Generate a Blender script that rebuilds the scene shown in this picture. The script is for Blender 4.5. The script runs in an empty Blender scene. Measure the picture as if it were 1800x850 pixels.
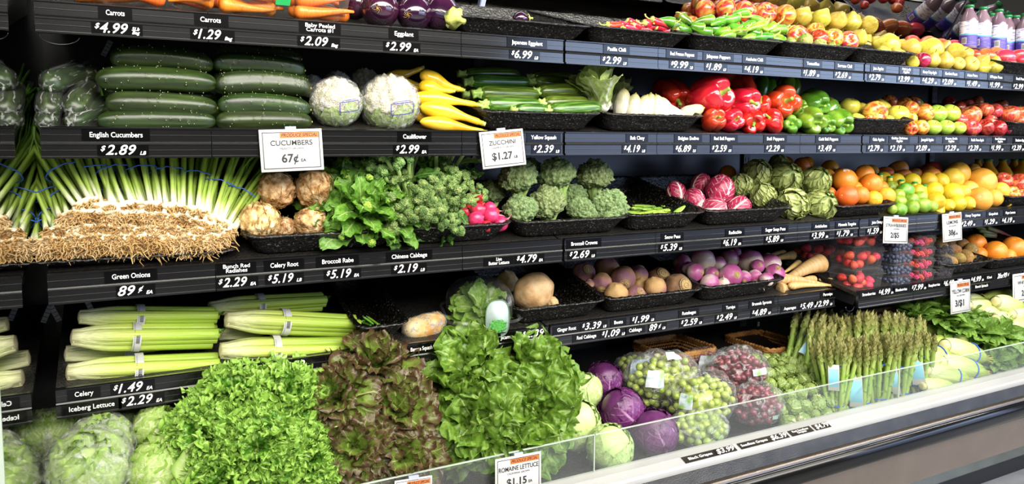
import bpy, bmesh, math, random
import numpy as np
from math import sin, cos, tan, atan, pi, radians, sqrt, exp
from mathutils import Vector, Matrix, Quaternion, noise as mnoise

# ------------------------------------------------------------------ camera, world, lights
S = bpy.context.scene
COL = S.collection
F = 1330.0; PPX, PPY = 900.0, 360.0; HOR = 256.0
YAW = radians(28.0); PITCH = atan((PPY - HOR) / F); EYE = 1.45
cd = bpy.data.cameras.new('camera'); cam = bpy.data.objects.new('camera', cd); COL.objects.link(cam)
cd.sensor_width = 36.0; cd.lens = 36.0 * F / 1800.0
cd.shift_y = -(425.0 - PPY) / 1800.0
cd.clip_start = 0.05
cam.location = (0, 0, EYE); cam.rotation_euler = (pi / 2 - PITCH, 0, -YAW)
S.camera = cam

S.view_settings.view_transform = 'Standard'
S.view_settings.look = 'None'
S.view_settings.gamma = 1.0
S.view_settings.use_curve_mapping = False
S.view_settings.exposure = 0.0
S.cycles.transparent_max_bounces = 20
S.cycles.max_bounces = 8

W = bpy.data.worlds.new('store'); S.world = W; W.use_nodes = True
bg = W.node_tree.nodes['Background']; bg.inputs[0].default_value = (1.0, 0.95, 0.88, 1); bg.inputs[1].default_value = 0.12

def area(name, loc, target, sx, sy, power, col):
    ld = bpy.data.lights.new(name, 'AREA'); ld.shape = 'RECTANGLE'; ld.size = sx; ld.size_y = sy
    ld.energy = power; ld.color = col
    o = bpy.data.objects.new(name, ld); COL.objects.link(o); o.location = loc
    o.rotation_euler = (Vector(target) - Vector(loc)).to_track_quat('-Z', 'Y').to_euler()
    return o
# the aisle's ceiling fixtures, then the shop window to the right
area('ceiling_light', (1.2, 0.85, 2.5), (1.2, 1.9, 1.4), 3.4, 0.2, 52, (1.0, 0.95, 0.86))
area('ceiling_light', (4.4, 0.85, 2.5), (4.4, 1.9, 1.4), 2.6, 0.2, 40, (1.0, 0.95, 0.87))
area('ceiling_light', (1.8, -1.2, 3.35), (1.8, 1.8, 0.9), 6.0, 1.0, 150, (1.0, 0.955, 0.87))
area('ceiling_light', (1.4, -4.4, 4.1), (1.6, 1.9, 1.0), 7.0, 1.4, 560, (1.0, 0.955, 0.87))
area('shop_window_light', (6.0, -2.5, 2.3), (2.6, 1.7, 2.3), 4.8, 1.0, 104, (0.50, 0.66, 1.0))
area('shop_window_light', (6.0, -2.5, 1.2), (2.6, 1.7, 1.2), 4.8, 1.1, 46, (0.50, 0.64, 1.0))

# ------------------------------------------------------------------ projection helpers (world metres <-> photo pixels)
cY, sY, cP, sP = cos(YAW), sin(YAW), cos(PITCH), sin(PITCH)
FW = Vector((sY * cP, cY * cP, -sP)); RT = Vector((cY, -sY, 0)); UP = RT.cross(FW); EYEV = Vector((0, 0, EYE))
def ray(x, y): return FW + RT * ((x - PPX) / F) + UP * ((PPY - y) / F)
def at(x, y, Y):
    d = ray(x, y); return EYEV + d * (Y / d.y)
def mpp(p): return (Vector(p) - EYEV).dot(FW) / F         # metres per photo pixel at p
def tocam(p):
    v = EYEV - Vector(p); return v.normalized()

# shelf tiers: front edge Y, rail top z, rail bottom z, tilt
TIER = {1: (1.766, 1.736, 1.671, radians(15)), 2: (1.766, 1.489, 1.425, radians(14)),
        3: (1.766, 1.195, 1.130, radians(14)), 4: (1.84, 0.936, 0.8755, radians(13)),
        5: (1.766, 0.938, 0.880, radians(12)), 0: (1.612, 0.546, 0.50, radians(13))}
YB = 2.31
def zs(t, Y):
    f = TIER[t]; return f[1] - 0.008 + tan(f[3]) * (Y - f[0])
def px2X(px, t, py=None):
    f = TIER[t]
    X = (at(px, 300, f[0])).x
    for _ in range(4):                       # verticals lean a little
        # find the row of the rail at this X
        p = Vector((X, f[0], f[1]))
        d = p - EYEV; y = PPY - F * d.dot(UP) / d.dot(FW)
        X = at(px, y, f[0]).x
    return X

# ------------------------------------------------------------------ materials
def lin(h):
    h = h.lstrip('#'); c = [int(h[i:i + 2], 16) / 255 for i in (0, 2, 4)]
    return tuple(v / 12.92 if v <= 0.04045 else ((v + 0.055) / 1.055) ** 2.4 for v in c) + (1.0,)
MATS = {}
def M(name, cols, scale=6.0, stretch=(1, 1, 1), detail=3.0, rough=0.45, bump=0.0, bscale=60.0, btex='noise',
      lo=0.32, hi=0.68, jitter=0.0, coat=0.0, tex='noise', spec=0.5, metal=0.0, sss=0.0, coord='Object', warp=0.0, emit=0, bstretch=None):
    if name in MATS: return MATS[name]
    m = bpy.data.materials.new(name); m.use_nodes = True; MATS[name] = m
    nt = m.node_tree; N = nt.nodes; L = nt.links; b = N['Principled BSDF']
    b.inputs['Roughness'].default_value = rough; b.inputs['Metallic'].default_value = metal
    b.inputs['Specular IOR Level'].default_value = spec; b.inputs['Coat Weight'].default_value = coat
    b.inputs['Coat Roughness'].default_value = 0.12
    if sss: b.inputs['Subsurface Weight'].default_value = sss; b.inputs['Subsurface Radius'].default_value = (.01, .006, .003)
    tc = N.new('ShaderNodeTexCoord'); oi = N.new('ShaderNodeObjectInfo')
    if isinstance(cols, str): cols = [cols]
    def vec(st):
        mp = N.new('ShaderNodeMapping'); mp.inputs['Scale'].default_value = st
        L.new(tc.outputs[coord], mp.inputs['Vector'])
        if coord == 'Object':
            k = N.new('ShaderNodeMath'); k.operation = 'MULTIPLY'; k.inputs[1].default_value = 37.0
            L.new(oi.outputs['Random'], k.inputs[0])
            cx = N.new('ShaderNodeCombineXYZ')
            for i in range(3): L.new(k.outputs[0], cx.inputs[i])
            ad = N.new('ShaderNodeVectorMath'); ad.operation = 'ADD'
            L.new(mp.outputs[0], ad.inputs[0]); L.new(cx.outputs[0], ad.inputs[1]); return ad.outputs[0]
        return mp.outputs[0]
    if len(cols) > 1:
        if tex == 'voronoi':
            t = N.new('ShaderNodeTexVoronoi'); t.inputs['Scale'].default_value = scale; fo = t.outputs['Distance']
        elif tex == 'wave':
            t = N.new('ShaderNodeTexWave'); t.inputs['Scale'].default_value = scale; t.inputs['Distortion'].default_value = warp
            t.inputs['Detail'].default_value = detail; fo = t.outputs['Fac']
        else:
            t = N.new('ShaderNodeTexNoise'); t.inputs['Scale'].default_value = scale; t.inputs['Detail'].default_value = detail
            t.inputs['Distortion'].default_value = warp; fo = t.outputs['Fac']
        L.new(vec(stretch), t.inputs['Vector'])
        r = N.new('ShaderNodeValToRGB'); L.new(fo, r.inputs[0]); e = r.color_ramp.elements
        while len(e) < len(cols): e.new(0.5)
        for i, c in enumerate(cols):
            e[i].position = lo + (hi - lo) * i / (len(cols) - 1)
        for i, c in enumerate(cols): e[i].color = lin(c)
        out = r.outputs[0]
    else:
        rgb = N.new('ShaderNodeRGB'); rgb.outputs[0].default_value = lin(cols[0]); out = rgb.outputs[0]
    if jitter:
        hs = N.new('ShaderNodeHueSaturation')
        mr = N.new('ShaderNodeMapRange'); mr.inputs['To Min'].default_value = 0.5 - jitter * 0.12; mr.inputs['To Max'].default_value = 0.5 + jitter * 0.12
        L.new(oi.outputs['Random'], mr.inputs['Value']); L.new(mr.outputs[0], hs.inputs['Hue'])
        mv = N.new('ShaderNodeMapRange'); mv.inputs['To Min'].default_value = 1 - jitter * 0.6; mv.inputs['To Max'].default_value = 1 + jitter * 0.4
        fr = N.new('ShaderNodeMath'); fr.operation = 'FRACT'; k = N.new('ShaderNodeMath'); k.operation = 'MULTIPLY'; k.inputs[1].default_value = 7.31
        L.new(oi.outputs['Random'], k.inputs[0]); L.new(k.outputs[0], fr.inputs[0]); L.new(fr.outputs[0], mv.inputs['Value'])
        L.new(mv.outputs[0], hs.inputs['Value']); L.new(out, hs.inputs['Color']); out = hs.outputs[0]
    L.new(out, b.inputs['Base Color'])
    m['_col'] = 1
    if bump:
        if btex == 'voronoi':
            t2 = N.new('ShaderNodeTexVoronoi'); bo = t2.outputs['Distance']
        else:
            t2 = N.new('ShaderNodeTexNoise'); t2.inputs['Detail'].default_value = 3; bo = t2.outputs['Fac']
        t2.inputs['Scale'].default_value = bscale
        L.new(vec(bstretch or stretch), t2.inputs['Vector'])
        bp = N.new('ShaderNodeBump'); bp.inputs['Strength'].default_value = bump; bp.inputs['Distance'].default_value = 0.004
        L.new(bo, bp.inputs['Height']); L.new(bp.outputs[0], b.inputs['Normal'])
    return m

def leafmat(name, base, base2, rib, edge=None, rough=0.42, vein=14.0, veinw=0.10, stalk=0.0, trans=0.25, bump=0.35, ribw=0.05, edgelo=0.75):
    """leaf colouring in the leaf's own u (0 base .. 1 tip) and v (-1 .. 1) coordinates: midrib, side veins, margin"""
    if name in MATS: return MATS[name]
    m = bpy.data.materials.new(name); m.use_nodes = True; MATS[name] = m
    nt = m.node_tree; N = nt.nodes; L = nt.links; b = N['Principled BSDF']
    b.inputs['Roughness'].default_value = rough
    uv = N.new('ShaderNodeUVMap'); uv.uv_map = 'leaf'
    sx = N.new('ShaderNodeSeparateXYZ'); L.new(uv.outputs[0], sx.inputs[0])
    def math(op, a, c=None):
        n = N.new('ShaderNodeMath'); n.operation = op
        for i, q in enumerate((a, c)):
            if q is None: continue
            if isinstance(q, (int, float)): n.inputs[i].default_value = q
            else: L.new(q, n.inputs[i])
        return n.outputs[0]
    def sm(v, a, c):
        n = N.new('ShaderNodeMapRange'); n.interpolation_type = 'SMOOTHSTEP'
        n.inputs['From Min'].default_value = a; n.inputs['From Max'].default_value = c
        L.new(v, n.inputs['Value']); return n.outputs[0]
    u = sx.outputs[0]; v = math('ABSOLUTE', math('SUBTRACT', math('MULTIPLY', sx.outputs[1], 2.0), 1.0))
    tc = N.new('ShaderNodeTexCoord'); no = N.new('ShaderNodeTexNoise'); no.inputs['Scale'].default_value = 18; no.inputs['Detail'].default_value = 4
    L.new(tc.outputs['Object'], no.inputs['Vector'])
    def mix(f, a, c):
        n = N.new('ShaderNodeMix'); n.data_type = 'RGBA'
        L.new(f, n.inputs[0])
        for k, q in ((6, a), (7, c)):
            if isinstance(q, str): n.inputs[k].default_value = lin(q)
            else: L.new(q, n.inputs[k])
        return n.outputs[2]
    col = mix(sm(no.outputs[0], 0.35, 0.65), base, base2)
    if edge: 
        e0 = math('ADD', math('MAXIMUM', v, math('MULTIPLY', u, 0.98)), math('MULTIPLY', math('SUBTRACT', no.outputs[0], 0.5), 0.5))
        col = mix(sm(e0, edgelo, 1.0), col, edge)
    # side veins run out and up from the midrib
    ph = math('FRACT', math('SUBTRACT', math('MULTIPLY', u, vein), math('MULTIPLY', v, vein * 0.32)))
    dv = math('ABSOLUTE', math('SUBTRACT', ph, 0.5))
    vn = math('MULTIPLY', math('SUBTRACT', 1.0, sm(dv, 0.0, veinw)), math('SUBTRACT', 1.0, sm(v, 0.55, 0.95)))
    rb = math('SUBTRACT', 1.0, sm(v, ribw * 0.5, ribw * 1.6))
    rb = math('MULTIPLY', rb, math('SUBTRACT', 1.0, sm(u, 0.7, 1.0)))
    f = math('MAXIMUM', math('MULTIPLY', vn, 0.55), rb)
    if stalk > 0:
        st = math('SUBTRACT', 1.0, sm(math('ADD', u, math('MULTIPLY', v, 0.25)), stalk * 0.6, stalk * 1.3)); f = math('MAXIMUM', f, st)
    col = mix(f, col, rib)
    L.new(col, b.inputs['Base Color'])
    bp = N.new('ShaderNodeBump'); bp.inputs['Strength'].default_value = bump; bp.inputs['Distance'].default_value = 0.003
    hh = math('SUBTRACT', no.outputs[0], math('MULTIPLY', f, 0.5)); L.new(hh, bp.inputs['Height']); L.new(bp.outputs[0], b.inputs['Normal'])
    if trans:
        tr = N.new('ShaderNodeBsdfTranslucent'); L.new(col, tr.inputs[0]); ms = N.new('ShaderNodeMixShader'); ms.inputs[0].default_value = trans
        L.new(b.outputs[0], ms.inputs[1]); L.new(tr.outputs[0], ms.inputs[2]); L.new(ms.outputs[0], N['Material Output'].inputs[0])
    return m

def film(name, tint='ffffff', lo=0.06, hi=0.6, scale=14.0, rough=0.12, bump=0.8, bscale=22.0, cut0=0.5, cut1=0.68, warp=1.5, stretch=(1, 1, 1), body=0.55, rim=0.3):
    """thin clear plastic: mostly see-through, with creases that shine"""
    if name in MATS: return MATS[name]
    m = bpy.data.materials.new(name); m.use_nodes = True; MATS[name] = m
    nt = m.node_tree; N = nt.nodes; L = nt.links; b = N['Principled BSDF']
    b.inputs['Base Color'].default_value = tuple(c * body for c in lin(tint)[:3]) + (1,); b.inputs['Roughness'].default_value = rough
    tc = N.new('ShaderNodeTexCoord'); no = N.new('ShaderNodeTexNoise'); no.inputs['Scale'].default_value = scale
    no.inputs['Detail'].default_value = 4; no.inputs['Distortion'].default_value = warp
    mp = N.new('ShaderNodeMapping'); mp.inputs['Scale'].default_value = stretch
    L.new(tc.outputs['Object'], mp.inputs[0]); L.new(mp.outputs[0], no.inputs['Vector'])
    r = N.new('ShaderNodeMapRange'); r.interpolation_type = 'SMOOTHSTEP'
    r.inputs['From Min'].default_value = cut0; r.inputs['From Max'].default_value = cut1
    r.inputs['To Min'].default_value = lo; r.inputs['To Max'].default_value = hi
    L.new(no.outputs[0], r.inputs['Value'])
    lw = N.new('ShaderNodeLayerWeight'); lw.inputs[0].default_value = 0.25
    a = N.new('ShaderNodeMath'); a.operation = 'MULTIPLY_ADD'; a.inputs[1].default_value = rim; L.new(lw.outputs['Facing'], a.inputs[0]); L.new(r.outputs[0], a.inputs[2])
    a.use_clamp = True
    tr = N.new('ShaderNodeBsdfTransparent'); tr.inputs[0].default_value = (0.97, 0.97, 0.97, 1)
    ms = N.new('ShaderNodeMixShader'); L.new(a.outputs[0], ms.inputs[0]); L.new(tr.outputs[0], ms.inputs[1]); L.new(b.outputs[0], ms.inputs[2])
    L.new(ms.outputs[0], N['Material Output'].inputs[0])
    n2 = N.new('ShaderNodeTexNoise'); n2.inputs['Scale'].default_value = bscale; n2.inputs['Detail'].default_value = 3; n2.inputs['Distortion'].default_value = warp
    L.new(mp.outputs[0], n2.inputs['Vector'])
    bp = N.new('ShaderNodeBump'); bp.inputs['Strength'].default_value = bump; bp.inputs['Distance'].default_value = 0.01
    L.new(n2.outputs[0], bp.inputs['Height']); L.new(bp.outputs[0], b.inputs['Normal'])
    return m

# ------------------------------------------------------------------ mesh building
class MB:
    """collects pieces (verts, faces, material slot) that end up in ONE mesh"""
    def __init__(s): s.v = []; s.f = []; s.m = []; s.uv = []; s.n = 0; s.flat = []
    def add(s, V, Fc, mi=0, uv=None, flat=False):
        if isinstance(mi, list): mi, uv = 0, mi
        V = [tuple(p) for p in V]; o = s.n
        s.v += V; s.n += len(V)
        s.uv += (uv if uv is not None else [(0.5, 0.5)] * len(V))
        for f in Fc: s.f.append(tuple(i + o for i in f)); s.m.append(mi); s.flat.append(flat)
        return s
    def xf(s, mtx):
        s.v = [tuple(mtx @ Vector(p)) for p in s.v]; return s
    def join(s, o, mtx=None, mi=None):
        V = o.v if mtx is None else [tuple(mtx @ Vector(p)) for p in o.v]
        b = s.n; s.v += V; s.n += len(V); s.uv += o.uv
        for f, k, fl in zip(o.f, o.m, o.flat): s.f.append(tuple(i + b for i in f)); s.m.append(k if mi is None else mi); s.flat.append(fl)
        return s
    def mesh(s, name, mats):
        me = bpy.data.meshes.new(name); me.from_pydata(s.v, [], s.f)
        if not isinstance(mats, (list, tuple)): mats = [mats]
        for m in mats: me.materials.append(m)
        me.polygons.foreach_set('material_index', s.m)
        me.polygons.foreach_set('use_smooth', [not q for q in s.flat])
        uvl = me.uv_layers.new(name='leaf')
        li = np.zeros(len(me.loops), dtype=np.int32); me.loops.foreach_get('vertex_index', li)
        uvl.data.foreach_set('uv', np.array(s.uv, dtype=np.float32)[li].ravel())
        me.update(); return me

def grid_faces(nu, nv, closeu=False, closev=False):
    fs = []
    for i in range(nu if closeu else nu - 1):
        for j in range(nv if closev else nv - 1):
            i2 = (i + 1) % nu; j2 = (j + 1) % nv
            fs.append((i * nv + j, i2 * nv + j, i2 * nv + j2, i * nv + j2))
    return fs

def lathe(prof, n=24, fn=None, cap=True):
    """prof: [(r, z)...]; fn(p, angle, t) may move a point; axis Z"""
    V = []
    k = len(prof)
    for i, (r, z) in enumerate(prof):
        for j in range(n):
            a = 2 * pi * j / n; p = Vector((r * cos(a), r * sin(a), z))
            if fn: p = fn(p, a, i / (k - 1))
            V.append(p)
    fs = [(i * n + j, i * n + (j + 1) % n, (i + 1) * n + (j + 1) % n, (i + 1) * n + j) for i in range(k - 1) for j in range(n)]
    if cap:
        fs.append(tuple(reversed(range(n)))); fs.append(tuple(range((k - 1) * n, k * n)))
    return V, fs

def ball(fn=None, n=24, m=16, r=0.5):
    """sphere of diameter 1; fn(dir) -> point"""
    V = []
    for i in range(m + 1):
        th = pi * (0.004 + 0.992 * i / m)
        for j in range(n):
            a = 2 * pi * j / n; d = Vector((sin(th) * cos(a), sin(th) * sin(a), -cos(th)))
            V.append(fn(d) if fn else d * r)
    fs = [(i * n + j, i * n + (j + 1) % n, (i + 1) * n + (j + 1) % n, (i + 1) * n + j) for i in range(m) for j in range(n)]
    fs.append(tuple(reversed(range(n)))); fs.append(tuple(range(m * n, (m + 1) * n)))
    return V, fs

def tube(pts, rad, n=10, cap=True, flat=(1, 1), ref=None):
    pts = [Vector(p) for p in pts]; k = len(pts)
    if not isinstance(rad, (list, tuple)): rad = [rad] * k
    V = []; up = Vector(ref) if ref else None
    for i, p in enumerate(pts):
        t = (pts[min(i + 1, k - 1)] - pts[max(i - 1, 0)])
        if t.length < 1e-9: t = Vector((0, 0, 1))
        t.normalize()
        if up is None: up = Vector((0.31, 0.17, 0.93)) if abs(t.z) < 0.8 else Vector((1, 0.2, 0.1))
        x = up - t * up.dot(t); x.normalize(); y = t.cross(x); up = x
        for j in range(n):
            a = 2 * pi * j / n; V.append(p + (x * cos(a) * flat[0] + y * sin(a) * flat[1]) * rad[i])
    fs = [(i * n + j, i * n + (j + 1) % n, (i + 1) * n + (j + 1) % n, (i + 1) * n + j) for i in range(k - 1) for j in range(n)]
    if cap: fs.append(tuple(reversed(range(n)))); fs.append(tuple(range((k - 1) * n, k * n)))
    return V, fs

def tube_uv(k, n): return [(i / (k - 1), 0.5) for i in range(k) for j in range(n)]

def box(x0, x1, y0, y1, z0, z1):
    V = [(x, y, z) for x in (x0, x1) for y in (y0, y1) for z in (z0, z1)]
    return V, [(0, 1, 3, 2), (4, 6, 7, 5), (0, 4, 5, 1), (2, 3, 7, 6), (0, 2, 6, 4), (1, 5, 7, 3)]

def rbox(x0, x1, y0, y1, z0, z1, r, seg=2):
    bm = bmesh.new(); V, fs = box(x0, x1, y0, y1, z0, z1)
    vs = [bm.verts.new(v) for v in V]
    for f in fs: bm.faces.new([vs[i] for i in f])
    bmesh.ops.recalc_face_normals(bm, faces=bm.faces[:])
    bmesh.ops.bevel(bm, geom=bm.edges[:], offset=r, segments=seg, affect='EDGES', profile=0.5)
    bm.verts.index_update()
    V = [v.co.copy() for v in bm.verts]; fs = [tuple(v.index for v in f.verts) for f in bm.faces]; bm.free()
    return V, fs

def prism(prof, x0, x1):
    """closed (y, z) outline swept along X"""
    k = len(prof); V = [(x0, y, z) for y, z in prof] + [(x1, y, z) for y, z in prof]
    fs = [(i, (i + 1) % k, k + (i + 1) % k, k + i) for i in range(k)]
    fs += [tuple(reversed(range(k))), tuple(range(k, 2 * k))]
    return V, fs

def slab(outline, th, axis='y'):
    """flat outline [(x, z)] given thickness along y (front at y=0)"""
    k = len(outline); V = [(x, 0, z) for x, z in outline] + [(x, th, z) for x, z in outline]
    fs = [tuple(range(k)), tuple(reversed(range(k, 2 * k)))] + [(i, k + i, k + (i + 1) % k, (i + 1) % k) for i in range(k)]
    return V, fs

def leaf(L=0.2, Wd=0.1, nu=14, nv=13, wf=None, bend=0.6, cup=0.3, ruf=0.0, rfreq=6.0, ph=0.0, roll=0.0, crinkle=0.0, tip=0.0, seed=0, rpow=2.0, fat=0.0):
    """leaf blade from the origin along +Y, face up +Z. Two skins when fat>0. Returns V, F, uv"""
    rs = random.Random(seed); V = []; uv = []
    o = Vector((rs.uniform(0, 50), rs.uniform(0, 50), rs.uniform(0, 50)))
    # spine
    y = z = 0.0; spine = [(0.0, 0.0)]; ang = 0.0
    for i in range(1, nu):
        u = i / (nu - 1); ang = bend * u + tip * max(0, u - 0.6) ** 2 * 6
        y += L / (nu - 1) * cos(ang); z += L / (nu - 1) * sin(ang); spine.append((y, z))
    for i in range(nu):
        u = i / (nu - 1); w = (wf(u) if wf else sin(pi * min(1, u * 0.92 + 0.06)) ** 0.7) * Wd / 2
        a = bend * u + tip * max(0, u - 0.6) ** 2 * 6
        nrm = Vector((0, -sin(a), cos(a))); sy, sz = spine[i]
        for j in range(nv):
            v = -1 + 2 * j / (nv - 1)
            # cup across: arc
            c = cup * v; xx = w * (sin(c) / cup if abs(cup) > 1e-4 else v); hh = w * ((1 - cos(c)) / cup if abs(cup) > 1e-4 else 0)
            h = hh
            if ruf:
                m = max(abs(v), max(0, (u - 0.55) / 0.45)) ** rpow
                h += ruf * m * (sin(rfreq * 2 * pi * u + ph + 2.2 * (v > 0) + v * rfreq * 3.4) * 0.75 + 0.5 * sin(rfreq * 4.3 * u + 3 * v + ph * 2))
                xx += ruf * 0.6 * m * cos(rfreq * 2 * pi * u + ph + v * 3) 
            if crinkle: h += crinkle * mnoise.noise(o + Vector((xx / Wd * 7, u * 9, 0))) + crinkle * 0.5 * mnoise.noise(o + Vector((xx / Wd * 17, u * 20, 3)))
            yy = 0.0
            if ruf: yy = ruf * 0.7 * m * sin(rfreq * 5.1 * v + ph) * u
            p = Vector((xx, sy + yy, sz)) + nrm * h
            V.append(p); uv.append((u, (v + 1) / 2))
    return V, grid_faces(nu, nv), uv

# ------------------------------------------------------------------ objects
def link(name, me, parent=None):
    o = bpy.data.objects.new(name, me); COL.objects.link(o)
    if parent: o.parent = parent
    return o
def tag(o, label=None, cat=None, group=None, kind=None):
    if label: o['label'] = label
    if cat: o['category'] = cat
    if group: o['group'] = group
    if kind: o['kind'] = kind
    return o
def struct(name, V, Fc, mat, flat=True):
    o = link(name, MB().add(V, Fc, flat=flat).mesh(name, mat)); o['kind'] = 'structure'; return o
def empty(name, loc=(0, 0, 0), rot=None):
    o = bpy.data.objects.new(name, None); o.empty_display_size = 0.02; COL.objects.link(o); o.location = loc
    if rot is not None: o.rotation_mode = 'QUATERNION'; o.rotation_quaternion = rot
    return o
def orient(ax, roll=0.0):
    """quaternion taking local +Z to ax, then rolled about ax"""
    q = Vector((0, 0, 1)).rotation_difference(Vector(ax).normalized())
    return q @ Quaternion((0, 0, 1), roll)

class Proto:
    """one kind of thing: a root mesh (or None for an Empty) and parts [(name, mesh, parent part name or None, label)]"""
    def __init__(s, name, root, parts=()): s.name, s.root, s.parts = name, root, list(parts)
    def make(s, loc, q, scale):
        r = link(s.name, s.root) if s.root else empty(s.name)
        r.location = loc; r.rotation_mode = 'QUATERNION'; r.rotation_quaternion = q
        r.scale = scale if isinstance(scale, (tuple, list, Vector)) else (scale,) * 3
        done = {}
        for pn, me, par, lab in s.parts:
            o = link(pn, me, done.get(par, r)); done[pn] = o
            if lab: o['label'] = lab
        return r

BALLS = []
ROUND = dict(gala_apple=.48, yellow_apple=.48, green_apple=.48, red_apple=.48, pink_apple=.48, asian_pear=.48, orange=.5, tangelo=.5, grapefruit=.5, lemon=.48, lime=.48, kiwi=.40, radish=.48, turnip=.48, rutabaga=.48,
             brown_beet=.48, brussels_sprout=.46, broccoli=.46, artichoke=.46, radicchio=.46, celery_root=.46, red_bell_pepper=.44, green_bell_pepper=.44, green_cabbage=.47, red_cabbage=.47, eggplant=.48, bagged_cauliflower=.5)
def relax(iters=60, maxmove=0.03):
    """nudge heaped round things apart so that they rest against each other instead of sharing space"""
    if not BALLS: return
    P0 = np.array([tuple(o.location) for o, r, t in BALLS]); P = P0.copy(); Rr = np.array([r for o, r, t in BALLS]); T = [t for o, r, t in BALLS]
    n = len(P); v = P0 - np.array([0, 0, EYE]); v /= np.linalg.norm(v, axis=1)[:, None]
    for it in range(iters):
        D = P[:, None] - P[None]; L_ = np.sqrt((D ** 2).sum(-1)) + 1e-9; need = (Rr[:, None] + Rr[None]) * 0.97 - L_; np.fill_diagonal(need, -1)
        need = np.maximum(need, 0); mv_ = (D / L_[..., None] * (need * 0.35)[..., None]).sum(1)
        along = (mv_ * v).sum(1)[:, None] * v; mv_ = along + (mv_ - along) * 0.45       # mostly away from / towards the viewer
        P += mv_; off = P - P0; al = (off * v).sum(1)[:, None] * v; pe = off - al
        la = np.linalg.norm(al, axis=1)[:, None] + 1e-9; lp = np.linalg.norm(pe, axis=1)[:, None] + 1e-9
        P = P0 + al * np.minimum(1, 0.06 / la) + pe * np.minimum(1, 0.007 / lp)
        for i in range(n):
            f = TIER[T[i]]; lo = f[0] + 0.004 + Rr[i]
            if P[i, 1] < lo: P[i] -= v[i] * ((P[i, 1] - lo) / v[i, 1])
            hi = YB - Rr[i] - 0.003
            if P[i, 1] > hi: P[i, 1] = hi
    for (o, r, t), p, p0 in zip(BALLS, P, P0):
        d0 = np.linalg.norm(p0 - np.array([0, 0, EYE])); d1 = np.linalg.norm(p - np.array([0, 0, EYE]))
        lift = zs(t, p[1]) + 0.92 * r - p[2]
        if lift > 0: p = p + np.array([0, 0, min(lift, 0.03 if t == 0 else 0.012)])
        o.location = p; k = min(1.06, max(0.94, d1 / d0)); o.scale = tuple(q * k for q in o.scale)
PENDING = []          # (object, description, category, group, row, place, px)
def put(pr, px, py, w, t, d, ax=(0, 0, 1), roll=None, desc='', cat='', group='', row='', place='', label=None, sq=(1, 1, 1), dz=0, view=True):
    """place proto (unit size) so that it shows w pixels wide around photo pixel (px, py), d metres behind the front edge of tier t"""
    if isinstance(pr, (list, tuple)): pr = random.choice(pr)
    Y = TIER[t][0] + d; p = at(px, py, Y); s = w * mpp(p)
    if view: ax = Quaternion((0, 0, 1), -math.atan2(p.x, p.y)) @ Vector(ax)
    q = orient(ax, random.uniform(0, 6.28) if roll is None else roll)
    o = pr.make(p + Vector((0, 0, dz)), q, (s * sq[0], s * sq[1], s * sq[2]))
    if o.name.split('.')[0] in ROUND: BALLS.append((o, ROUND[o.name.split('.')[0]] * s, t))
    if label: tag(o, label, cat, group or None)
    else: PENDING.append((o, desc, cat, group, row, place, px))
    return o
ORD = ['first', 'second', 'third', 'fourth', 'fifth', 'sixth', 'seventh', 'eighth', 'ninth', 'tenth', 'eleventh', 'twelfth', 'thirteenth',
       'fourteenth', 'fifteenth', 'sixteenth', 'seventeenth', 'eighteenth', 'nineteenth', 'twentieth'] + ['twenty-' + q for q in
       ('first', 'second', 'third', 'fourth', 'fifth', 'sixth', 'seventh', 'eighth', 'ninth')]
def settle_labels():
    sets = {}
    for e in PENDING: sets.setdefault((e[1], e[4], e[5]), []).append(e)
    for (desc, row, place), es in sets.items():
        es.sort(key=lambda e: e[6])
        for i, (o, _, cat, group, _, _, _) in enumerate(es):
            where = (row + ' ' if row else '') + place
            if len(es) == 1: lab = f'{desc} in the {where}' if where else desc
            elif i == len(es) - 1 and len(es) > 2: lab = f'{desc}, rightmost in the {where}'
            elif i == 0: lab = f'{desc}, leftmost in the {where}'
            else: lab = f'{desc}, {ORD[i]} from left in the {where}'
            tag(o, lab, cat, group or None)
R = random.Random(11)
random.seed(5)
def jig(v, a=0.25): return Vector(v) + Vector((random.uniform(-a, a), random.uniform(-a, a), random.uniform(-a, a)))
# ------------------------------------------------------------------ the case itself
XL = -0.14; SEC = [-0.122, 1.098, 2.318, 3.538, 4.758]; XR = 5.6
mat_black = M('black_enamel', ['101012', '17171a'], scale=3, rough=0.38, spec=0.5)
mat_back = M('back_enamel', ['080809', '0c0c0e'], scale=2, rough=0.24, spec=0.35)
mat_rail = M('rail_plastic', ['0c0c0d', '101011'], scale=4, stretch=(1, 8, 8), rough=0.16, spec=0.75)
mat_mat = M('mesh_mat', ['060606', '282623'], scale=210, tex='voronoi', lo=0.15, hi=0.55, rough=0.42, bump=0.5, bscale=210, btex='voronoi', coord='Object')
mat_tray = M('tray_plastic', ['040404', '0b0a09', '151310', '8a857a'], scale=190, detail=3, rough=0.3, bump=1.0, bscale=150, lo=0.36, hi=0.74, spec=0.6)  # palest ramp colour paints specks that stand in for glints off the bumps
mat_insert = M('label_insert', ['040405', '060607'], scale=5, rough=0.14, spec=0.35)
mat_white = M('white_enamel', ['a4a4a3', 'aeaeac'], scale=4, rough=0.3)
mat_letter = M('white_lettering', ['e9e9e6'], rough=0.6)
mat_dark = M('dark_print', ['1c1c20'], rough=0.6)
mat_paper = M('white_card', ['bdbcb9', 'c6c5c2'], scale=6, rough=0.5)
mat_orange = M('orange_print', ['d0702e'], rough=0.5)
mat_chrome = M('brushed_steel', ['756c63', '827970'], scale=30, stretch=(1, 20, 20), rough=0.33, metal=1.0)
mat_mirror = M('dark_mirror', ['8f8e8b'], rough=0.015, metal=1.0)
mat_side = M('side_mirror', ['c2c4c0', 'b4b6b2'], scale=5, rough=0.02, metal=1.0)
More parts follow.
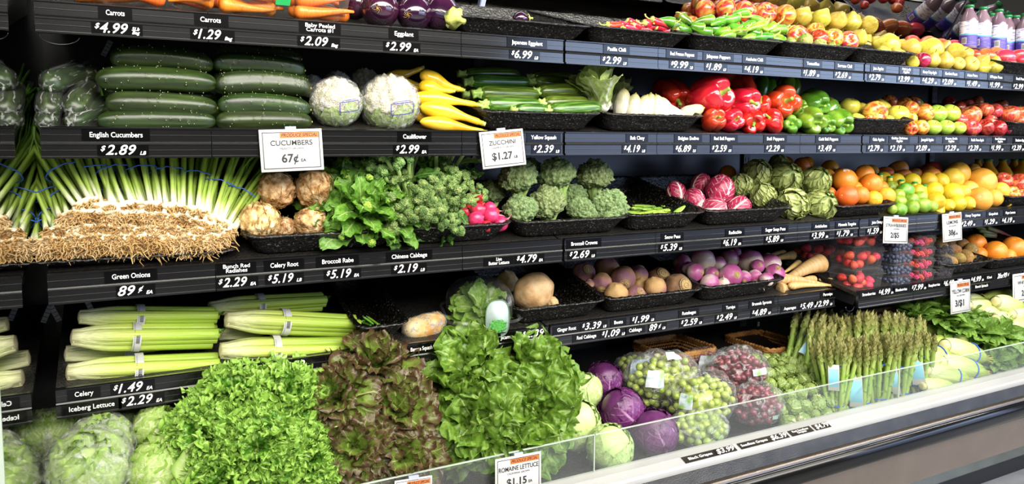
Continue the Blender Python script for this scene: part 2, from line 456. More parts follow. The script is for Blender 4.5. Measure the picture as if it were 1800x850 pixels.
mat_tex = M('hammered_panel', ['4a4742', '5a564f'], scale=20, rough=0.22, metal=0.85, bump=0.3, bscale=420)
mat_low = M('lower_panel', ['6d6258', '75695f'], scale=8, rough=0.25, metal=0.35, bump=0.12, bscale=90)
mat_bumper = M('bumper_vinyl', ['0d0d0e', '141414'], scale=3, rough=0.16, spec=0.35)
mat_floor = M('floor_tile', ['8f9194', '9c9ea2', 'aaabae'], scale=8, detail=6, rough=0.35)
mat_clip = M('clear_clip', ['9fa6c8', 'b4badb'], scale=9, rough=0.15)

def acrylic(name, a=0.07, tint=(0.96, 0.98, 0.97, 1)):
    m = bpy.data.materials.new(name); m.use_nodes = True; nt = m.node_tree; N = nt.nodes; L = nt.links
    b = N['Principled BSDF']; b.inputs['Base Color'].default_value = (0.8, 0.82, 0.8, 1); b.inputs['Roughness'].default_value = 0.05
    tr = N.new('ShaderNodeBsdfTransparent'); tr.inputs[0].default_value = tint
    gl = N.new('ShaderNodeBsdfGlossy'); gl.inputs['Roughness'].default_value = 0.03
    lw = N.new('ShaderNodeLayerWeight'); lw.inputs[0].default_value = 0.5
    pw = N.new('ShaderNodeMath'); pw.operation = 'POWER'; pw.inputs[1].default_value = 5.0; L.new(lw.outputs['Facing'], pw.inputs[0])
    fr = N.new('ShaderNodeMath'); fr.operation = 'MULTIPLY_ADD'; fr.inputs[1].default_value = 0.7; fr.inputs[2].default_value = 0.025; L.new(pw.outputs[0], fr.inputs[0])
    m1 = N.new('ShaderNodeMixShader'); L.new(fr.outputs[0], m1.inputs[0]); L.new(tr.outputs[0], m1.inputs[1]); L.new(gl.outputs[0], m1.inputs[2])
    m2 = N.new('ShaderNodeMixShader'); m2.inputs[0].default_value = a; L.new(m1.outputs[0], m2.inputs[1]); L.new(b.outputs[0], m2.inputs[2])
    L.new(m2.outputs[0], N['Material Output'].inputs[0]); return m
mat_acr = acrylic('guard_acrylic', 0.03)
mat_edge = M('acrylic_edge', ['a9b5a8', 'c3cdc0'], scale=9, rough=0.2)

# floor, store ceiling, back wall, mirrored left end
V, fs = box(-3, 9, -5, 2.6, -0.05, 0.0); struct('floor', V, fs, mat_floor)
V, fs = box(XL - 0.02, XR, YB, YB + 0.03, 0.05, 2.9); struct('wall_back', V, fs, mat_back)
V, fs = box(XL - 0.012, XL, 1.19, YB, 0.06, 2.6); wl = struct('wall_left', V, fs, mat_side)
V, fs = box(XL - 0.013, XL + 0.001, 1.184, 1.19, 0.06, 2.6)
e_ = struct('trim_1', V, fs, mat_edge)
V, fs = box(XL - 0.02, XR, 1.35, YB + 0.03, 2.52, 2.58); struct('ceiling', V, fs, M('canopy_underside', ['17140f', '1f1a15'], scale=3, rough=0.5))

# slotted uprights on the back wall
mat_slot = M('slot_metal', ['3a3b3e'], rough=0.35, metal=0.4)
for i, x in enumerate(SEC[1:4]):
    b = MB(); b.add(*box(x - 0.018, x + 0.018, YB - 0.012, YB, 0.62, 1.87), flat=True)
    r = link('slotted_upright', b.mesh('slotted_upright', mat_slot))
    b = MB()
    for k in range(36):
        for dx in (-0.008, 0.008):
            z = 0.68 + k * 0.032; b.add(*box(x + dx - 0.002, x + dx + 0.002, YB - 0.0135, YB - 0.011, z, z + 0.018), flat=True)
    link('slots', b.mesh('slots', mat_black), r)
    tag(r, ['dark slotted metal upright behind the zucchini sign and broccoli crowns', 'dark slotted metal upright behind the first artichokes',
            'dark slotted metal upright behind the citrus fruit at right'][i], 'upright', 'slotted uprights of the back wall')
# short perforated tags hanging on the back wall and the bracket ends
mat_tagm = M('perforated_tag', ['8f9096', 'a0a1a6'], scale=8, rough=0.4)
for px, py, an, tY, lab in ((35, 77, -0.45, 2.27, None), (188, 85, 0.45, 2.2, 'small gray perforated tag at upper left beside the top cucumber'), (97, 551, -0.4, 2.15, 'small gray perforated tag below the Green Onions rail, left of celery'),
                       (157, 537, -0.4, 2.2, 'small gray perforated tag just above the top celery bunch'), (1333, 574, 0.1, 2.28, 'small gray perforated tag on the dark back wall below Turnips price')):
    if not lab: continue
    p = at(px, py, tY); r = empty('perforated_tag', p, Quaternion((0, 1, 0), an))
    b = MB(); b.add(*box(-0.006, 0.006, 0, 0.001, -0.021, 0.021), flat=True); link('strip', b.mesh('strip', mat_tagm), r)
    b = MB()
    for k in range(4): b.add(*box(-0.005, 0.005, -0.0005, 0, -0.017 + k * 0.01, -0.0155 + k * 0.01), flat=True)
    link('perforation', b.mesh('perforation', mat_black), r); tag(r, lab, 'tag')

# rails and shelves
RAIL = [(0.008, 0), (-0.003, 0), (-0.006, -0.002), (-0.006, -0.004), (-0.002, -0.0055), (-0.002, -0.0165), (-0.0032, -0.017), (-0.0032, -0.0178), (-0.002, -0.0182), (-0.002, -0.029),
        (-0.0045, -0.0305), (-0.0062, -0.0335), (-0.0045, -0.0365), (-0.002, -0.0375), (-0.002, -0.0475), (-0.0032, -0.048), (-0.0032, -0.0488), (-0.002, -0.0492), (-0.002, -0.0595), (-0.006, -0.061), (-0.006, -0.0645), (0.008, -0.0645)]
TNAME = {1: 'top', 2: 'second', 3: 'third', 4: 'fourth', 5: 'fourth'}
SNAME = ['left', 'middle', 'right', 'far right']
for t in (1, 2, 3, 4, 5):
    Yf, zt, zb, th = TIER[t]
    for s in range(4):
        if t == 4 and s > 1: continue
        if t == 5 and s < 2: continue
        if t == 1 and s == 3: pass
        x0, x1 = SEC[s] + 0.003, SEC[s + 1] - 0.003
        if t == 4 and s == 1: x1 = 2.30
        if t == 5 and s == 2: x0 = 2.33
        r = empty('produce_shelf', ((x0 + x1) / 2, Yf, zt - 0.008))
        r['label'] = {1: 'top black display shelf', 2: 'second black display shelf from the top', 3: 'third black display shelf from the top', 4: 'fourth black display shelf from the top',
                      5: 'fourth level black display shelf'}[t] + [', left section', ', middle section', ', right section', ', far right end'][s]
        if t == 5: r['label'] += ' under the berries' if s == 2 else ''
        r['category'] = 'shelf'; r['group'] = 'black display shelves'
        loc = Vector(r.location)
        # sloping panel
        L_ = (YB - Yf) / cos(th) - 0.004
        b = MB(); b.add(*box(x0, x1, 0.0, L_, -0.014, 0.0), flat=True)
        b.xf(Matrix.Rotation(th, 4, 'X')).xf(Matrix.Translation((-loc.x, 0.004, 0.0)))
        o = link('shelf_panel', b.mesh('shelf_panel', mat_mat), r)
        cuts = [x0, SEC[s] + 0.32, SEC[s] + 0.915, x1]
        for k in range(3):
            b = MB(); b.add(*prism(RAIL, cuts[k] + 0.0008, cuts[k + 1] - 0.0008), flat=True)
            b.xf(Matrix.Translation((-loc.x, 0, 0.008)))
            link('price_rail', b.mesh('price_rail', mat_rail), r)
        for xb in (x0 + 0.012, x1 - 0.012):
            b = MB(); b.add(*prism([(0.01, -0.012), (L_ * cos(th), L_ * sin(th) - 0.014), (L_ * cos(th), L_ * sin(th) - 0.09), (0.03, -0.05)], xb - 0.002, xb + 0.002), flat=True)
            b.xf(Matrix.Translation((-loc.x, 0, 0)))
            link('bracket', b.mesh('bracket', mat_black), r)
# hooks of wire below the shelf ends
mat_wire = M('steel_wire', ['8c8c8c'], rough=0.25, metal=1.0)
for px, py, w, Y, lab in ((105, 62, 0.07, 1.80, 'thin looped wire hanging under the left end of the top shelf'), (1494, 538, 0.045, 1.83, 'small bright wire hook under the strawberry stack')):
    p = at(px, py, Y); b = MB(); pts = [p + Vector((w / 2 * -cos(pi * k / 12), 0, -0.018 * sin(pi * k / 12))) for k in range(13)]
    b.add(*tube(pts, 0.0008 if px < 200 else 0.0016, 6)); o = link('wire_hook', b.mesh('wire_hook', mat_wire)); tag(o, lab, 'wire')

# tilted mirrors over the top shelf
MB0 = (YB - 0.02, 1.893); MB1 = (YB - 0.02 - 0.33, 1.893 + 0.60)
for s in range(4):
    x0, x1 = SEC[s] + 0.004, SEC[s + 1] - 0.004
    c = Vector(((x0 + x1) / 2, MB0[0], MB0[1]))
    b = MB(); nrm = Vector((0, 0.60, 0.33)).normalized() * 0.005
    b.add(*prism([MB0, MB1, (MB1[0] + nrm.y, MB1[1] + nrm.z), (MB0[0] + nrm.y, MB0[1] + nrm.z)], x0, x1), flat=True); b.xf(Matrix.Translation(-c))
    o = link('tilted_mirror', b.mesh('tilted_mirror', mat_mirror)); o.location = c
    tag(o, ['tilted mirror panel above carrots and eggplants', 'tilted mirror panel above the chili pepper trays', 'tilted mirror panel reflecting apples and pears', 'tilted mirror panel behind the juice bottles'][s], 'mirror', 'tilted mirrors above the top shelf')
    # clear clip and the joint strip at its right end
    if s < 3:
        x = SEC[s + 1]; d = Vector((0, MB1[0] - MB0[0], MB1[1] - MB0[1])).normalized()
        b = MB(); b.add(*box(-0.008, 0.008, -0.012, -0.002, 0, 0.07), flat=True); b.add(*box(-0.12, 0.03, -0.012, -0.002, 0, 0.006), flat=True)
        ang = atan((MB0[0] - MB1[0]) / (MB1[1] - MB0[1]))
        b.xf(Matrix.Rotation(ang, 4, 'X')); link('clip', b.mesh('clip', mat_clip), o).location = Vector((x, *MB0)) - c
        b = MB(); b.add(*box(-0.003, 0.003, -0.004, 0.004, 0.06, 0.68), flat=True); b.xf(Matrix.Rotation(ang, 4, 'X'))
        link('joint_strip', b.mesh('joint_strip', mat_slot), o).location = Vector((x, *MB0)) - c

# bottom deck and front of the case
r = empty('refrigerated_case', (2.6, 1.6, 0)); tag(r, 'long low refrigerated produce case with white rail and dark bumper', 'display case')
def casepart(name, prof, mat, lab=None, flat=True, x0=XL + 0.01):
    b = MB(); b.add(*prism(prof, x0 - 2.6, XR - 2.6), flat=flat); b.xf(Matrix.Translation((0, -1.6, 0)))
    o = link(name, b.mesh(name, mat), r)
    if lab: o['label'] = lab
    return o
dz = tan(TIER[0][3]) * (YB - 1.612)
casepart('deck_pan', [(1.612, 0.538), (YB - 0.004, 0.538 + dz), (YB - 0.004, 0.52 + dz), (1.612, 0.52)], M('deck_mat', ['030303', '171614'], scale=210, tex='voronoi', lo=0.15, hi=0.55, rough=0.5, bump=0.5, bscale=210, btex='voronoi'), 'black mesh deck')
casepart('white_rail', [(1.612, 0.594), (1.575, 0.592), (1.5745, 0.590), (1.551, 0.581), (1.546, 0.575), (1.5455, 0.567), (1.548, 0.5665), (1.5475, 0.559), (1.56, 0.556), (1.606, 0.556), (1.606, 0.52), (1.612, 0.52)], mat_white, 'white front rail')
casepart('hammered_panel', [(1.552, 0.5615), (1.545, 0.5605), (1.5325, 0.5265), (1.534, 0.522), (1.56, 0.522)], mat_tex, 'textured dark metal panel')
casepart('steel_strip', [(1.536, 0.5255), (1.530, 0.5262), (1.522, 0.524), (1.518, 0.521), (1.516, 0.516), (1.536, 0.514)], mat_chrome, 'bright steel strip')
pb = [(1.54, 0.517)] + [(1.526 - 0.024 * sin(pi * k / 14), 0.482 + 0.034 * cos(pi * k / 14)) for k in range(15)] + [(1.54, 0.447)]
casepart('bumper', pb, mat_bumper, 'glossy black bumper', flat=False)
casepart('lower_panel', [(1.56, 0.50), (1.535, 0.50), (1.536, 0.45), (1.552, 0.316), (1.57, 0.312)], mat_low, 'taupe lower panel')
casepart('kickplate', [(1.85, 0.33), (1.84, 0.33), (1.84, 0.062), (1.85, 0.062)], M('kick_metal', ['8d9088', '9a9d95'], scale=9, rough=0.22, metal=0.8), 'gray kickplate')
casepart('toe_base', [(1.85, 0.064), (1.838, 0.064), (1.838, 0.0), (1.85, 0.0)], mat_black)
casepart('underside', [(1.553, 0.325), (1.86, 0.335), (1.86, 0.34), (1.553, 0.34)], mat_black)
# clear guard panes
GX = [XL + 0.012, 1.1, 2.345, 3.55, 4.8]
for i in range(4):
    x0, x1 = GX[i] + 0.0015, GX[i + 1] - 0.0015; c = Vector(((x0 + x1) / 2, 1.6065, 0.594))
    g = link('guard_pane', MB().add(*box(x0 - c.x, x1 - c.x, -0.0025, 0.0025, 0, 0.1), flat=True).mesh('guard_pane', mat_acr)); g.location = c
    tag(g, ['clear acrylic guard pane in front of lettuce and romaine', 'clear acrylic guard pane in front of cabbages, grapes and asparagus', 'clear acrylic guard pane in front of corn and spinach', 'clear acrylic guard pane at the far right end'][i], 'guard', 'clear guard panes along the deck')
    b = MB(); b.add(*box(x0 - c.x, x1 - c.x, -0.0026, 0.0026, 0.0995, 0.1015), flat=True)
    b.add(*box(x1 - c.x - 0.0012, x1 - c.x + 0.0012, -0.0026, 0.0026, 0, 0.1), flat=True)
    link('polished_edge', b.mesh('polished_edge', mat_edge), g)

# ------------------------------------------------------------------ trays
def rrect(hw, hd, r, n=6):
    P = []
    for cx, cy, a0 in ((hw - r, hd - r, 0), (-hw + r, hd - r, pi / 2), (-hw + r, -hd + r, pi), (hw - r, -hd + r, 1.5 * pi)):
        for k in range(n + 1):
            a = a0 + pi / 2 * k / n; P.append((cx + r * cos(a), cy + r * sin(a)))
    # subdivide the long runs so the wall can wobble
    out = []
    for i, p in enumerate(P):
        q = P[(i + 1) % len(P)]; d = sqrt((p[0] - q[0]) ** 2 + (p[1] - q[1]) ** 2); k = max(1, int(d / 0.006))
        for j in range(k): out.append((p[0] + (q[0] - p[0]) * j / k, p[1] + (q[1] - p[1]) * j / k))
    return out
def tray(pxl, pxr, t, label, h=0.055, depth=0.40, d0=0.012, flare=0.032, oval=False):
    """black moulded tray; pxl..pxr: its front rim in photo pixels"""
    Yf, zt, zb, th = TIER[t]
    Yc = Yf + d0
    xa = px2X(pxl, t); xb = px2X(pxr, t); k = (Yc) / Yf; xa *= k; xb *= k
    hw = (xb - xa) / 2 - 0.0045; hd = depth / 2
    top = rrect(hw, hd, 0.035 if not oval else min(hw, hd) * 0.9); n = len(top)
    def ring(s, inset, z):
        return [((x * (1 - (flare * s + inset) / hw)), (y * (1 - (flare * s + inset) / hd)), z) for x, y in top]
    loops = [ring(1.0, 0.004, 0.0), ring(0.92, 0, 0.004), ring(0.6, 0, h * 0.42), ring(0.25, 0, h * 0.8), ring(0.0, 0.0, h * 0.94), ring(-0.12, 0, h), ring(0.1, 0.004, h + 0.002), ring(0.2, 0.004, h * 0.93), ring(0.7, 0.005, h * 0.4), ring(1.0, 0.006, 0.008)]
    V = []; dense = []
    for a_, b_ in zip(loops, loops[1:]):
        kk = max(1, int(round((Vector(a_[0]) - Vector(b_[0])).length / 0.006)))
        for s_ in range(kk): dense.append([tuple(Vector(p_).lerp(Vector(q_), s_ / kk)) for p_, q_ in zip(a_, b_)])
    loops = dense + [loops[-1]]
    for l in loops:
        for p in l:
            q = Vector(p); nz = mnoise.noise(q * 60 + Vector((xa * 10, t, 0))) * 0.0018 + mnoise.noise(q * 150 + Vector((xa * 10, t, 5))) * 0.0024
            V.append(q + Vector((nz, nz * 0.7, nz * 0.6)))
    m = len(loops); fs = [(i * n + j, i * n + (j + 1) % n, (i + 1) * n + (j + 1) % n, (i + 1) * n + j) for i in range(m - 1) for j in range(n)]
    fs.append(tuple(reversed(range(n)))); fs.append(tuple(range((m - 1) * n, m * n)))
    o = link('display_tray', MB().add(V, fs).mesh('display_tray', mat_tray))
    yc = Yf + d0 + cos(th) * hd
    o.location = ((xa + xb) / 2, yc, zs(t, yc) + 0.001); o.rotation_euler = (th, 0, 0)
    tag(o, label, 'tray', 'black textured display trays')
    return o
tray(793, 1043, 1, 'empty long black textured tray above the Japanese Eggplant label', h=0.045)
tray(1033, 1216, 1, 'black textured tray holding red fresno peppers', h=0.048)
tray(1214, 1378, 1, 'black textured tray heaped with green chili peppers', h=0.05)
tray(1374, 1513, 1, 'black textured tray with tomatillos and orange red apples', h=0.053)
tray(1504, 1612, 1, 'black textured tray with pears behind the Jazz Apples label', h=0.052)
tray(1757, 1880, 1, 'black textured tray of mangoes at the right end, top shelf', h=0.052)
tray(838, 1058, 2, 'black textured tray under the stacked zucchini', h=0.055)
tray(1060, 1240, 2, 'black textured tray under the bok choy and endives', h=0.055)
tray(1494, 1607, 2, 'black textured tray of yellow and gala apples, second shelf', h=0.06)
tray(1772, 1890, 2, 'black textured tray at the right end, second shelf', h=0.06)
tray(40, 425, 3, 'black textured tray under the green onion roots', h=0.026)
tray(428, 716, 3, 'black textured tray under celery roots and broccoli rabe', h=0.055)
tray(714, 902, 3, 'black textured tray under broccolini and radishes', h=0.055)
tray(903, 1108, 3, 'black textured tray under the broccoli crowns', h=0.055)
tray(1100, 1240, 3, 'nearly empty black textured tray with snow peas', h=0.058)
tray(1237, 1394, 3, 'black textured tray with radicchio, third shelf', h=0.058)
tray(1467, 1577, 3, 'rounded black textured tray of oranges and tangelos', h=0.05, oval=False)
tray(1768, 1880, 3, 'black textured tray at the right end, third shelf', h=0.05)
tray(625, 722, 4, 'black textured tray holding a few green beans, beside celery', h=0.06)
tray(900, 1066, 4, 'black textured tray holding two jicama roots', h=0.06)
tray(1062, 1236, 4, 'black textured tray of rutabagas', h=0.06)
tray(1230, 1379, 4, 'black textured tray of purple turnips', h=0.062)
tray(1658, 1746, 5, 'rounded black textured tray of kiwis', h=0.055)
tray(1742, 1860, 5, 'black textured tray of large oranges beside the kiwis', h=0.055)

# ------------------------------------------------------------------ lettering
TXT = {}
def text_vf(body, size=1.0, shear=0.0, bold=0.0, align='CENTER', sx=1.0, spacing=1.0):
    k = (body, shear, bold, align, spacing)
    if k not in TXT:
        c = bpy.data.curves.new('lettering', 'FONT'); c.body = body; c.align_x = align; c.align_y = 'CENTER'; c.shear = shear; c.offset = bold
        c.space_character = spacing; c.space_line = 0.78; c.resolution_u = 4; c.extrude = 0.012
        o = bpy.data.objects.new('lettering', c); COL.objects.link(o)
        bpy.context.view_layer.update()
        me = bpy.data.meshes.new_from_object(o.evaluated_get(bpy.context.evaluated_depsgraph_get()))
        TXT[k] = ([v.co.copy() for v in me.vertices], [tuple(p.vertices) for p in me.polygons])
        bpy.data.objects.remove(o); bpy.data.curves.remove(c); bpy.data.meshes.remove(me)
    V, fs = TXT[k]
    # letters in the XZ plane, facing -Y
    return [Vector((v.x * size * sx, -v.z * size, v.y * size)) for v in V], fs
def vw(V):
    xs = [v.x for v in V]; return min(xs), max(xs)
def mv(V, x, z, y=0): return [v + Vector((x, y, z)) for v in V]
CH = {1: -0.0175, 2: -0.0485}
def railpoint(px, t, ch):
    f = TIER[t]; X = px2X(px, t); return Vector((X, f[0] - 0.0023, f[1] + CH[ch]))
def name_label(txt, px, t, ch, wpx, small=False):
    p = railpoint(px, t, ch); k = mpp(p) / (cos(YAW) ** 0) 
    r = empty('shelf_label', p)
    lines = txt.split('|')
    V, fs = text_vf('\n'.join(lines), 1.0, 0.0, 0.010)
    a, b_ = vw(V); f = TIER[t]
    xw = px2X(px + wpx / 2, t) - px2X(px - wpx / 2, t)
    size = 0.0148 if len(lines) == 1 else 0.0125
    if small: size *= 0.8
    sx = min(1.25, xw / ((b_ - a) * size))
    V = [Vector((v.x * size * sx, v.y * size, v.z * size)) for v in V]
    hw = xw / 2 + 0.014
    b = MB(); b.add(*box(-hw, hw, -0.0012, 0, -0.0125, 0.0125), flat=True); link('insert', b.mesh('insert', mat_insert), r)
    b = MB(); b.add(mv(V, 0, 0.0005, -0.0014), fs, flat=True); link('lettering', b.mesh('lettering', mat_letter), r)
    tag(r, f'black shelf label reading {txt.replace("|", " ")} in white on the {TNAME[t]} shelf rail' if 'Carrots' != txt.strip() else f'black shelf label reading Carrots above the {"$4.99" if px < 300 else "$1.29"} tag on the top rail', 'label', 'black name labels on shelf rails')
def price_tag(txt, unit, px, t, ch, wpx, near):
    """txt like $2.99 or 89c; wpx: width of the digits in photo pixels"""
    p = railpoint(px, t, ch); r = empty('price_tag', p)
    xw = px2X(px + wpx / 2, t) - px2X(px - wpx / 2, t)
    dig = txt.strip('$c'); V, fs = text_vf(dig, 1.0, 0.32, 0.014, spacing=1.05); a, b_ = vw(V)
    size = 0.0285; sx = xw / ((b_ - a) * size)
    V = [Vector((v.x * size * sx, v.y * size, v.z * size)) for v in V]; a, b_ = vw(V)
    L = MB(); L.add(mv(V, 0, 0, -0.0014), fs, flat=True)
    x0 = a; x1 = b_
    if txt[0] == '$':
        V2, f2 = text_vf('$', 0.0145, 0.35, 0.02); q = vw(V2); L.add(mv(V2, a - (q[1] - q[0]) / 2 - 0.001, 0.004, -0.0014), f2, flat=True); x0 -= 0.012
    if txt[-1] == 'c':
        V2, f2 = text_vf('\u00a2', 0.0165, 0.35, 0.02); q = vw(V2); L.add(mv(V2, b_ + (q[1] - q[0]) / 2 + 0.003, 0.003, -0.0014), f2, flat=True); x1 += 0.014
    if unit:
        V2, f2 = text_vf(unit.replace('|', '\n'), 0.0105 if '|' not in unit else 0.0095, 0.3, 0.025); q = vw(V2); uw = q[1] - q[0]
        L.add(mv(V2, x1 + uw / 2 + 0.006, -0.006 if '|' not in unit else -0.002, -0.0014), f2, flat=True); x1 += uw + 0.009
    b = MB(); b.add(*box(x0 - 0.003, x1 + 0.003, -0.0012, 0, -0.0118, 0.0118), flat=True); link('insert', b.mesh('insert', mat_insert), r)
    link('lettering', L.mesh('lettering', mat_letter), r)
    pr = txt.replace('c', ' cents')
    tag(r, f'black price tag reading {pr}{" " + unit.replace("|", " ") if unit else ""}, {near}', 'price tag', 'white lettered price tags on shelf rails')
NL = {  # tier: (text, px, channel, text width in px)
 1: [('Carrots', 202, 1, 33), ('Carrots ', 371, 1, 36), ('Baby Peeled|Carrots #1', 562, 1, 52), ('Eggplant', 709, 1, 33), ('Japanese Eggplant', 926, 1, 54), ('Pasilla Chili', 1083, 1, 32),
     ('Red Fresno Peppers', 1198, 1, 42), ('Jalapeno Peppers', 1262, 1, 42), ('Anaheim Chili', 1325, 1, 30), ('Tomatillos', 1428, 1, 22), ('Serrano Chili', 1484, 1, 25), ('Jazz Apples', 1543, 1, 18),
     ('Pink Lady|Apples', 1592, 1, 15), ('Honey Crisp Apple', 1633, 1, 24), ('Bartlett Pears', 1671, 1, 21), ('Asian Pears', 1708, 1, 18), ("D'Anjou Pears", 1750, 1, 21), ('Red Pears', 1793, 1, 16)],
 2: [('English Cucumbers', 204, 1, 93), ('Cauliflower', 728, 1, 41), ('Yellow Squash', 955, 1, 44), ('Bok Choy', 1119, 1, 25), ('Belgian Endive', 1209, 1, 36), ('Red Bell Peppers', 1272, 1, 36), ('Bell Peppers', 1362, 1, 30),
     ('Gold Bell Peppers', 1455, 1, 34), ('Gala Apples', 1543, 1, 20), ('Golden Delicious|Apples', 1580, 1, 28), ('Jonagold Apples', 1629, 1, 22), ('Granny Smith|Apples', 1671, 1, 21), ('Pacific Rose Apple', 1717, 1, 22), ('Red Delicious|Apples', 1757, 1, 18), ('Braeburn Apples', 1793, 1, 18)],
 3: [('Green Onions', 230, 1, 67), ('Bunch Red|Radishes', 415, 1, 47), ('Celery Root', 499, 1, 49), ('Broccoli Rabe', 593, 1, 55), ('Chinese Cabbage', 719, 1, 62), ('Live|Butter Lettuce', 876, 2, 36), ('Broccoli Crowns', 1026, 1, 46), ('Snow Peas', 1181, 1, 27),
     ('Radicchio', 1291, 1, 22), ('Sugar Snap Peas', 1362, 1, 35), ('Artichokes', 1442, 1, 21), ('Minneola Tangelos', 1488, 1, 31), ('Juice Oranges', 1542, 1, 21), ('Honey Tangerines', 1709, 1, 26), ('Grapefruit', 1745, 1, 16), ('Meyer Lemons', 1775, 1, 17)],
 4: [('Celery', 147, 1, 33), ('Iceberg Lettuce', 160, 2, 80), ('Banana Squash', 740, 1, 38), ('Jicama', 889, 1, 20), ('Ginger Root', 995, 1, 33), ('Red Cabbage', 1030, 2, 34), ('Beets', 1086, 1, 15), ('Cabbage', 1116, 2, 22),
     ('Rutabagas', 1210, 1, 24), ('Turnips', 1283, 1, 16), ('Brussels Sprouts', 1338, 1, 34), ('Asparagus', 1388, 2, 21), ('Parsnips', 1454, 1, 16)],
 5: [('Strawberries', 1526, 1, 23), ('Blueberries', 1583, 1, 20), ('Raspberries', 1641, 1, 20), ('Blackberries', 1691, 1, 20), ('Kiwi', 1738, 1, 8), ('Bunch Spinach', 1725, 2, 22)]}
for t, ls in NL.items():
    for (txt, px, ch, w) in ls: name_label(txt, px, t, ch, w)
PT = {
 1: [('$4.99', '5Lb|Bag', 196, 2, 50, 'leftmost on the top shelf rail'), ('$1.29', 'Bag', 363, 2, 41, 'second on the top shelf rail'), ('$2.09', 'Bag', 553, 2, 42, 'below the Baby Peeled Carrots label'), ('$2.99', 'EA', 701, 2, 38, 'below the Eggplant label'),
     ('$6.99', 'LB', 917, 2, 31, 'below the Japanese Eggplant label'), ('$2.99', 'LB', 1076, 2, 28, 'below the Pasilla Chili label'), ('$9.99', 'LB', 1194, 2, 26, 'below the Red Fresno Peppers label'), ('$1.89', 'LB', 1254, 2, 23, 'below the Jalapeno Peppers label'),
     ('$4.19', 'LB', 1321, 2, 21, 'below the Anaheim Chili label'), ('$1.89', 'LB', 1422, 2, 18, 'below the Tomatillos label'), ('$2.69', 'LB', 1479, 2, 18, 'below the Serrano Chili label'), ('$2.79', 'LB', 1538, 2, 17, 'below the Jazz Apples label'), ('$3.99', 'LB', 1589, 2, 17, 'below the Pink Lady Apples label'),
     ('$4.29', 'LB', 1631, 2, 17, 'below the Honey Crisp Apple label'), ('$2.09', 'LB', 1666, 2, 16, 'below the Bartlett Pears label'), ('$1.49', 'LB', 1708, 2, 15, 'below the Asian Pears label'), ('$1.99', 'LB', 1748, 2, 15, "below the D'Anjou Pears label"), ('$2.99', 'LB', 1790, 2, 15, 'below the Red Pears label')],
 2: [('$2.89', 'LB', 209, 2, 54, 'below the English Cucumbers label'), ('$2.99', 'EA', 717, 2, 35, 'below the Cauliflower label'), ('$2.39', 'LB', 956, 2, 30, 'below the Yellow Squash label'), ('$4.19', 'LB', 1111, 2, 24, 'below the Bok Choy label'), ('$6.89', 'LB', 1201, 2, 23, 'below the Belgian Endive label'),
     ('$2.59', 'LB', 1265, 2, 22, 'below the Red Bell Peppers label'), ('$2.29', 'LB', 1359, 2, 20, 'below the Bell Peppers label'), ('$3.49', 'LB', 1450, 2, 20, 'below the Gold Bell Peppers label'), ('$2.79', 'LB', 1536, 2, 17, 'below the Gala Apples label'), ('$2.19', 'LB', 1575, 2, 17, 'below the Golden Delicious Apples label'),
     ('$2.09', 'LB', 1620, 2, 16, 'below the Jonagold Apples label'), ('$2.29', 'LB', 1671, 2, 16, 'below the Granny Smith Apples label'), ('$2.39', 'LB', 1711, 2, 15, 'below the Pacific Rose Apple label'), ('$1.99', 'LB', 1750, 2, 14, 'below the Red Delicious Apples label'), ('$2.39', 'LB', 1787, 2, 14, 'below the Braeburn Apples label')],
 3: [('89c', 'EA', 218, 2, 31, 'below the Green Onions label'), ('$2.29', 'EA', 410, 2, 43, 'below the Bunch Red Radishes label'), ('$5.19', 'LB', 494, 2, 38, 'below the Celery Root label'), ('$5.19', 'EA', 596, 2, 37, 'below the Broccoli Rabe label'), ('$2.19', 'LB', 714, 2, 36, 'below the Chinese Cabbage label'),
     ('$4.79', 'EA', 926, 2, 30, 'right of the Live Butter Lettuce label'), ('$2.69', 'LB', 1019, 2, 30, 'below the Broccoli Crowns label'), ('$5.39', 'LB', 1176, 2, 25, 'below the Snow Peas label'), ('$6.19', 'EA', 1283, 2, 20, 'below the Radicchio label'), ('$5.89', 'LB', 1358, 2, 20, 'below the Sugar Snap Peas label'),
     ('$3.99', 'EA', 1438, 2, 19, 'below the Artichokes label'), ('$1.79', 'LB', 1481, 2, 19, 'below the Minneola Tangelos label'), ('$1.59', 'LB', 1534, 2, 17, 'below the Juice Oranges label'), ('$2.49', 'LB', 1700, 2, 16, 'below the Honey Tangerines label'), ('$1.29', 'LB', 1739, 2, 15, 'below the Grapefruit label'), ('$4.19', 'LB', 1770, 2, 15, 'below the Meyer Lemons label')],
 4: [('$1.49', 'EA', 225, 1, 44, 'right of the Celery label'), ('$2.29', 'EA', 242, 2, 47, 'right of the Iceberg Lettuce label'), ('$2.49', '', 516, 1, 36, 'behind the green leaf lettuce'), ('$2.39', '', 938, 1, 33, 'right of the Jicama label'), ('$3.39', 'LB', 1040, 1, 29, 'right of the Ginger Root label'), ('$1.09', 'LB', 1073, 2, 27, 'right of the Red Cabbage label'),
     ('$1.99', 'LB', 1125, 1, 26, 'right of the Beets label'), ('89c', 'LB', 1146, 2, 14, 'right of the Cabbage label'), ('$2.59', 'LB', 1212, 2, 25, 'below the Rutabagas label'), ('$2.49', 'LB', 1274, 2, 24, 'below the Turnips label'), ('$4.89', 'LB', 1335, 2, 22, 'below the Brussels Sprouts label'), ('$5.49', 'LB', 1418, 2, 19, 'right of the Asparagus label'), ('$2.99', 'LB', 1446, 2, 19, 'below the Parsnips label')],
 5: [('$4.99', 'EA', 1554, 1, 17, 'right of the Strawberries label'), ('$7.99', 'EA', 1612, 1, 17, 'right of the Blueberries label'), ('$6.69', 'EA', 1667, 1, 15, 'right of the Raspberries label'), ('$4.99', 'EA', 1715, 1, 15, 'right of the Blackberries label'), ('2for99c', '', 1760, 1, 17, 'right of the Kiwi label')]}
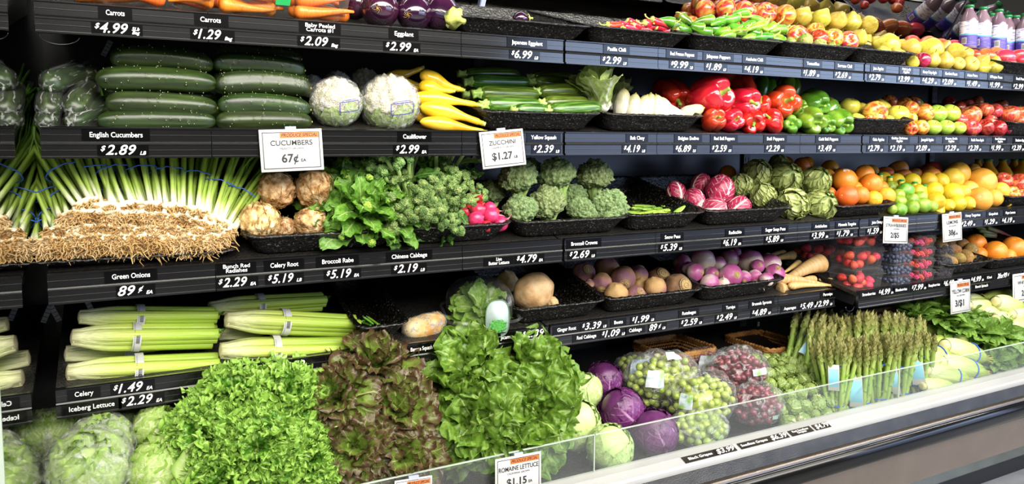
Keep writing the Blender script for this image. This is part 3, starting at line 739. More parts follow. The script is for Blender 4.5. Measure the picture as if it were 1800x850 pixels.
for t, ls in PT.items():
    for a in ls: price_tag(a[0], a[1], a[2], t, a[3], a[4], a[5])
# strips lying on the white front rail
for txt, px, py, w, kind in (('Black Grapes', 1231, 797, 58, 'n'), ('$3.99', 1274, 782, 36, 'p'), ('Seedless Grapes', 1326, 768, 52, 'n'), ('$6.39', 1368, 757, 32, 'p'), ('Red Seedless|Grapes', 1408, 747, 38, 'n'), ('$4.79', 1444, 738, 26, 'p')):
    Yr = 1.563; p = at(px, py, Yr); z = 0.587; p.z = z
    x0 = at(px - w / 2, py, Yr).x; x1 = at(px + w / 2, py, Yr).x; hw = (x1 - x0) / 2
    rz = Quaternion((1, 0, 0), -(pi / 2 - 0.38))
    r = empty('rail_label' if kind == 'n' else 'rail_price_tag', (p.x, Yr, z), rz)
    b = MB(); b.add(*box(-hw, hw, -0.0008, 0, -0.0115, 0.0115), flat=True); link('insert', b.mesh('insert', M('brown_insert', ['1d1713', '2a221c'], scale=20, rough=0.35)), r)
    body = txt.replace('|', '\n'); V, fs = text_vf(body, 1.0, 0.0 if kind == 'n' else 0.32, 0.016); a, b_ = vw(V)
    size = (0.0125 if '|' not in txt else 0.010) if kind == 'n' else 0.024; sx = min(1.3, 1.75 * hw / ((b_ - a) * size))
    V = [Vector((v.x * size * sx, v.y * size - 0.001, v.z * size)) for v in V]
    b = MB(); b.add(V, fs, flat=True); link('lettering', b.mesh('lettering', mat_letter), r)
    tag(r, f'dark strip reading {txt.replace("|", " ")} on the white front rail', 'label' if kind == 'n' else 'price tag', 'dark strips on the white front rail')

# paper price signs
def sign(tl, tr, bl, t, title, sub, price, unit, label, Yoff=-0.014, yaw=0.0, wrap=None):
    Y = TIER[t][0] + Yoff
    A, B, C = at(*tl, Y), at(*tr, Y), at(*bl, Y); w = (B - A).length; h = (C - A).length
    an = -math.atan2((B - A).z, (B - A).x)
    c = A + (B - A) / 2 + (C - A) / 2
    r = empty('price_sign', c, Quaternion((0, 1, 0), an) @ Quaternion((0, 0, 1), yaw) @ Quaternion((1, 0, 0), -0.06))
    b = MB(); b.add(*rbox(-w / 2, w / 2, 0, 0.0016, -h / 2, h / 2, 0.0006, 1)); link('card', b.mesh('card', mat_paper), r)
    b = MB(); m = 0.045 * w; e = 0.012 * w
    for q in ((-w / 2 + m, w / 2 - m, h / 2 - m - e, h / 2 - m), (-w / 2 + m, w / 2 - m, -h / 2 + m, -h / 2 + m + e), (-w / 2 + m, -w / 2 + m + e, -h / 2 + m, h / 2 - m), (w / 2 - m - e, w / 2 - m, -h / 2 + m, h / 2 - m)):
        b.add(*box(q[0], q[1], -0.0003, 0, q[2], q[3]), flat=True)
    def tx(body, z, hgt, shear=0, bold=0.0, maxw=0.86, x=0, dz=0, sxm=1.0):
        V, fs = text_vf(body, 1.0, shear, bold); a, b_ = vw(V); s = hgt / 0.72
        sx = min(sxm, maxw * w / ((b_ - a) * s)); V = [Vector((v.x * s * sx + x * w, -0.0007 + v.y * s, v.z * s + z)) for v in V]
        b.add(V, fs, flat=True); return (b_ - a) * s * sx
    tx(title, h * 0.17, h * 0.125, 0, 0.012)
    if sub: tx(sub, h * 0.04, h * 0.05, 0, 0.0, 0.5)
    pw = tx(price, -h * 0.2, h * 0.2, 0, 0.02, 0.6, x=-0.04)
    if unit: tx(unit, -h * 0.25, h * 0.075, 0, 0.02, 0.2, x=-0.04 + pw / w / 2 + 0.08)
    tx('PRODUCE SPECIAL', h * 0.355, h * 0.085, 0.3, 0.012, 0.58, x=0.13)
    link('print', b.mesh('print', mat_dark), r)
    b = MB(); b.add(*box(-w * 0.18, w / 2 - m - e, -0.0004, 0, h * 0.29, h * 0.42), flat=True); link('orange_band', b.mesh('orange_band', mat_orange), r)
    b = MB(); b.add(*box(-0.012, 0.012, -0.001, 0.004, h / 2 - 0.003, h / 2 + 0.006), flat=True); link('clip', b.mesh('clip', mat_clip), r)
    tag(r, label, 'sign', 'white produce special signs')
sign((453, 228), (564, 225.5), (461, 303), 2, 'CUCUMBERS', 'MEXICO GROWN', '67\u00a2', 'EA', 'white CUCUMBERS 67 cents sign with orange band below the cucumbers')
sign((839, 233), (916, 226), (852, 297), 2, 'ZUCCHINI', 'USA/MEXICO GROWN', '$1.27', 'LB', 'tilted white ZUCCHINI $1.27 sign with orange band')
sign((1554, 380), (1597, 382), (1552, 427), 3, 'STRAWBERRIES', 'CALIFORNIA', '2/$5', '', 'white STRAWBERRIES 2/$5 sign hanging above the berry clamshells')
sign((1653, 378), (1687, 374), (1661, 424), 3, 'LEMONS', 'USA GROWN', '38\u00a2', 'EA', 'white 38 cents sign below the lemons')
sign((1661, 503), (1696, 498), (1681, 544), 5, 'YELLOW CORN', 'USA GROWN', '3/$1', '', 'white YELLOW CORN sign with orange band above spinach')
sign((1774, 487), (1822, 480), (1787, 528), 5, 'WHITE CORN', 'USA GROWN', '2/$1', '', 'white WHITE CORN sign cut by the right photo edge')
sign((870, 808), (951, 793), (871, 872), 0, 'ROMAINE LETTUCE', 'CALIFORNIA GROWN', '$1.15', 'EA', 'white ROMAINE LETTUCE $1.15 sign in front of the guard pane', Yoff=-0.03)
sign((692, 846), (758, 836), (694, 905), 0, 'RED LEAF LETTUCE', 'CALIFORNIA GROWN', '$1.15', 'EA', 'white sign with orange band at the bottom edge, below red lettuce', Yoff=-0.03)
# ------------------------------------------------------------------ kinds of produce (each built once at unit width, then copied)
def gradmat(name, stops, streak=0.25, sscale=(2, 60, 60), rough=0.4, bump=0.25, jitter=0.15, trans=0.0, spot=None):
    """colour runs along the piece's own length (u)"""
    if name in MATS: return MATS[name]
    m = bpy.data.materials.new(name); m.use_nodes = True; MATS[name] = m
    nt = m.node_tree; N = nt.nodes; L = nt.links; b = N['Principled BSDF']; b.inputs['Roughness'].default_value = rough
    uv = N.new('ShaderNodeUVMap'); uv.uv_map = 'leaf'; sx = N.new('ShaderNodeSeparateXYZ'); L.new(uv.outputs[0], sx.inputs[0])
    r = N.new('ShaderNodeValToRGB'); e = r.color_ramp.elements
    while len(e) < len(stops): e.new(0.5)
    for i, (p, c) in enumerate(stops): e[i].position = p
    for i, (p, c) in enumerate(stops): e[i].color = lin(c)
    tc = N.new('ShaderNodeTexCoord'); mp = N.new('ShaderNodeMapping'); mp.inputs['Scale'].default_value = sscale
    L.new(tc.outputs['Object'], mp.inputs[0]); no = N.new('ShaderNodeTexNoise'); no.inputs['Scale'].default_value = 1.0; no.inputs['Detail'].default_value = 4
    L.new(mp.outputs[0], no.inputs['Vector'])
    ad = N.new('ShaderNodeMath'); ad.operation = 'MULTIPLY_ADD'; ad.inputs[1].default_value = 0.12; L.new(no.outputs[0], ad.inputs[0]); 
    sb = N.new('ShaderNodeMath'); sb.operation = 'SUBTRACT'; sb.inputs[1].default_value = 0.06; L.new(sx.outputs[0], sb.inputs[0]); L.new(sb.outputs[0], ad.inputs[2])
    L.new(ad.outputs[0], r.inputs[0])
    hs = N.new('ShaderNodeHueSaturation'); mr = N.new('ShaderNodeMapRange'); mr.inputs['From Min'].default_value = 0.3; mr.inputs['From Max'].default_value = 0.7
    mr.inputs['To Min'].default_value = 1 - streak; mr.inputs['To Max'].default_value = 1 + streak; L.new(no.outputs[0], mr.inputs['Value'])
    oi = N.new('ShaderNodeObjectInfo'); mj = N.new('ShaderNodeMapRange'); mj.inputs['To Min'].default_value = 1 - jitter; mj.inputs['To Max'].default_value = 1 + jitter * 0.6
    L.new(oi.outputs['Random'], mj.inputs['Value']); mu = N.new('ShaderNodeMath'); mu.operation = 'MULTIPLY'; L.new(mr.outputs[0], mu.inputs[0]); L.new(mj.outputs[0], mu.inputs[1])
    L.new(mu.outputs[0], hs.inputs['Value']); L.new(r.outputs[0], hs.inputs['Color']); col = hs.outputs[0]
    L.new(col, b.inputs['Base Color'])
    bp = N.new('ShaderNodeBump'); bp.inputs['Strength'].default_value = bump; bp.inputs['Distance'].default_value = 0.01
    L.new(no.outputs[0], bp.inputs['Height']); L.new(bp.outputs[0], b.inputs['Normal'])
    if trans:
        tr = N.new('ShaderNodeBsdfTranslucent'); L.new(col, tr.inputs[0]); ms = N.new('ShaderNodeMixShader'); ms.inputs[0].default_value = trans
        L.new(b.outputs[0], ms.inputs[1]); L.new(tr.outputs[0], ms.inputs[2]); L.new(ms.outputs[0], N['Material Output'].inputs[0])
    return m
def sm(a, b, x):
    t = max(0, min(1, (x - a) / (b - a))); return t * t * (3 - 2 * t)
def one(name, V, fs, mat, uv=None): return MB().add(V, fs, 0, uv).mesh(name, mat)
m_stem = M('woody_stem', ['5a4426', '6f5a30'], scale=20, rough=0.7)
m_gstem = M('green_stem', ['6f9a34', '8db045'], scale=10, rough=0.5, bump=0.2)
m_cal = M('calyx_green', ['a6b04e', 'c2c46a', '8d9a3e'], scale=9, rough=0.55, bump=0.3)

# --- apples, pears, mangoes, citrus, kiwis
def apple_proto(kind, mat, tall=0.0, stem=True, seed=0):
    rs = random.Random(seed)
    def fn(d):
        s = sqrt(max(0, 1 - d.z * d.z)); z = d.z; a = math.atan2(d.y, d.x)
        r = 0.5 * s * (1 + 0.10 * z + (0.03 + tall * 0.1) * cos(5 * a) * (0.5 - 0.5 * z) * s)
        dim = (0.17 * exp(-(s / 0.30) ** 2)) if z > 0 else -(0.10 * exp(-(s / 0.26) ** 2))
        return Vector((r * cos(a), r * sin(a), (0.46 + tall * 0.12) * z - dim + 0.01 * mnoise.noise(d * 1.5 + Vector((seed, 0, 0)))))
    me = one(kind, *ball(fn, 28, 20), mat)
    st = one('stem', *tube([(0, 0, 0.25), (0.01, 0, 0.36), (0.04, 0.01, 0.47)], [0.018, 0.014, 0.02], 6), m_stem)
    return Proto(kind, me, [('stem', st, None, None)] if stem else [])
GALA = M('gala_skin', ['d8b64a', 'd9853a', 'bf3a26', 'ad2a26'], scale=2.2, stretch=(3, 3, 0.5), lo=0.36, hi=0.72, detail=4, rough=0.28, jitter=0.25, coat=0.3)
GOLD = M('golden_skin', ['c4bf3c', 'd6cf52', 'cfc044'], scale=3, rough=0.3, jitter=0.2, coat=0.3)
GRAN = M('granny_skin', ['9dbf3a', 'b4d052', '8fb432'], scale=4, rough=0.28, jitter=0.12, coat=0.3)
REDD = M('dark_red_skin', ['6f0d1c', '9a1a2a', 'b03038'], scale=2.4, stretch=(4, 4, 0.6), rough=0.25, jitter=0.2, coat=0.4)
PINK = M('pink_red_skin', ['c8503e', 'b32a2c', 'd8844e', 'bf3634'], scale=2.0, stretch=(2.5, 2.5, 0.6), rough=0.28, jitter=0.2, coat=0.3)
A_gala = [apple_proto('gala_apple', GALA, seed=i) for i in range(2)]
A_gold = [apple_proto('yellow_apple', GOLD, seed=4)]
A_gran = [apple_proto('green_apple', GRAN, seed=5)]
A_red = [apple_proto('red_apple', REDD, 0.5, seed=6)]
A_pink = [apple_proto('pink_apple', PINK, seed=7)]
stick = M('fruit_sticker', ['d8d8de', 'e9e7e2', 'b84a48'], scale=7, lo=0.4, hi=0.66, rough=0.4)
def with_sticker(pr, d, r=0.5, mat=None):
    """a round paper sticker lying on the fruit's skin in direction d"""
    d = Vector(d).normalized(); q = orient(d)
    V = [q @ Vector((0, 0, r + 0.006))]; n = 16
    for k in range(n): V.append(q @ Vector((0.11 * cos(2 * pi * k / n), 0.13 * sin(2 * pi * k / n), sqrt(r * r - 0.0169) + 0.004)))
    me = one('sticker', V, [(0, 1 + k, 1 + (k + 1) % n) for k in range(n)], mat or stick)
    return Proto(pr.name, pr.root, pr.parts + [('sticker', me, None, 'small round sticker')])
def pear_proto(kind, mat, seed=0, squat=0.0):
    def fn(d):
        t = (d.z + 1) / 2; a = math.atan2(d.y, d.x); s = sqrt(max(0, 1 - d.z * d.z))
        neck = sm(0.45, 0.98, t); r = 0.5 * s * (1 - (0.50 - squat * 0.3) * neck) * (1.0 + 0.06 * sin(pi * t))
        z = -0.45 + 1.18 * t + 0.06 * exp(-(s / 0.25) ** 2) * (1 if t < 0.5 else -0.4)
        return Vector((r * cos(a) + 0.05 * t * t, r * sin(a), z + 0.012 * mnoise.noise(d * 2 + Vector((seed, 3, 0)))))
    me = one(kind, *ball(fn, 26, 22), mat)
    st = one('stem', *tube([(0.04, 0, 0.66), (0.06, 0, 0.76), (0.12, 0.02, 0.88)], [0.025, 0.02, 0.028], 6), m_stem)
    return Proto(kind, me, [('stem', st, None, None)])
PEAR = M('yellow_pear_skin', ['967a22', 'b09830', 'bea842'], scale=7, detail=6, lo=0.25, hi=0.5, rough=0.36, jitter=0.2, coat=0.15)
ASIAN = M('asian_pear_skin', ['b8923a', 'c6a44a', 'c4ac48'], scale=9, detail=6, rough=0.5, jitter=0.15)
PEARS = [pear_proto('pear', PEAR, i) for i in range(2)]
ASIANP = [apple_proto('asian_pear', ASIAN, -0.4, True, 9)]
MANGO = M('mango_skin', ['a52a28', 'c0402e', 'c8643a', 'b03434'], scale=1.6, rough=0.3, jitter=0.25, coat=0.2)
def mango_fn(d): return Vector((d.x * 0.40 * (1 + 0.1 * d.z), d.y * 0.34, d.z * 0.5 + 0.05 * d.x * d.x))
MANGOS = [Proto('mango', one('mango', *ball(mango_fn, 22, 16), MANGO))]
PAPAYA = [Proto('papaya', one('papaya', *ball(mango_fn, 22, 16), M('papaya_skin', ['b8742a', 'd08a30', '7f7a30'], scale=2, rough=0.45, jitter=0.3)))]
def citrus_proto(kind, mat, nub=0.0, long=1.0, navel=True):
    def fn(d):
        s = sqrt(max(0, 1 - d.z * d.z)); r = 0.5
        p = Vector((d.x * r, d.y * r, d.z * r * long))
        if nub: p.z += nub * (exp(-(s / 0.22) ** 2)) * (1 if d.z > 0 else -0.6)
        elif navel: p.z -= 0.03 * exp(-(s / 0.16) ** 2) * (1 if d.z > 0 else -1)
        return p + d * 0.006 * mnoise.noise(d * 3)
    me = one(kind, *ball(fn, 26, 20), mat)
    parts = []
    if navel and not nub: parts = [('stem_scar', one('stem_scar', *ball(lambda d: Vector((d.x * 0.045, d.y * 0.045, 0.468 * long + d.z * 0.012)), 8, 5), m_cal), None, None)]
    return Proto(kind, me, parts)
ORANGE = [citrus_proto('orange', M('orange_peel', ['df8a1c', 'e5942a', 'e09c24'], scale=3, rough=0.38, bump=0.35, bscale=34, jitter=0.2, coat=0.15))]
TANGELO = [citrus_proto('tangelo', M('tangelo_peel', ['de6a1e', 'e27c2a'], scale=3, rough=0.36, bump=0.3, bscale=34, jitter=0.15, coat=0.15))]
GRAPEF = [citrus_proto('grapefruit', M('grapefruit_peel', ['e0982e', 'e6b040', 'dc8a3a'], scale=1.5, rough=0.4, bump=0.3, bscale=40, jitter=0.25, coat=0.1))]
LEMON = [citrus_proto('lemon', M('lemon_peel', ['ceaa1c', 'd8be2e'], scale=3, rough=0.36, bump=0.3, bscale=34, jitter=0.12, coat=0.15), 0.10, 1.05)]
LIME = [citrus_proto('lime', M('lime_peel', ['5f8f22', '88b036', 'a3c04a'], scale=2.5, rough=0.32, bump=0.3, bscale=34, jitter=0.3, coat=0.2), 0.05, 1.02)]
KIWI = [Proto('kiwi', one('kiwi', *ball(lambda d: Vector((d.x * 0.39, d.y * 0.39, d.z * 0.5)), 20, 16), M('kiwi_fuzz', ['7d5a2c', '94703c', 'a5834c'], scale=12, detail=6, rough=0.8, bump=0.5, bscale=90, jitter=0.2)))]
KIWI_S = [with_sticker(KIWI[0], (1, 0.3, 0.2), 0.385, M('blue_sticker', ['7a6ac0', 'd8d8e8'], scale=9, lo=0.45, hi=0.55, rough=0.4))]

# --- cucumbers, squash, zucchini, eggplants, chilies, peppers
def cuke_mesh(name, mat, seed, bend=0.05, rad=0.095, bumps=80, n=40, k=110, taper=0.5):
    rs = random.Random(seed); cen = [(rs.uniform(0.06, 0.94), rs.uniform(0, 2 * pi)) for _ in range(bumps)]
    pts = []; rr = []
    for i in range(k):
        t = i / (k - 1); e = (1 - abs(2 * t - 1) ** 6.5) ** 0.5 if 0 < t < 1 else 0.02
        pts.append(Vector((t - 0.5, 0, bend * (1 - (2 * t - 1) ** 2)))); rr.append(rad * max(0.06, e) * (1 - 0.10 * t))
    V, fs = tube(pts, rr, n, ref=(0, 0, 1)); out = []
    for i in range(k):
        t = i / (k - 1)
        for j in range(n):
            a = 2 * pi * j / n; p = Vector(V[i * n + j]); h = 0
            for (ct, ca) in cen:
                da = (a - ca + pi) % (2 * pi) - pi
                d2 = ((t - ct) / 0.0065) ** 2 + (da * rad / 0.0075) ** 2
                if d2 < 5: h += 0.0075 * exp(-d2)
            h += 0.003 * cos(5 * a + seed)
            c = pts[i]; out.append(p + (p - c).normalized() * h)
    b = MB().add(out, fs, 0, tube_uv(k, n))
    if bumps:
        for (ct, ca) in cen:                     # pale tips of the spines
            i = int(ct * (k - 1)); p = Vector(out[i * n + int(ca / (2 * pi) * n) % n]); nn = (p - pts[i]).normalized()
            b.add(*ball(lambda d: p + nn * 0.0035 + d * 0.0042, 6, 4), 1)
    return b.mesh(name, [mat, M('spine_tip', ['8a9464', '9fa67a'], scale=5, rough=0.5)])
CUKE_M = M('cucumber_skin', ['1a260c', '263812', '3c501e'], scale=3, stretch=(0.6, 9, 9), lo=0.36, hi=0.78, detail=5, rough=0.34, jitter=0.15, coat=0.15, bump=0.12, bscale=50)
m_cend = M('cucumber_end', ['b8a860'], rough=0.7)
CUKES = []
for i in range(3):
    me = cuke_mesh('cucumber', CUKE_M, i, 0.012 + 0.01 * i)
    e = one('stem_end', *tube([(0.492, 0, 0.0), (0.508, 0, 0.0)], [0.014, 0.008], 8), m_cend)
    CUKES.append(Proto('cucumber', me, [('stem_end', e, None, None)]))
FILM_T = film('shrink_wrap', 'ffffff', 0.015, 0.36, 5.0, 0.14, 0.8, 9.0, 0.55, 0.66, 1.0, (0.6, 5, 5), body=0.7, rim=0.05)
WRAP = []
for i in range(2):
    me = cuke_mesh('wrapped_cucumber', CUKE_M, 20 + i, 0.02, 0.10, 0)
    V, fs = tube([(-0.5 + k / 24, 0, 0.02 * (1 - (2 * k / 24 - 1) ** 2)) for k in range(25)] + [(0.53, 0.01, -0.02), (0.57, 0.0, -0.05), (0.63, -0.02, -0.10), (0.68, -0.01, -0.13)],
                 [0.012, 0.06, 0.086, 0.097] + [0.1055] * 17 + [0.1, 0.088, 0.065, 0.03] + [0.013, 0.01, 0.012, 0.02], 18, ref=(0, 0, 1))
    V = [Vector(v) + Vector((0, mnoise.noise(Vector(v) * 30), mnoise.noise(Vector(v) * 30 + Vector((9, 0, 0))))) * 0.004 for v in V]
    WRAP.append(Proto('wrapped_cucumber', me, [('plastic_wrap', one('plastic_wrap', V, fs, FILM_T), None, 'clear twisted plastic wrap')]))
ZUC_M = M('zucchini_skin', ['2a4410', '476a20', '74933c'], scale=5, stretch=(0.5, 10, 10), lo=0.35, hi=0.72, detail=6, rough=0.28, jitter=0.35, coat=0.25)
ZUC = []
for i in range(2):
    me = cuke_mesh('zucchini', ZUC_M, 40 + i, 0.015, 0.098, 0, n=16)
    V, fs = tube([(-0.47, 0, 0), (-0.50, 0, 0), (-0.53, 0, 0.005), (-0.58, 0.006, 0.01), (-0.60, 0.008, 0.012)], [0.06, 0.052, 0.04, 0.045, 0.05], 15, ref=(0, 0, 1))
    V = [Vector(((v[0]), v[1] * (1 + 0.22 * cos(5 * math.atan2(v[2], v[1]))), v[2] * (1 + 0.22 * cos(5 * math.atan2(v[2], v[1]))))) for v in V]
    ZUC.append(Proto('zucchini', me, [('stem', one('stem', V, fs, M('zucchini_stem', ['8fb04a', 'a9c466', '6f9636'], scale=30, rough=0.5)), None, 'pale green cut stem')]))
YS_M = M('yellow_squash_skin', ['d9a818', 'e6be2a', 'eacb3e'], scale=3, rough=0.27, jitter=0.12, coat=0.3)
YSQ = []
for i in range(2):
    k = 30; pts = []; rr = []
    for q in range(k):
        t = q / (k - 1); pts.append(Vector((t - 0.5, 0.02 * sin(3 * t + i), 0.10 * t * t * (1 + i * 0.5) - 0.02)))
        rr.append((0.135 * (1 - 0.62 * sm(0.3, 0.8, t))) * max(0.05, (1 - abs(2 * min(t, 0.5) - 1) ** 3) ** 0.5 if t < 0.5 else (1.0 if t < 0.96 else 0.75)))
    me = one('yellow_squash', *tube(pts, rr, 18, ref=(0, 0, 1)), YS_M)
    e = pts[-1]; st = one('stem', *tube([e, e + Vector((0.03, 0, 0.01)), e + Vector((0.055, 0, 0.015))], [0.045, 0.032, 0.036], 8), m_cal)
    YSQ.append(Proto('yellow_squash', me, [('stem', st, None, None)]))
EGG_M = M('eggplant_skin', ['1e0a1c', '2b0f26', '3d1630'], scale=2, rough=0.12, coat=0.8, jitter=0.25, spec=0.6)
EGG_S = M('blossom_scar', ['c8a848', '8a6a2e'], scale=20, rough=0.7)
def egg_fn(d):
    t = (d.z + 1) / 2; s = sqrt(max(0, 1 - d.z * d.z)); r = 0.5 * s * (1 - 0.42 * sm(0.4, 1.0, t))
    a = math.atan2(d.y, d.x); return Vector((r * cos(a), r * sin(a), -0.42 + 1.25 * t))
egg_b = one('eggplant', *ball(egg_fn, 30, 26), EGG_M)
sc = MB()
for k in range(7):
    a = k * 2.4; L_ = 0.05 + 0.10 * random.random(); pts = []
    for q in range(6):
        th = L_ * q / 5 * 2.2; pts.append((0.5 * sin(th) * cos(a + 0.3 * q), 0.5 * sin(th) * sin(a + 0.3 * q), -0.422 + 0.45 * (1 - cos(th)) ))
    sc.add(*tube(pts, [0.012, 0.012, 0.01, 0.008, 0.005, 0.002], 6, flat=(1, 0.5)))
egg_s = sc.mesh('blossom_scar', EGG_S)
V, fs = tube([(0, 0, 0.68), (0, 0, 0.80), (0, 0, 0.85), (0.02, 0, 0.95), (0.05, 0, 1.05)], [0.30, 0.20, 0.08, 0.06, 0.075], 20)
V = [Vector((v[0], v[1], v[2] + (0.06 * cos(5 * math.atan2(v[1], v[0])) if i < 20 else 0))) for i, v in enumerate(V)]
egg_c = one('calyx', V, fs, m_cal)
EGGS = [Proto('eggplant', egg_b, [('blossom_scar', egg_s, None, 'tan blossom scar'), ('calyx', egg_c, None, 'pale green calyx')])]
def bell_proto(kind, mat, seed, lobes=4):
    rs = random.Random(seed); ph = rs.uniform(0, 6)
    amp = [rs.uniform(0.8, 1.15) for _ in range(lobes)]
    def fn(d):
        a = math.atan2(d.y, d.x); s = sqrt(max(0, 1 - d.z * d.z)); z = d.z
        g = abs(sin((a * lobes + ph) / 2)) ** 0.55           # 0 in the grooves
        kq = amp[int(((a * lobes + ph) / (2 * pi)) % lobes)]
        r = 0.5 * (s ** 0.62) * (0.72 + 0.28 * g * (1 if z > -0.4 else kq)) * (1 + 0.10 * z) * (1 - 0.12 * (1 - g) * max(0, z))
        zz = 0.50 * (abs(z) ** 0.8) * (1 if z > 0 else -1)
        rr = r / 0.5
        if z > 0: zz += 0.07 * exp(-((rr - 0.62) / 0.25) ** 2) * g - 0.16 * exp(-(rr / 0.33) ** 2)
        else: zz += -0.07 * exp(-((rr - 0.45) / 0.22) ** 2) * g * kq + 0.10 * exp(-(rr / 0.22) ** 2)
        return Vector((r * cos(a), r * sin(a), zz * 1.02))
    me = one(kind, *ball(fn, 56, 34), mat)
    b = MB()
    b.add(*tube([(0, 0, 0.30), (0, 0, 0.36), (0, 0, 0.38), (0.02, 0, 0.44), (0.06, 0.02, 0.56), (0.08, 0.02, 0.60)], [0.17, 0.12, 0.06, 0.05, 0.045, 0.055], 14))
    return Proto(kind, me, [('stem', b.mesh('stem', m_gstem), None, 'green stem')])
RB_M = M('red_pepper_skin', ['b3121a', 'c41c20', 'cc3028'], scale=2, rough=0.16, coat=0.6, jitter=0.15)
GB_M = M('green_pepper_skin', ['3f7518', '5e9428', '7faa3a'], scale=2, rough=0.2, coat=0.5, jitter=0.25)
RBELL = [bell_proto('red_bell_pepper', RB_M, i, 4 if i != 1 else 3) for i in range(3)]
GBELL = [bell_proto('green_bell_pepper', GB_M, 10 + i, 4) for i in range(2)]
def chili_proto(kind, mat, seed, rad=0.13, curve=0.1, stemlen=0.3):
    rs = random.Random(seed); k = 18; pts = []; rr = []
    for q in range(k):
        t = q / (k - 1); pts.append(Vector((t - 0.5, curve * t * t + 0.02 * sin(6 * t + seed), 0.03 * sin(4 * t + seed))))
        rr.append(rad * (min(1, (t + 0.03) / 0.09) ** 0.5) * (1 - t ** 2.2 * 0.85) * (1 if t < 0.98 else 0.3))
    me = one(kind, *tube(pts, rr, 12, ref=(0, 0, 1)), mat)
    b = MB(); b.add(*tube([(-0.47, 0, 0), (-0.51, 0, 0), (-0.54, 0, 0.01), (-0.62, -0.02, 0.05), (-0.54 - stemlen * 0.8, -0.09, 0.09), (-0.54 - stemlen, -0.17, 0.08)], [rad * 0.85, rad * 0.7, 0.03, 0.025, 0.025, 0.035], 8))
    return Proto(kind, me, [('stem', b.mesh('stem', m_cal), None, None)])
CH_R = M('fresno_skin', ['b8141c', 'cf2a26'], scale=2, rough=0.2, coat=0.4, jitter=0.15)
CH_G = M('chili_skin', ['4c8a1c', '6fa42c', '8db83c'], scale=2, rough=0.22, coat=0.4, jitter=0.35)
FRESNO = [chili_proto('red_fresno_pepper', CH_R, i, 0.16, 0.05, 0.22) for i in range(2)]
ANAHEIM = [chili_proto('green_chili_pepper', CH_G, 5 + i, 0.13, 0.16 + 0.1 * i, 0.36) for i in range(3)]
JALAP = [chili_proto('jalapeno_pepper', M('jalapeno_skin', ['2f6a14', '4a8420', '63992c'], scale=2, rough=0.2, coat=0.4, jitter=0.25), 9 + i, 0.19, 0.06, 0.25) for i in range(2)]

# --- round roots
def root_proto(kind, mat, tail=0.0, squash=1.0, lump=0.03, seed=0, collar=None, tailmat=None, collar_r=0.14):
    def fn(d):
        s = sqrt(max(0, 1 - d.z * d.z)); p = Vector((d.x * 0.5, d.y * 0.5, d.z * 0.5 * squash)); p += d * lump * mnoise.noise(d * 1.8 + Vector((seed * 3.1, 0, 0)))
        if d.z < 0: p.z -= 0.08 * exp(-(s / 0.2) ** 2)
        return p
    parts = []
    if tail: parts.append(('root_tail', one('root_tail', *tube([(0, 0, -0.5 * squash), (0.01, 0.01, -0.5 * squash - tail * 0.3), (0.06, 0.0, -0.5 * squash - tail * 0.7), (0.14, -0.02, -0.5 * squash - tail)], [0.10, 0.05, 0.022, 0.008], 8), tailmat or mat), None, None))
    if collar:
        b = MB(); nn = 18
        for rr, zz in ((collar_r, 0.492), (collar_r * 0.66, 0.515), (collar_r * 0.36, 0.525)):
            P = [(rr * cos(2 * pi * k / nn), rr * sin(2 * pi * k / nn), zz * squash - 0.45 * (rr ** 2)) for k in range(nn + 1)]
            b.add(*tube(P, 0.018, 6, cap=False))
        b.add(*ball(lambda d: Vector((d.x * collar_r * 0.9, d.y * collar_r * 0.9, 0.485 * squash + d.z * 0.03)), 14, 6))
        parts.append(('crown', b.mesh('crown', collar), None, 'ringed crown'))
    return Proto(kind, one(kind, *ball(fn, 28, 20), mat), parts)
RAD = [root_proto('radish', M('radish_skin', ['c41e3e', 'd63a54', 'b81634'], scale=2, rough=0.3, jitter=0.15, coat=0.2), 0.42, 1.0, 0.02, 1, None, M('radish_tail', ['e0a0a4', 'd06a78'], scale=4, rough=0.5)),
       root_proto('radish', MATS['radish_skin'], 0.0, 1.05, 0.02, 2)]
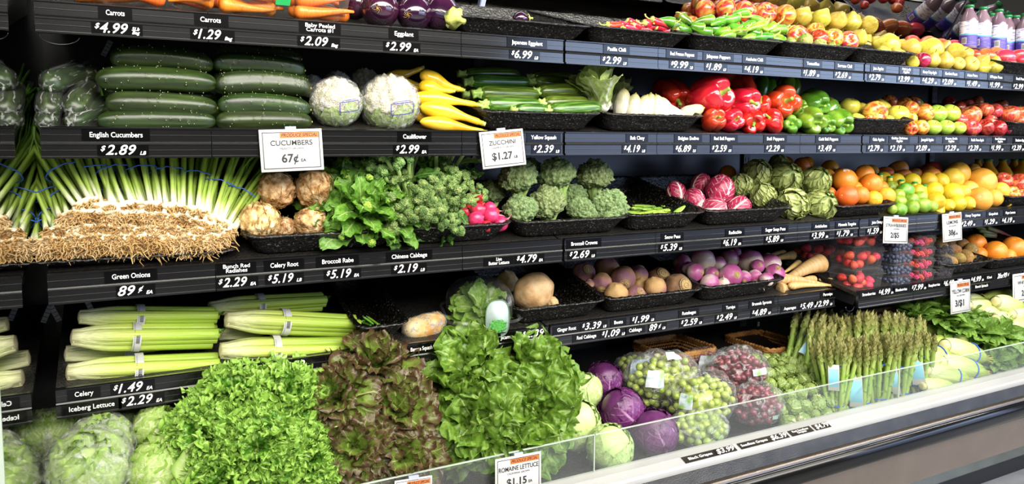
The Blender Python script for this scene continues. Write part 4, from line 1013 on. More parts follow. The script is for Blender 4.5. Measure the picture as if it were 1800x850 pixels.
def zmat(name, stops, noise_amt=0.18, scale=3.0, rough=0.4, coat=0.1, bump=0.2, jitter=0.15, zr=(-0.5, 0.5), bscale=40):
    """colour by the root's own height from tail to crown, roughened by noise"""
    if name in MATS: return MATS[name]
    m = bpy.data.materials.new(name); m.use_nodes = True; MATS[name] = m; nt = m.node_tree; N = nt.nodes; L = nt.links; b = N['Principled BSDF']
    b.inputs['Roughness'].default_value = rough; b.inputs['Coat Weight'].default_value = coat
    tc = N.new('ShaderNodeTexCoord'); sx = N.new('ShaderNodeSeparateXYZ'); L.new(tc.outputs['Object'], sx.inputs[0])
    oi = N.new('ShaderNodeObjectInfo'); va = N.new('ShaderNodeVectorMath'); va.operation = 'ADD'; L.new(tc.outputs['Object'], va.inputs[0]); 
    k = N.new('ShaderNodeMath'); k.operation = 'MULTIPLY'; k.inputs[1].default_value = 31; L.new(oi.outputs['Random'], k.inputs[0]); L.new(k.outputs[0], va.inputs[1])
    no = N.new('ShaderNodeTexNoise'); no.inputs['Scale'].default_value = scale; no.inputs['Detail'].default_value = 5; L.new(va.outputs[0], no.inputs['Vector'])
    mr = N.new('ShaderNodeMapRange'); mr.inputs['From Min'].default_value = zr[0]; mr.inputs['From Max'].default_value = zr[1]; L.new(sx.outputs[2], mr.inputs['Value'])
    ad = N.new('ShaderNodeMath'); ad.operation = 'MULTIPLY_ADD'; ad.inputs[1].default_value = noise_amt * 4; L.new(no.outputs[0], ad.inputs[0])
    s2 = N.new('ShaderNodeMath'); s2.operation = 'SUBTRACT'; s2.inputs[1].default_value = noise_amt * 2; L.new(mr.outputs[0], s2.inputs[0]); L.new(s2.outputs[0], ad.inputs[2])
    r = N.new('ShaderNodeValToRGB'); e = r.color_ramp.elements
    while len(e) < len(stops): e.new(0.5)
    for i, (p, c) in enumerate(stops): e[i].position = p
    for i, (p, c) in enumerate(stops): e[i].color = lin(c)
    L.new(ad.outputs[0], r.inputs[0]); L.new(r.outputs[0], b.inputs['Base Color'])
    if bump:
        n2 = N.new('ShaderNodeTexNoise'); n2.inputs['Scale'].default_value = bscale; L.new(va.outputs[0], n2.inputs['Vector'])
        bp = N.new('ShaderNodeBump'); bp.inputs['Strength'].default_value = bump; bp.inputs['Distance'].default_value = 0.01; L.new(n2.outputs[0], bp.inputs['Height']); L.new(bp.outputs[0], b.inputs['Normal'])
    return m
TUR_M = zmat('turnip_skin', [(0.1, 'e0cdb8'), (0.42, 'e0ccc0'), (0.56, 'd08cb0'), (0.75, 'b8558f'), (1.0, 'a8568a')], 0.14, 2.5, 0.3, 0.3)
m_scar = M('root_crown', ['a8874e', 'c9ac76', '8a6a3c'], scale=20, rough=0.7, bump=0.4)
TURN = [root_proto('turnip', TUR_M, 0.35, 0.9, 0.03, i, m_scar, M('turnip_tail', ['d8c4a4'], rough=0.6)) for i in range(2)]
RUT_M = zmat('rutabaga_skin', [(0.1, 'd2aa70'), (0.4, 'c49a66'), (0.58, 'b08068'), (0.8, '98647a'), (1.0, '8e6c58')], 0.22, 2.2, 0.55, 0.0, 0.35)
RUTA = [root_proto('rutabaga', RUT_M, 0.0, 0.95, 0.05, 10 + i, m_scar, None, 0.2) for i in range(2)]
BEET = [root_proto('brown_beet', M('brown_root_skin', ['6a4a34', '8a6448', '9c7858'], scale=4, detail=6, rough=0.7, bump=0.4, bscale=30, jitter=0.1), 0.0, 0.95, 0.06, 15, m_scar, None, 0.26)]
JIC = [root_proto('jicama', M('jicama_skin', ['c09a64', 'd2b27e', 'dcc092'], scale=5, detail=6, rough=0.55, bump=0.3, bscale=18, jitter=0.12), 0.12, 0.9, 0.06, 21)]
# celery root: knobbly, rooty
cr_rs = random.Random(3)
def celroot(seed):
    rs = random.Random(seed); kn = [(Vector((rs.gauss(0, 1), rs.gauss(0, 1), rs.gauss(-0.5, 0.8))).normalized(), rs.uniform(0.14, 0.28), rs.uniform(0.04, 0.10)) for _ in range(34)]
    def fn(d):
        h = 0.03 * mnoise.noise(d * 3 + Vector((seed, 0, 0))) + 0.02 * mnoise.noise(d * 9)
        for c, w, a in kn:
            q = (d - c).length
            if q < w: h += a * 0.6 * (1 - (q / w) ** 2)
        return d * (0.46 + h)
    body = one('celery_root', *ball(fn, 60, 44), M('celery_root_skin', ['6a4820', 'ae8650', 'd2b07a', 'e4cfa4'], scale=5, detail=7, lo=0.3, hi=0.66, rough=0.8, bump=0.9, bscale=16, jitter=0.15))
    b = MB()
    for k in range(70):
        d = Vector((rs.gauss(0, 1), rs.gauss(0, 1), rs.gauss(-0.3, 1))).normalized(); t = d.cross(Vector((rs.random(), rs.random(), rs.random()))).normalized(); pts = []
        for q in range(7):
            e = (d + t * q * 0.10 * rs.uniform(0.6, 1.3)).normalized(); pts.append(e * (0.49 + 0.025 * sin(q * 1.3 + k) + (0.05 * (q / 6) ** 2 if k % 3 == 0 else 0)))
        b.add(*tube(pts, [0.012, 0.012, 0.011, 0.01, 0.008, 0.006, 0.003], 5))
    roots = b.mesh('rootlets', M('celery_rootlet', ['7a5526', 'a8803f'], scale=8, rough=0.85))
    b = MB()
    for k in range(6):
        a = k * 1.05; pts = [(0.06 * cos(a), 0.06 * sin(a), 0.42), (0.10 * cos(a), 0.10 * sin(a), 0.6), (0.2 * cos(a), 0.2 * sin(a), 0.95)]
        b.add(*tube(pts, [0.045, 0.04, 0.03], 8, flat=(1, 0.6)))
    return Proto('celery_root', body, [('rootlets', roots, None, 'wiry brown rootlets'), ('stalks', b.mesh('stalks', m_gstem), None, 'cut green stalks')])
CELR = [celroot(i) for i in range(2)]
PARS_M = M('parsnip_skin', ['c49c5a', 'd4b272', 'dcc08a'], scale=4, stretch=(9, 1, 1), detail=5, rough=0.5, bump=0.3, bscale=6, bstretch=(9, 0.7, 0.7), jitter=0.12)
PARS = []
for i in range(2):
    k = 26; pts = []; rr = []
    for q in range(k):
        t = q / (k - 1); pts.append(Vector((t - 0.5, 0.05 * sin(3 * t + i), 0.02 * sin(5 * t)))); rr.append(0.13 * (min(1, (t + 0.02) / 0.10) ** 0.5) * (1 - 0.86 * t ** 0.75) + 0.006)
    PARS.append(Proto('parsnip', one('parsnip', *tube(pts, rr, 16), PARS_M), [('crown', one('crown', *tube([(-0.502, 0.05 * sin(i), 0), (-0.515, 0.05 * sin(i), 0)], [0.05, 0.035], 10), m_scar), None, None)]))
# --- leafy things and packaged things
def patch(r0, az, th0, th1, hw, lift=0.02, nu=18, nv=19, ruf=0.0, seed=0, fn=None, point=0.0):
    """a leaf lying on a ball of radius r0: from polar angle th0 (at the root end, -Z) to th1, half-width hw (radians)"""
    V = []; uv = []; o = Vector((seed * 1.7, seed * 0.9, 2))
    for i in range(nu):
        u = i / (nu - 1); th = th0 + (th1 - th0) * u
        w = hw * (sin(pi * (0.12 + 0.80 * u)) ** 0.55) * (1 - point * max(0, u - 0.5) * 2)
        for j in range(nv):
            v = -1 + 2 * j / (nv - 1); a = az + w * v / max(0.35, sin(min(th, pi - 0.2)))
            tt = th - 0.16 * v * v * (1 if u > 0.5 else 0) * hw
            d = Vector((sin(tt) * cos(a), sin(tt) * sin(a), -cos(tt)))
            e = max(abs(v), u) ; h = lift * (0.3 + 0.7 * e ** 3) + 0.014 * mnoise.noise(d * 5 + o) + 0.012 * mnoise.noise(d * 11 + o)
            if ruf: h += ruf * e ** 3 * mnoise.noise(d * 9 + o)
            p = d * (r0 + h); V.append(fn(p) if fn else p); uv.append((u, j / (nv - 1)))
    return V, grid_faces(nu, nv), uv
def head_proto(kind, mat, core, n=9, r0=0.46, hw=0.95, ruf=0.03, seed=0, th1=2.5, lift=0.03, fn=None, partname='wrapper_leaves', stemmat=None, point=0.0):
    rs = random.Random(seed); b = MB()
    for k in range(n):
        f = k / n
        b.add(*patch(r0 + 0.004 * k, k * 2.4 + rs.uniform(-.3, .3), 0.15, th1 - 0.5 * f * rs.random(), hw * rs.uniform(0.8, 1.1), lift * rs.uniform(0.6, 1.5), ruf=ruf, seed=seed * 10 + k, fn=fn, point=point)[:2], 0, patch_uv(18, 19))
    parts = [(partname, b.mesh(partname, mat), None, None)]
    if stemmat: parts.append(('cut_stem', one('cut_stem', *ball(lambda d: Vector((d.x * 0.1, d.y * 0.1, -r0 - 0.01 + d.z * 0.05)), 12, 8), stemmat), None, 'pale cut stem end'))
    return Proto(kind, one(kind, *ball(lambda d: (fn(d * r0) if fn else d * r0), 24, 16), core), parts)
def patch_uv(nu, nv): return [(i / (nu - 1), j / (nv - 1)) for i in range(nu) for j in range(nv)]
L_cab = leafmat('cabbage_leaf', 'a9c472', 'c2d692', 'dfe6bc', None, 0.45, 7, 0.09, 0.25, 0.12, 0.55, 0.06)
L_red = leafmat('red_cabbage_leaf', '5a2358', '7a3a78', 'b88ab4', '4a1c48', 0.30, 6, 0.06, 0.2, 0.05, 0.6, 0.05, 0.8)
L_spr = leafmat('sprout_leaf', '66823a', '8aa050', 'd0d49a', None, 0.45, 5, 0.10, 0.3, 0.02, 0.3, 0.06)
L_rad = leafmat('radicchio_leaf', '8e1a3c', 'b02f56', 'efe2dc', None, 0.36, 6, 0.13, 0.34, 0.08, 0.35, 0.10)
L_ice = leafmat('iceberg_leaf', '9dba5c', 'bccf88', 'dbe4b8', '8cb048', 0.4, 6, 0.10, 0.3, 0.25, 0.5, 0.08, 0.8)
L_art = leafmat('artichoke_bract', 'a4b468', 'bcc682', 'c0ca8e', '6a5c30', 0.5, 5, 0.05, 0.0, 0.05, 0.3, 0.03, 0.92)
m_cabcore = M('cabbage_core', ['b4c67c', 'c8d69a'], scale=4, rough=0.5)
m_redcore = M('red_cabbage_core', ['4c1e4a', '642e62'], scale=4, rough=0.35)
m_cut = M('cut_stem', ['d8d2a8', 'c8b88a'], scale=12, rough=0.6)
CABB = [head_proto('green_cabbage', L_cab, m_cabcore, 9, ruf=0.05, seed=i, stemmat=m_cut) for i in range(2)]
RCAB = [head_proto('red_cabbage', L_red, m_redcore, 9, ruf=0.04, seed=5 + i, stemmat=m_cut) for i in range(2)]
SPRT = [head_proto('brussels_sprout', L_spr, M('sprout_core', ['74883a', '8fa24e'], scale=4, rough=0.5), 9, 0.42, 0.85, 0.10, 9 + i, 2.7, 0.06, stemmat=m_cut) for i in range(2)]
RADC = [head_proto('radicchio', L_rad, M('radicchio_core', ['9c2448', 'e0c8c8'], scale=5, stretch=(1, 1, 0.4), rough=0.4), 8, 0.46, 0.85, 0.03, 14 + i, 2.9, fn=lambda p: Vector((p.x * 0.92, p.y * 0.92, p.z * 1.08)), stemmat=m_cut) for i in range(2)]
ICEB = [head_proto('iceberg_lettuce', L_ice, M('iceberg_core', ['98b458', 'b8cc84'], scale=4, rough=0.5), 11, 0.43, 1.0, 0.16, 20 + i, 3.0, 0.05) for i in range(2)]
def artichoke(seed):
    b = MB(); rs = random.Random(seed)
    for row in range(8):
        f = row / 7; n = int(8 - 3.5 * f); th_b = 0.3 + f * 1.8
        for k in range(n):
            a = 2 * pi * k / n + row * 0.45 + rs.uniform(-.06, .06)
            V, fs, uv = patch(0.385 + 0.06 * (1 - f), a, th_b, th_b + 0.95, 0.44 * (1 - 0.25 * f), 0.10, 9, 11, 0, seed + k + row, point=0.7)
            b.add(V, fs, 0, uv)
    st = one('stem', *tube([(0, 0, -0.42), (0, 0, -0.55), (0, 0, -0.60)], [0.10, 0.085, 0.07], 12), M('artichoke_stem', ['8a9a58', 'b0a878'], scale=9, rough=0.6))
    return Proto('artichoke', one('artichoke', *ball(lambda d: d * 0.40, 20, 14), M('artichoke_core', ['5e7036', '74864a'], scale=4, rough=0.6)), [('bracts', b.mesh('bracts', L_art), None, None), ('stem', st, None, None)])
ARTI = [artichoke(i) for i in range(2)]

# broccoli: beaded domes on stems
BROC_M = M('broccoli_bud', ['566c3a', '728c54', '94a870', 'b2bc8a'], scale=16, detail=6, lo=0.3, hi=0.72, rough=0.75, bump=0.8, bscale=70, btex='voronoi', jitter=0.15)
m_bstem = M('broccoli_stem', ['8fae5a', 'a8c472'], scale=6, rough=0.55)
def vor(p): return mnoise.voronoi(p)[0]
def crown_vf(seed, nx, ny, big=2.6, small=17.0, dome=0.62, amp=0.13, bead=0.045):
    o = Vector((seed * 5.3, seed * 2.1, 0))
    def fn(d):
        q = Vector((d.x, d.y, d.z * 0.9)); v = vor((q + Vector((mnoise.noise(d * 3 + o), mnoise.noise(d * 3 - o), 0)) * 0.15) * big + o); v1 = vor(q * big * 2.6 + o); h = amp * (0.5 - min(1, v[0] * 1.1)) - amp * 0.35 * min(1, v1[0])
        v2 = vor(q * small + o); h += bead * (0.7 - v2[0])
        r = 0.47 + h + 0.03 * mnoise.noise(d * 1.6 + o); p = d * r
        if d.z < 0: p.z *= 0.55; p.x *= 1 - 0.25 * (-d.z); p.y *= 1 - 0.25 * (-d.z)
        else: p.z *= dome / 0.5 * 0.72
        return p
    return ball(fn, nx, ny)
BROC = []
for i in range(3):
    b = MB()
    for k in range(7):
        a = k * 0.9; b.add(*tube([(0, 0, -0.55), (0.05 * cos(a), 0.05 * sin(a), -0.35), (0.25 * cos(a), 0.25 * sin(a), -0.08)], [0.12, 0.09, 0.07], 8))
    BROC.append(Proto('broccoli', one('broccoli', *crown_vf(i, 210, 120), BROC_M), [('stem', b.mesh('stem', m_bstem), None, 'pale green stem')]))
flo = [crown_vf(30 + i, 56, 34, 2.2, 6.5, 0.7, 0.20, 0.13) for i in range(3)]
BRL = leafmat('dark_green_leaf', '2f5a1c', '4f7f2c', '9ab86a', None, 0.42, 8, 0.08, 0.1, 0.2, 0.4, 0.05)
BRL2 = leafmat('bright_green_leaf', '4f8426', '7aa83e', 'b0c880', None, 0.4, 8, 0.08, 0.1, 0.25, 0.4, 0.05)
def broccolini(seed):
    """bunch: stems from the origin fanning along +Z, each ending in small beaded heads"""
    rs = random.Random(seed); st = MB(); hd = MB(); lf = MB()
    for k in range(30):
        a = rs.uniform(0, 2 * pi); e = sqrt(rs.random()) * 0.52; tip = Vector((e * cos(a), e * sin(a), 0.80 + 0.22 * rs.random() - 0.45 * e * e))
        st.add(*tube([(0.06 * cos(a), 0.06 * sin(a), 0), (tip.x * 0.5, tip.y * 0.5, 0.4), tip - Vector((0, 0, 0.05))], [0.03, 0.028, 0.03], 7))
        for q in range(3):
            s = rs.uniform(0.10, 0.18); c = tip + Vector((rs.uniform(-.09, .09), rs.uniform(-.09, .09), rs.uniform(-.06, .05))); d = (c - Vector((0, 0, 0.25))).normalized()
            hd.join(MB().add(*rs.choice(flo)), Matrix.Translation(c) @ orient(d, rs.uniform(0, 6)).to_matrix().to_4x4() @ Matrix.Scale(s, 4))
    for k in range(7):
        a = rs.uniform(0, 6.28); V, fs, uv = leaf(0.4, 0.2, 10, 9, bend=-0.6, cup=0.5, ruf=0.03, rfreq=4, seed=seed * 9 + k)
        lf.join(MB().add(V, fs, 0, uv), Matrix.Translation((0.3 * cos(a), 0.3 * sin(a), 0.42)) @ orient((cos(a), sin(a), 0.4)).to_matrix().to_4x4() @ Matrix.Rotation(pi / 2, 4, 'X'))
    m = M('broccolini_bud', ['3c5a28', '5a7a3a', '7f9a54', 'a0b068'], scale=9, detail=6, lo=0.3, hi=0.72, rough=0.75, bump=0.8, bscale=50, btex='voronoi', jitter=0.2)
    return Proto('broccolini_bunch', None, [('stalks', st.mesh('stalks', m_bstem), None, None), ('bud_heads', hd.mesh('bud_heads', m), None, 'beaded green bud heads'), ('leaves', lf.mesh('leaves', BRL), None, None)])
BRINI = [broccolini(i) for i in range(2)]
def bouquet(kind, mat, n, L_, Wd, ruf, rfreq, spread, seed, bend=(0.3, 1.1), cup=0.5, crinkle=0.0, buds=None, stems=0.5, nu=12, nv=11, zlo=0.25, core=True, wf=None):
    """a bunch with leaves springing from a stalk along +Z"""
    rs = random.Random(seed); lf = MB(); st = MB(); bd = MB()
    for k in range(n):
        f = (k + 0.5) / n; a = k * 2.39996; el = spread * sqrt(f)
        V, fs, uv = leaf(L_ * rs.uniform(0.75, 1.15), Wd * rs.uniform(0.8, 1.15), nu, nv, bend=-rs.uniform(*bend), cup=cup * rs.uniform(0.6, 1.2), ruf=ruf, rfreq=rfreq, ph=rs.uniform(0, 6), seed=seed * 50 + k, crinkle=crinkle, wf=wf)
        d = Vector((sin(el) * cos(a), sin(el) * sin(a), cos(el))); base = Vector((0.10 * sin(el) * cos(a), 0.10 * sin(el) * sin(a), zlo * (1 - f * 0.6)))
        mt = Matrix.Translation(base + d * stems * L_ * 0.4) @ orient(d, 0).to_matrix().to_4x4()
        # leaf runs along +Y with face +Z: turn so it runs along local +Z, face outwards
        mt = Matrix.Translation(base + d * stems * L_ * 0.4) @ frame(d, Vector((cos(a), sin(a), 0)), rs.uniform(-0.5, 0.5))
        lf.join(MB().add(V, fs, 0, uv), mt)
        st.add(*tube([(0, 0, 0), base, base + d * stems * L_ * 0.42], [0.03, 0.024, 0.018], 6))
    parts = [('leaves', lf.mesh('leaves', mat), None, None), ('stalks', st.mesh('stalks', m_gstem), None, None)]
    if buds:
        for k in range(buds):
            a = rs.uniform(0, 6.28); el = spread * sqrt(rs.random()); d = Vector((sin(el) * cos(a), sin(el) * sin(a), cos(el))); s = rs.uniform(0.08, 0.14)
            bd.join(MB().add(*rs.choice(flo)), Matrix.Translation(d * (L_ * rs.uniform(0.85, 1.05) + zlo * 0.5)) @ orient(d, 0).to_matrix().to_4x4() @ Matrix.Scale(s, 4))
        parts.append(('buds', bd.mesh('buds', M('rabe_bud', ['4f8228', '86b03c', 'b8c850'], scale=9, detail=5, rough=0.7, bump=0.7, bscale=40, btex='voronoi')), None, 'yellow green buds'))
    return Proto(kind, None, parts)
def frame(d, out, roll=0.0):
    """matrix taking leaf axes (Y along, Z face) to direction d with the face turned away from 'out'"""
    y = d.normalized(); z = (-out + y * out.dot(y)); 
    if z.length < 1e-4: z = y.orthogonal()
    z.normalize(); z = Quaternion(y, roll) @ z; x = y.cross(z)
    return Matrix((x, y, z)).transposed().to_4x4()
RABE = [bouquet('broccoli_rabe_bunch', BRL2, 30, 0.62, 0.34, 0.035, 4, 1.15, 3 + i, buds=14, crinkle=0.02) for i in range(2)]
SPIN_L = leafmat('spinach_leaf', '628c34', '86ac4a', 'aac070', None, 0.4, 7, 0.08, 0.08, 0.2, 0.35, 0.05)
SPIN_T = M('red_twist_tie', ['b0203c', 'd8d0d4'], scale=30, rough=0.5)
SPIN = [bouquet('spinach_bunch', SPIN_L, 34, 0.55, 0.36, 0.012, 2, 1.0, 23 + i, bend=(0.2, 1.6), cup=0.9, crinkle=0.03, nu=10, nv=9) for i in range(2)]
# lettuces
GL_M = leafmat('green_leaf_lettuce', '427a1a', '5f962c', 'a8c468', '94bc50', 0.38, 5, 0.06, 0.12, 0.12, 0.35, 0.04, 0.7)
RL_M = leafmat('red_leaf_lettuce', '66842e', '86a042', 'b0b870', '54392a', 0.36, 5, 0.06, 0.10, 0.2, 0.4, 0.035, 0.58)
RO_M = leafmat('romaine_leaf', '547c1e', '7ea03e', 'b6cc78', None, 0.36, 8, 0.05, 0.12, 0.22, 0.45, 0.035)
fan = lambda u: min(1.0, 0.30 + 1.0 * u) * (1 - max(0, u - 0.86) ** 2 * 14)
obov = lambda u: min(1.0, 0.22 + 0.95 * u) * (1 - max(0, u - 0.72) ** 2 * 9.5)
ovate = lambda u: (sin(pi * (0.10 + 0.84 * u)) ** 0.75) * (0.55 + 0.5 * u)
def lettuce(kind, mat, n, seed, L_, Wd, ruf, rfreq, spread, nu, nv, wf, bend=(0.2, 0.8), cup=0.4, crinkle=0.03, rpow=2.5, zf=0.5):
    rs = random.Random(seed); lf = MB()
    for k in range(n):
        f = (k + 0.5) / n; a = k * 2.39996 + rs.uniform(-.2, .2); el = spread * (f ** 0.6)
        V, fs, uv = leaf(L_ * rs.uniform(0.85, 1.1) * (0.8 + 0.2 * f), Wd * rs.uniform(0.8, 1.1), nu, nv, wf, -rs.uniform(*bend) * (0.4 + f), cup * rs.uniform(0.5, 1.3), ruf * rs.uniform(0.7, 1.2), rfreq, rs.uniform(0, 6), seed=seed * 70 + k, crinkle=crinkle, rpow=rpow, tip=-rs.uniform(0, 0.5))
        d = Vector((sin(el) * cos(a), sin(el) * sin(a), cos(el)))
        lf.join(MB().add(V, fs, 0, uv), Matrix.Translation((0.05 * cos(a) * f, 0.05 * sin(a) * f, zf * 0.15 * (1 - f))) @ frame(d, Vector((cos(a), sin(a), 0)), rs.uniform(-.35, .35)))
    core = one('heart', *ball(lambda d: Vector((d.x * 0.05, d.y * 0.05, d.z * 0.09)), 12, 8), M('lettuce_heart', ['b8c87a', 'd8deb0'], scale=5, rough=0.5))
    return Proto(kind, None, [('leaves', lf.mesh('leaves', mat), None, None), ('heart', core, None, 'pale stem heart')])
GLET = [lettuce('green_leaf_lettuce', GL_M, 50, i, 0.50, 0.40, 0.052, 5.5, 1.5, 30, 73, fan, (0.1, 0.6), 0.3, 0.03, 3.0) for i in range(2)]
RLET = [lettuce('red_leaf_lettuce', RL_M, 38, 7 + i, 0.54, 0.40, 0.035, 2.4, 1.45, 13, 17, fan, (0.2, 0.9), 0.5, 0.04, 2.2) for i in range(2)]
ROMA = [lettuce('romaine_lettuce', RO_M, 24, 15 + i, 0.60, 0.44, 0.034, 2.2, 1.3, 18, 19, obov, (0.3, 1.5), 0.55, 0.07, 1.8) for i in range(2)]
# bok choy
BOK_L = leafmat('bok_choy_leaf', 'a8c068', 'c4d488', 'f2f2e2', None, 0.4, 7, 0.10, 0.30, 0.25, 0.3, 0.12)
spoon = lambda u: 0.42 + 0.1 * (1 - u) if u < 0.45 else 0.42 + 0.58 * sin(pi * (u - 0.45) / 0.62)
BOK = [Proto('bok_choy', None, [('leaves', lettuce('x', BOK_L, 8, 33, 1.0, 0.62, 0.03, 1.5, 0.5, 18, 15, spoon, (0.0, 0.5), 0.8, 0.03).parts[0][1], None, None),
       ('base', one('base', *ball(lambda d: Vector((d.x * 0.13, d.y * 0.13, 0.08 + d.z * 0.14)), 14, 8), M('bok_base', ['e2e6cc', 'f0f0e0'], scale=4, rough=0.4)), None, 'white base')])]
# endive
END_M = gradmat('endive_leaf', [(0.0, 'cac6b4'), (0.5, 'cecab6'), (0.75, 'd0c682'), (1.0, 'bcae4c')], 0.05, (20, 20, 2), 0.35, 0.15)
def endive(seed):
    b = MB()
    for k in range(7):
        a = k * 2.4; V = []; uv = []
        for i in range(12):
            u = i / 11; w = 0.2 * (sin(pi * (0.15 + 0.83 * u)) ** 0.8) * (1 - 0.02 * k)
            for j in range(9):
                v = -1 + 2 * j / 8; ang = a + v * 1.15; V.append(((w + 0.004 * k) * cos(ang) * (1 + 0.05 * abs(v)), (w + 0.004 * k) * sin(ang) * (1 + 0.05 * abs(v)), -0.5 + u * (0.97 - 0.03 * k + 0.03 * (1 - v * v)))); uv.append((u, 0.5))
        b.add(V, grid_faces(12, 9), 0, uv)
    core = ball(lambda d: Vector((d.x * 0.19, d.y * 0.19, d.z * 0.46)), 14, 12)
    return Proto('belgian_endive', one('belgian_endive', *core, END_M, [(0.5 + 0.5 * p.z, 0.5) for p in core[0]]), [('leaves', b.mesh('leaves', END_M), None, None)])
ENDV = [endive(0)]

# green onion bunch: bulbs at the origin, leaves along +X, roots towards -X
ON_M = gradmat('onion_stalk', [(0.0, 'eeead8'), (0.05, 'e8ecc4'), (0.15, 'b4ce60'), (0.34, '9aba46'), (0.65, '70a034'), (1.0, '3f7420')], 0.22, (3, 50, 50), 0.35, 0.15, 0.2, 0.15)
ON_R = M('onion_rootlet', ['a07a46', 'be9a62', 'd2b486'], scale=6, rough=0.8)
m_band = M('blue_rubber_band', ['2c58c0', '3a6ad0'], scale=5, rough=0.45)
def onion(seed, long=True):
    rs = random.Random(seed); st = MB(); rt = MB(); n = 11
    for k in range(n):
        a = k * 2.4; rr = 0.055 * sqrt((k + 0.5) / n); y0, z0 = rr * cos(a) * 1.5, rr * sin(a)
        L_ = rs.uniform(0.85, 1.1); fy, fz = rs.uniform(-.2, .2), rs.uniform(-.04, .14)
        pts = []; rad = []
        for q in range(14):
            t = q / 13; pts.append((t * L_ - 0.03, y0 * (1 + 1.2 * t) + fy * t * t, z0 * (1 + 0.8 * t) + fz * t * t - 0.05 * t ** 3)); rad.append(0.022 if q < 2 else 0.019 + 0.006 * sin(3 * t) - 0.010 * t * t)
        st.add(*tube(pts, rad, 8, flat=(1, 0.65)), 0, tube_uv(14, 8))
        if long and k % 2 == 0:
            p = Vector(pts[5]); pts2 = [p + Vector((0.06 * q, rs.uniform(-.01, .01) + fy * q * 0.12, 0.02 * q)) for q in range(8)]
            st.add(*tube(pts2, [0.012] * 5 + [0.01, 0.006, 0.002], 7, flat=(1, 0.5)), 0, [(0.45 + 0.07 * i, 0.5) for i in range(8) for j in range(7)])
        for h in range(30):
            d = Vector((-1, rs.gauss(0, 0.7), rs.gauss(-0.1, 0.7))).normalized(); p = Vector((-0.03, y0, z0)); P = []
            l2 = rs.uniform(0.03, 0.075) if h < 28 else rs.uniform(0.08, 0.13)
            for q in range(5): P.append(p + d * l2 * q / 4 + Vector((0, rs.uniform(-.012, .012), rs.uniform(-.012, .008) - 0.012 * (q / 4) ** 2)))
            rt.add(*tube(P, [0.0055, 0.005, 0.0045, 0.004, 0.002], 4))
    bd = MB()
    for xx, rr in ((0.24, 0.072),):
        bd.add(*tube([(xx + 0.004 * sin(4 * q), rr * 1.55 * cos(2 * pi * q / 20), rr * 1.1 * sin(2 * pi * q / 20) - 0.0) for q in range(21)], 0.004, 6))
    cap = one('bulbs', *ball(lambda d: Vector((-0.03 + d.x * 0.03, d.y * 0.085, d.z * 0.06)), 14, 8), M('onion_bulb', ['e8e2cc', 'd8c8a0'], scale=14, rough=0.5))
    return Proto('green_onion_bunch', None, [('stalks', st.mesh('stalks', ON_M), None, 'white to green stalks'), ('roots', rt.mesh('roots', ON_R), None, 'tan hairy roots'), ('bulbs', cap, None, None), ('rubber_band', bd.mesh('rubber_band', m_band), None, 'blue rubber band')])
ONION = [onion(i) for i in range(3)]

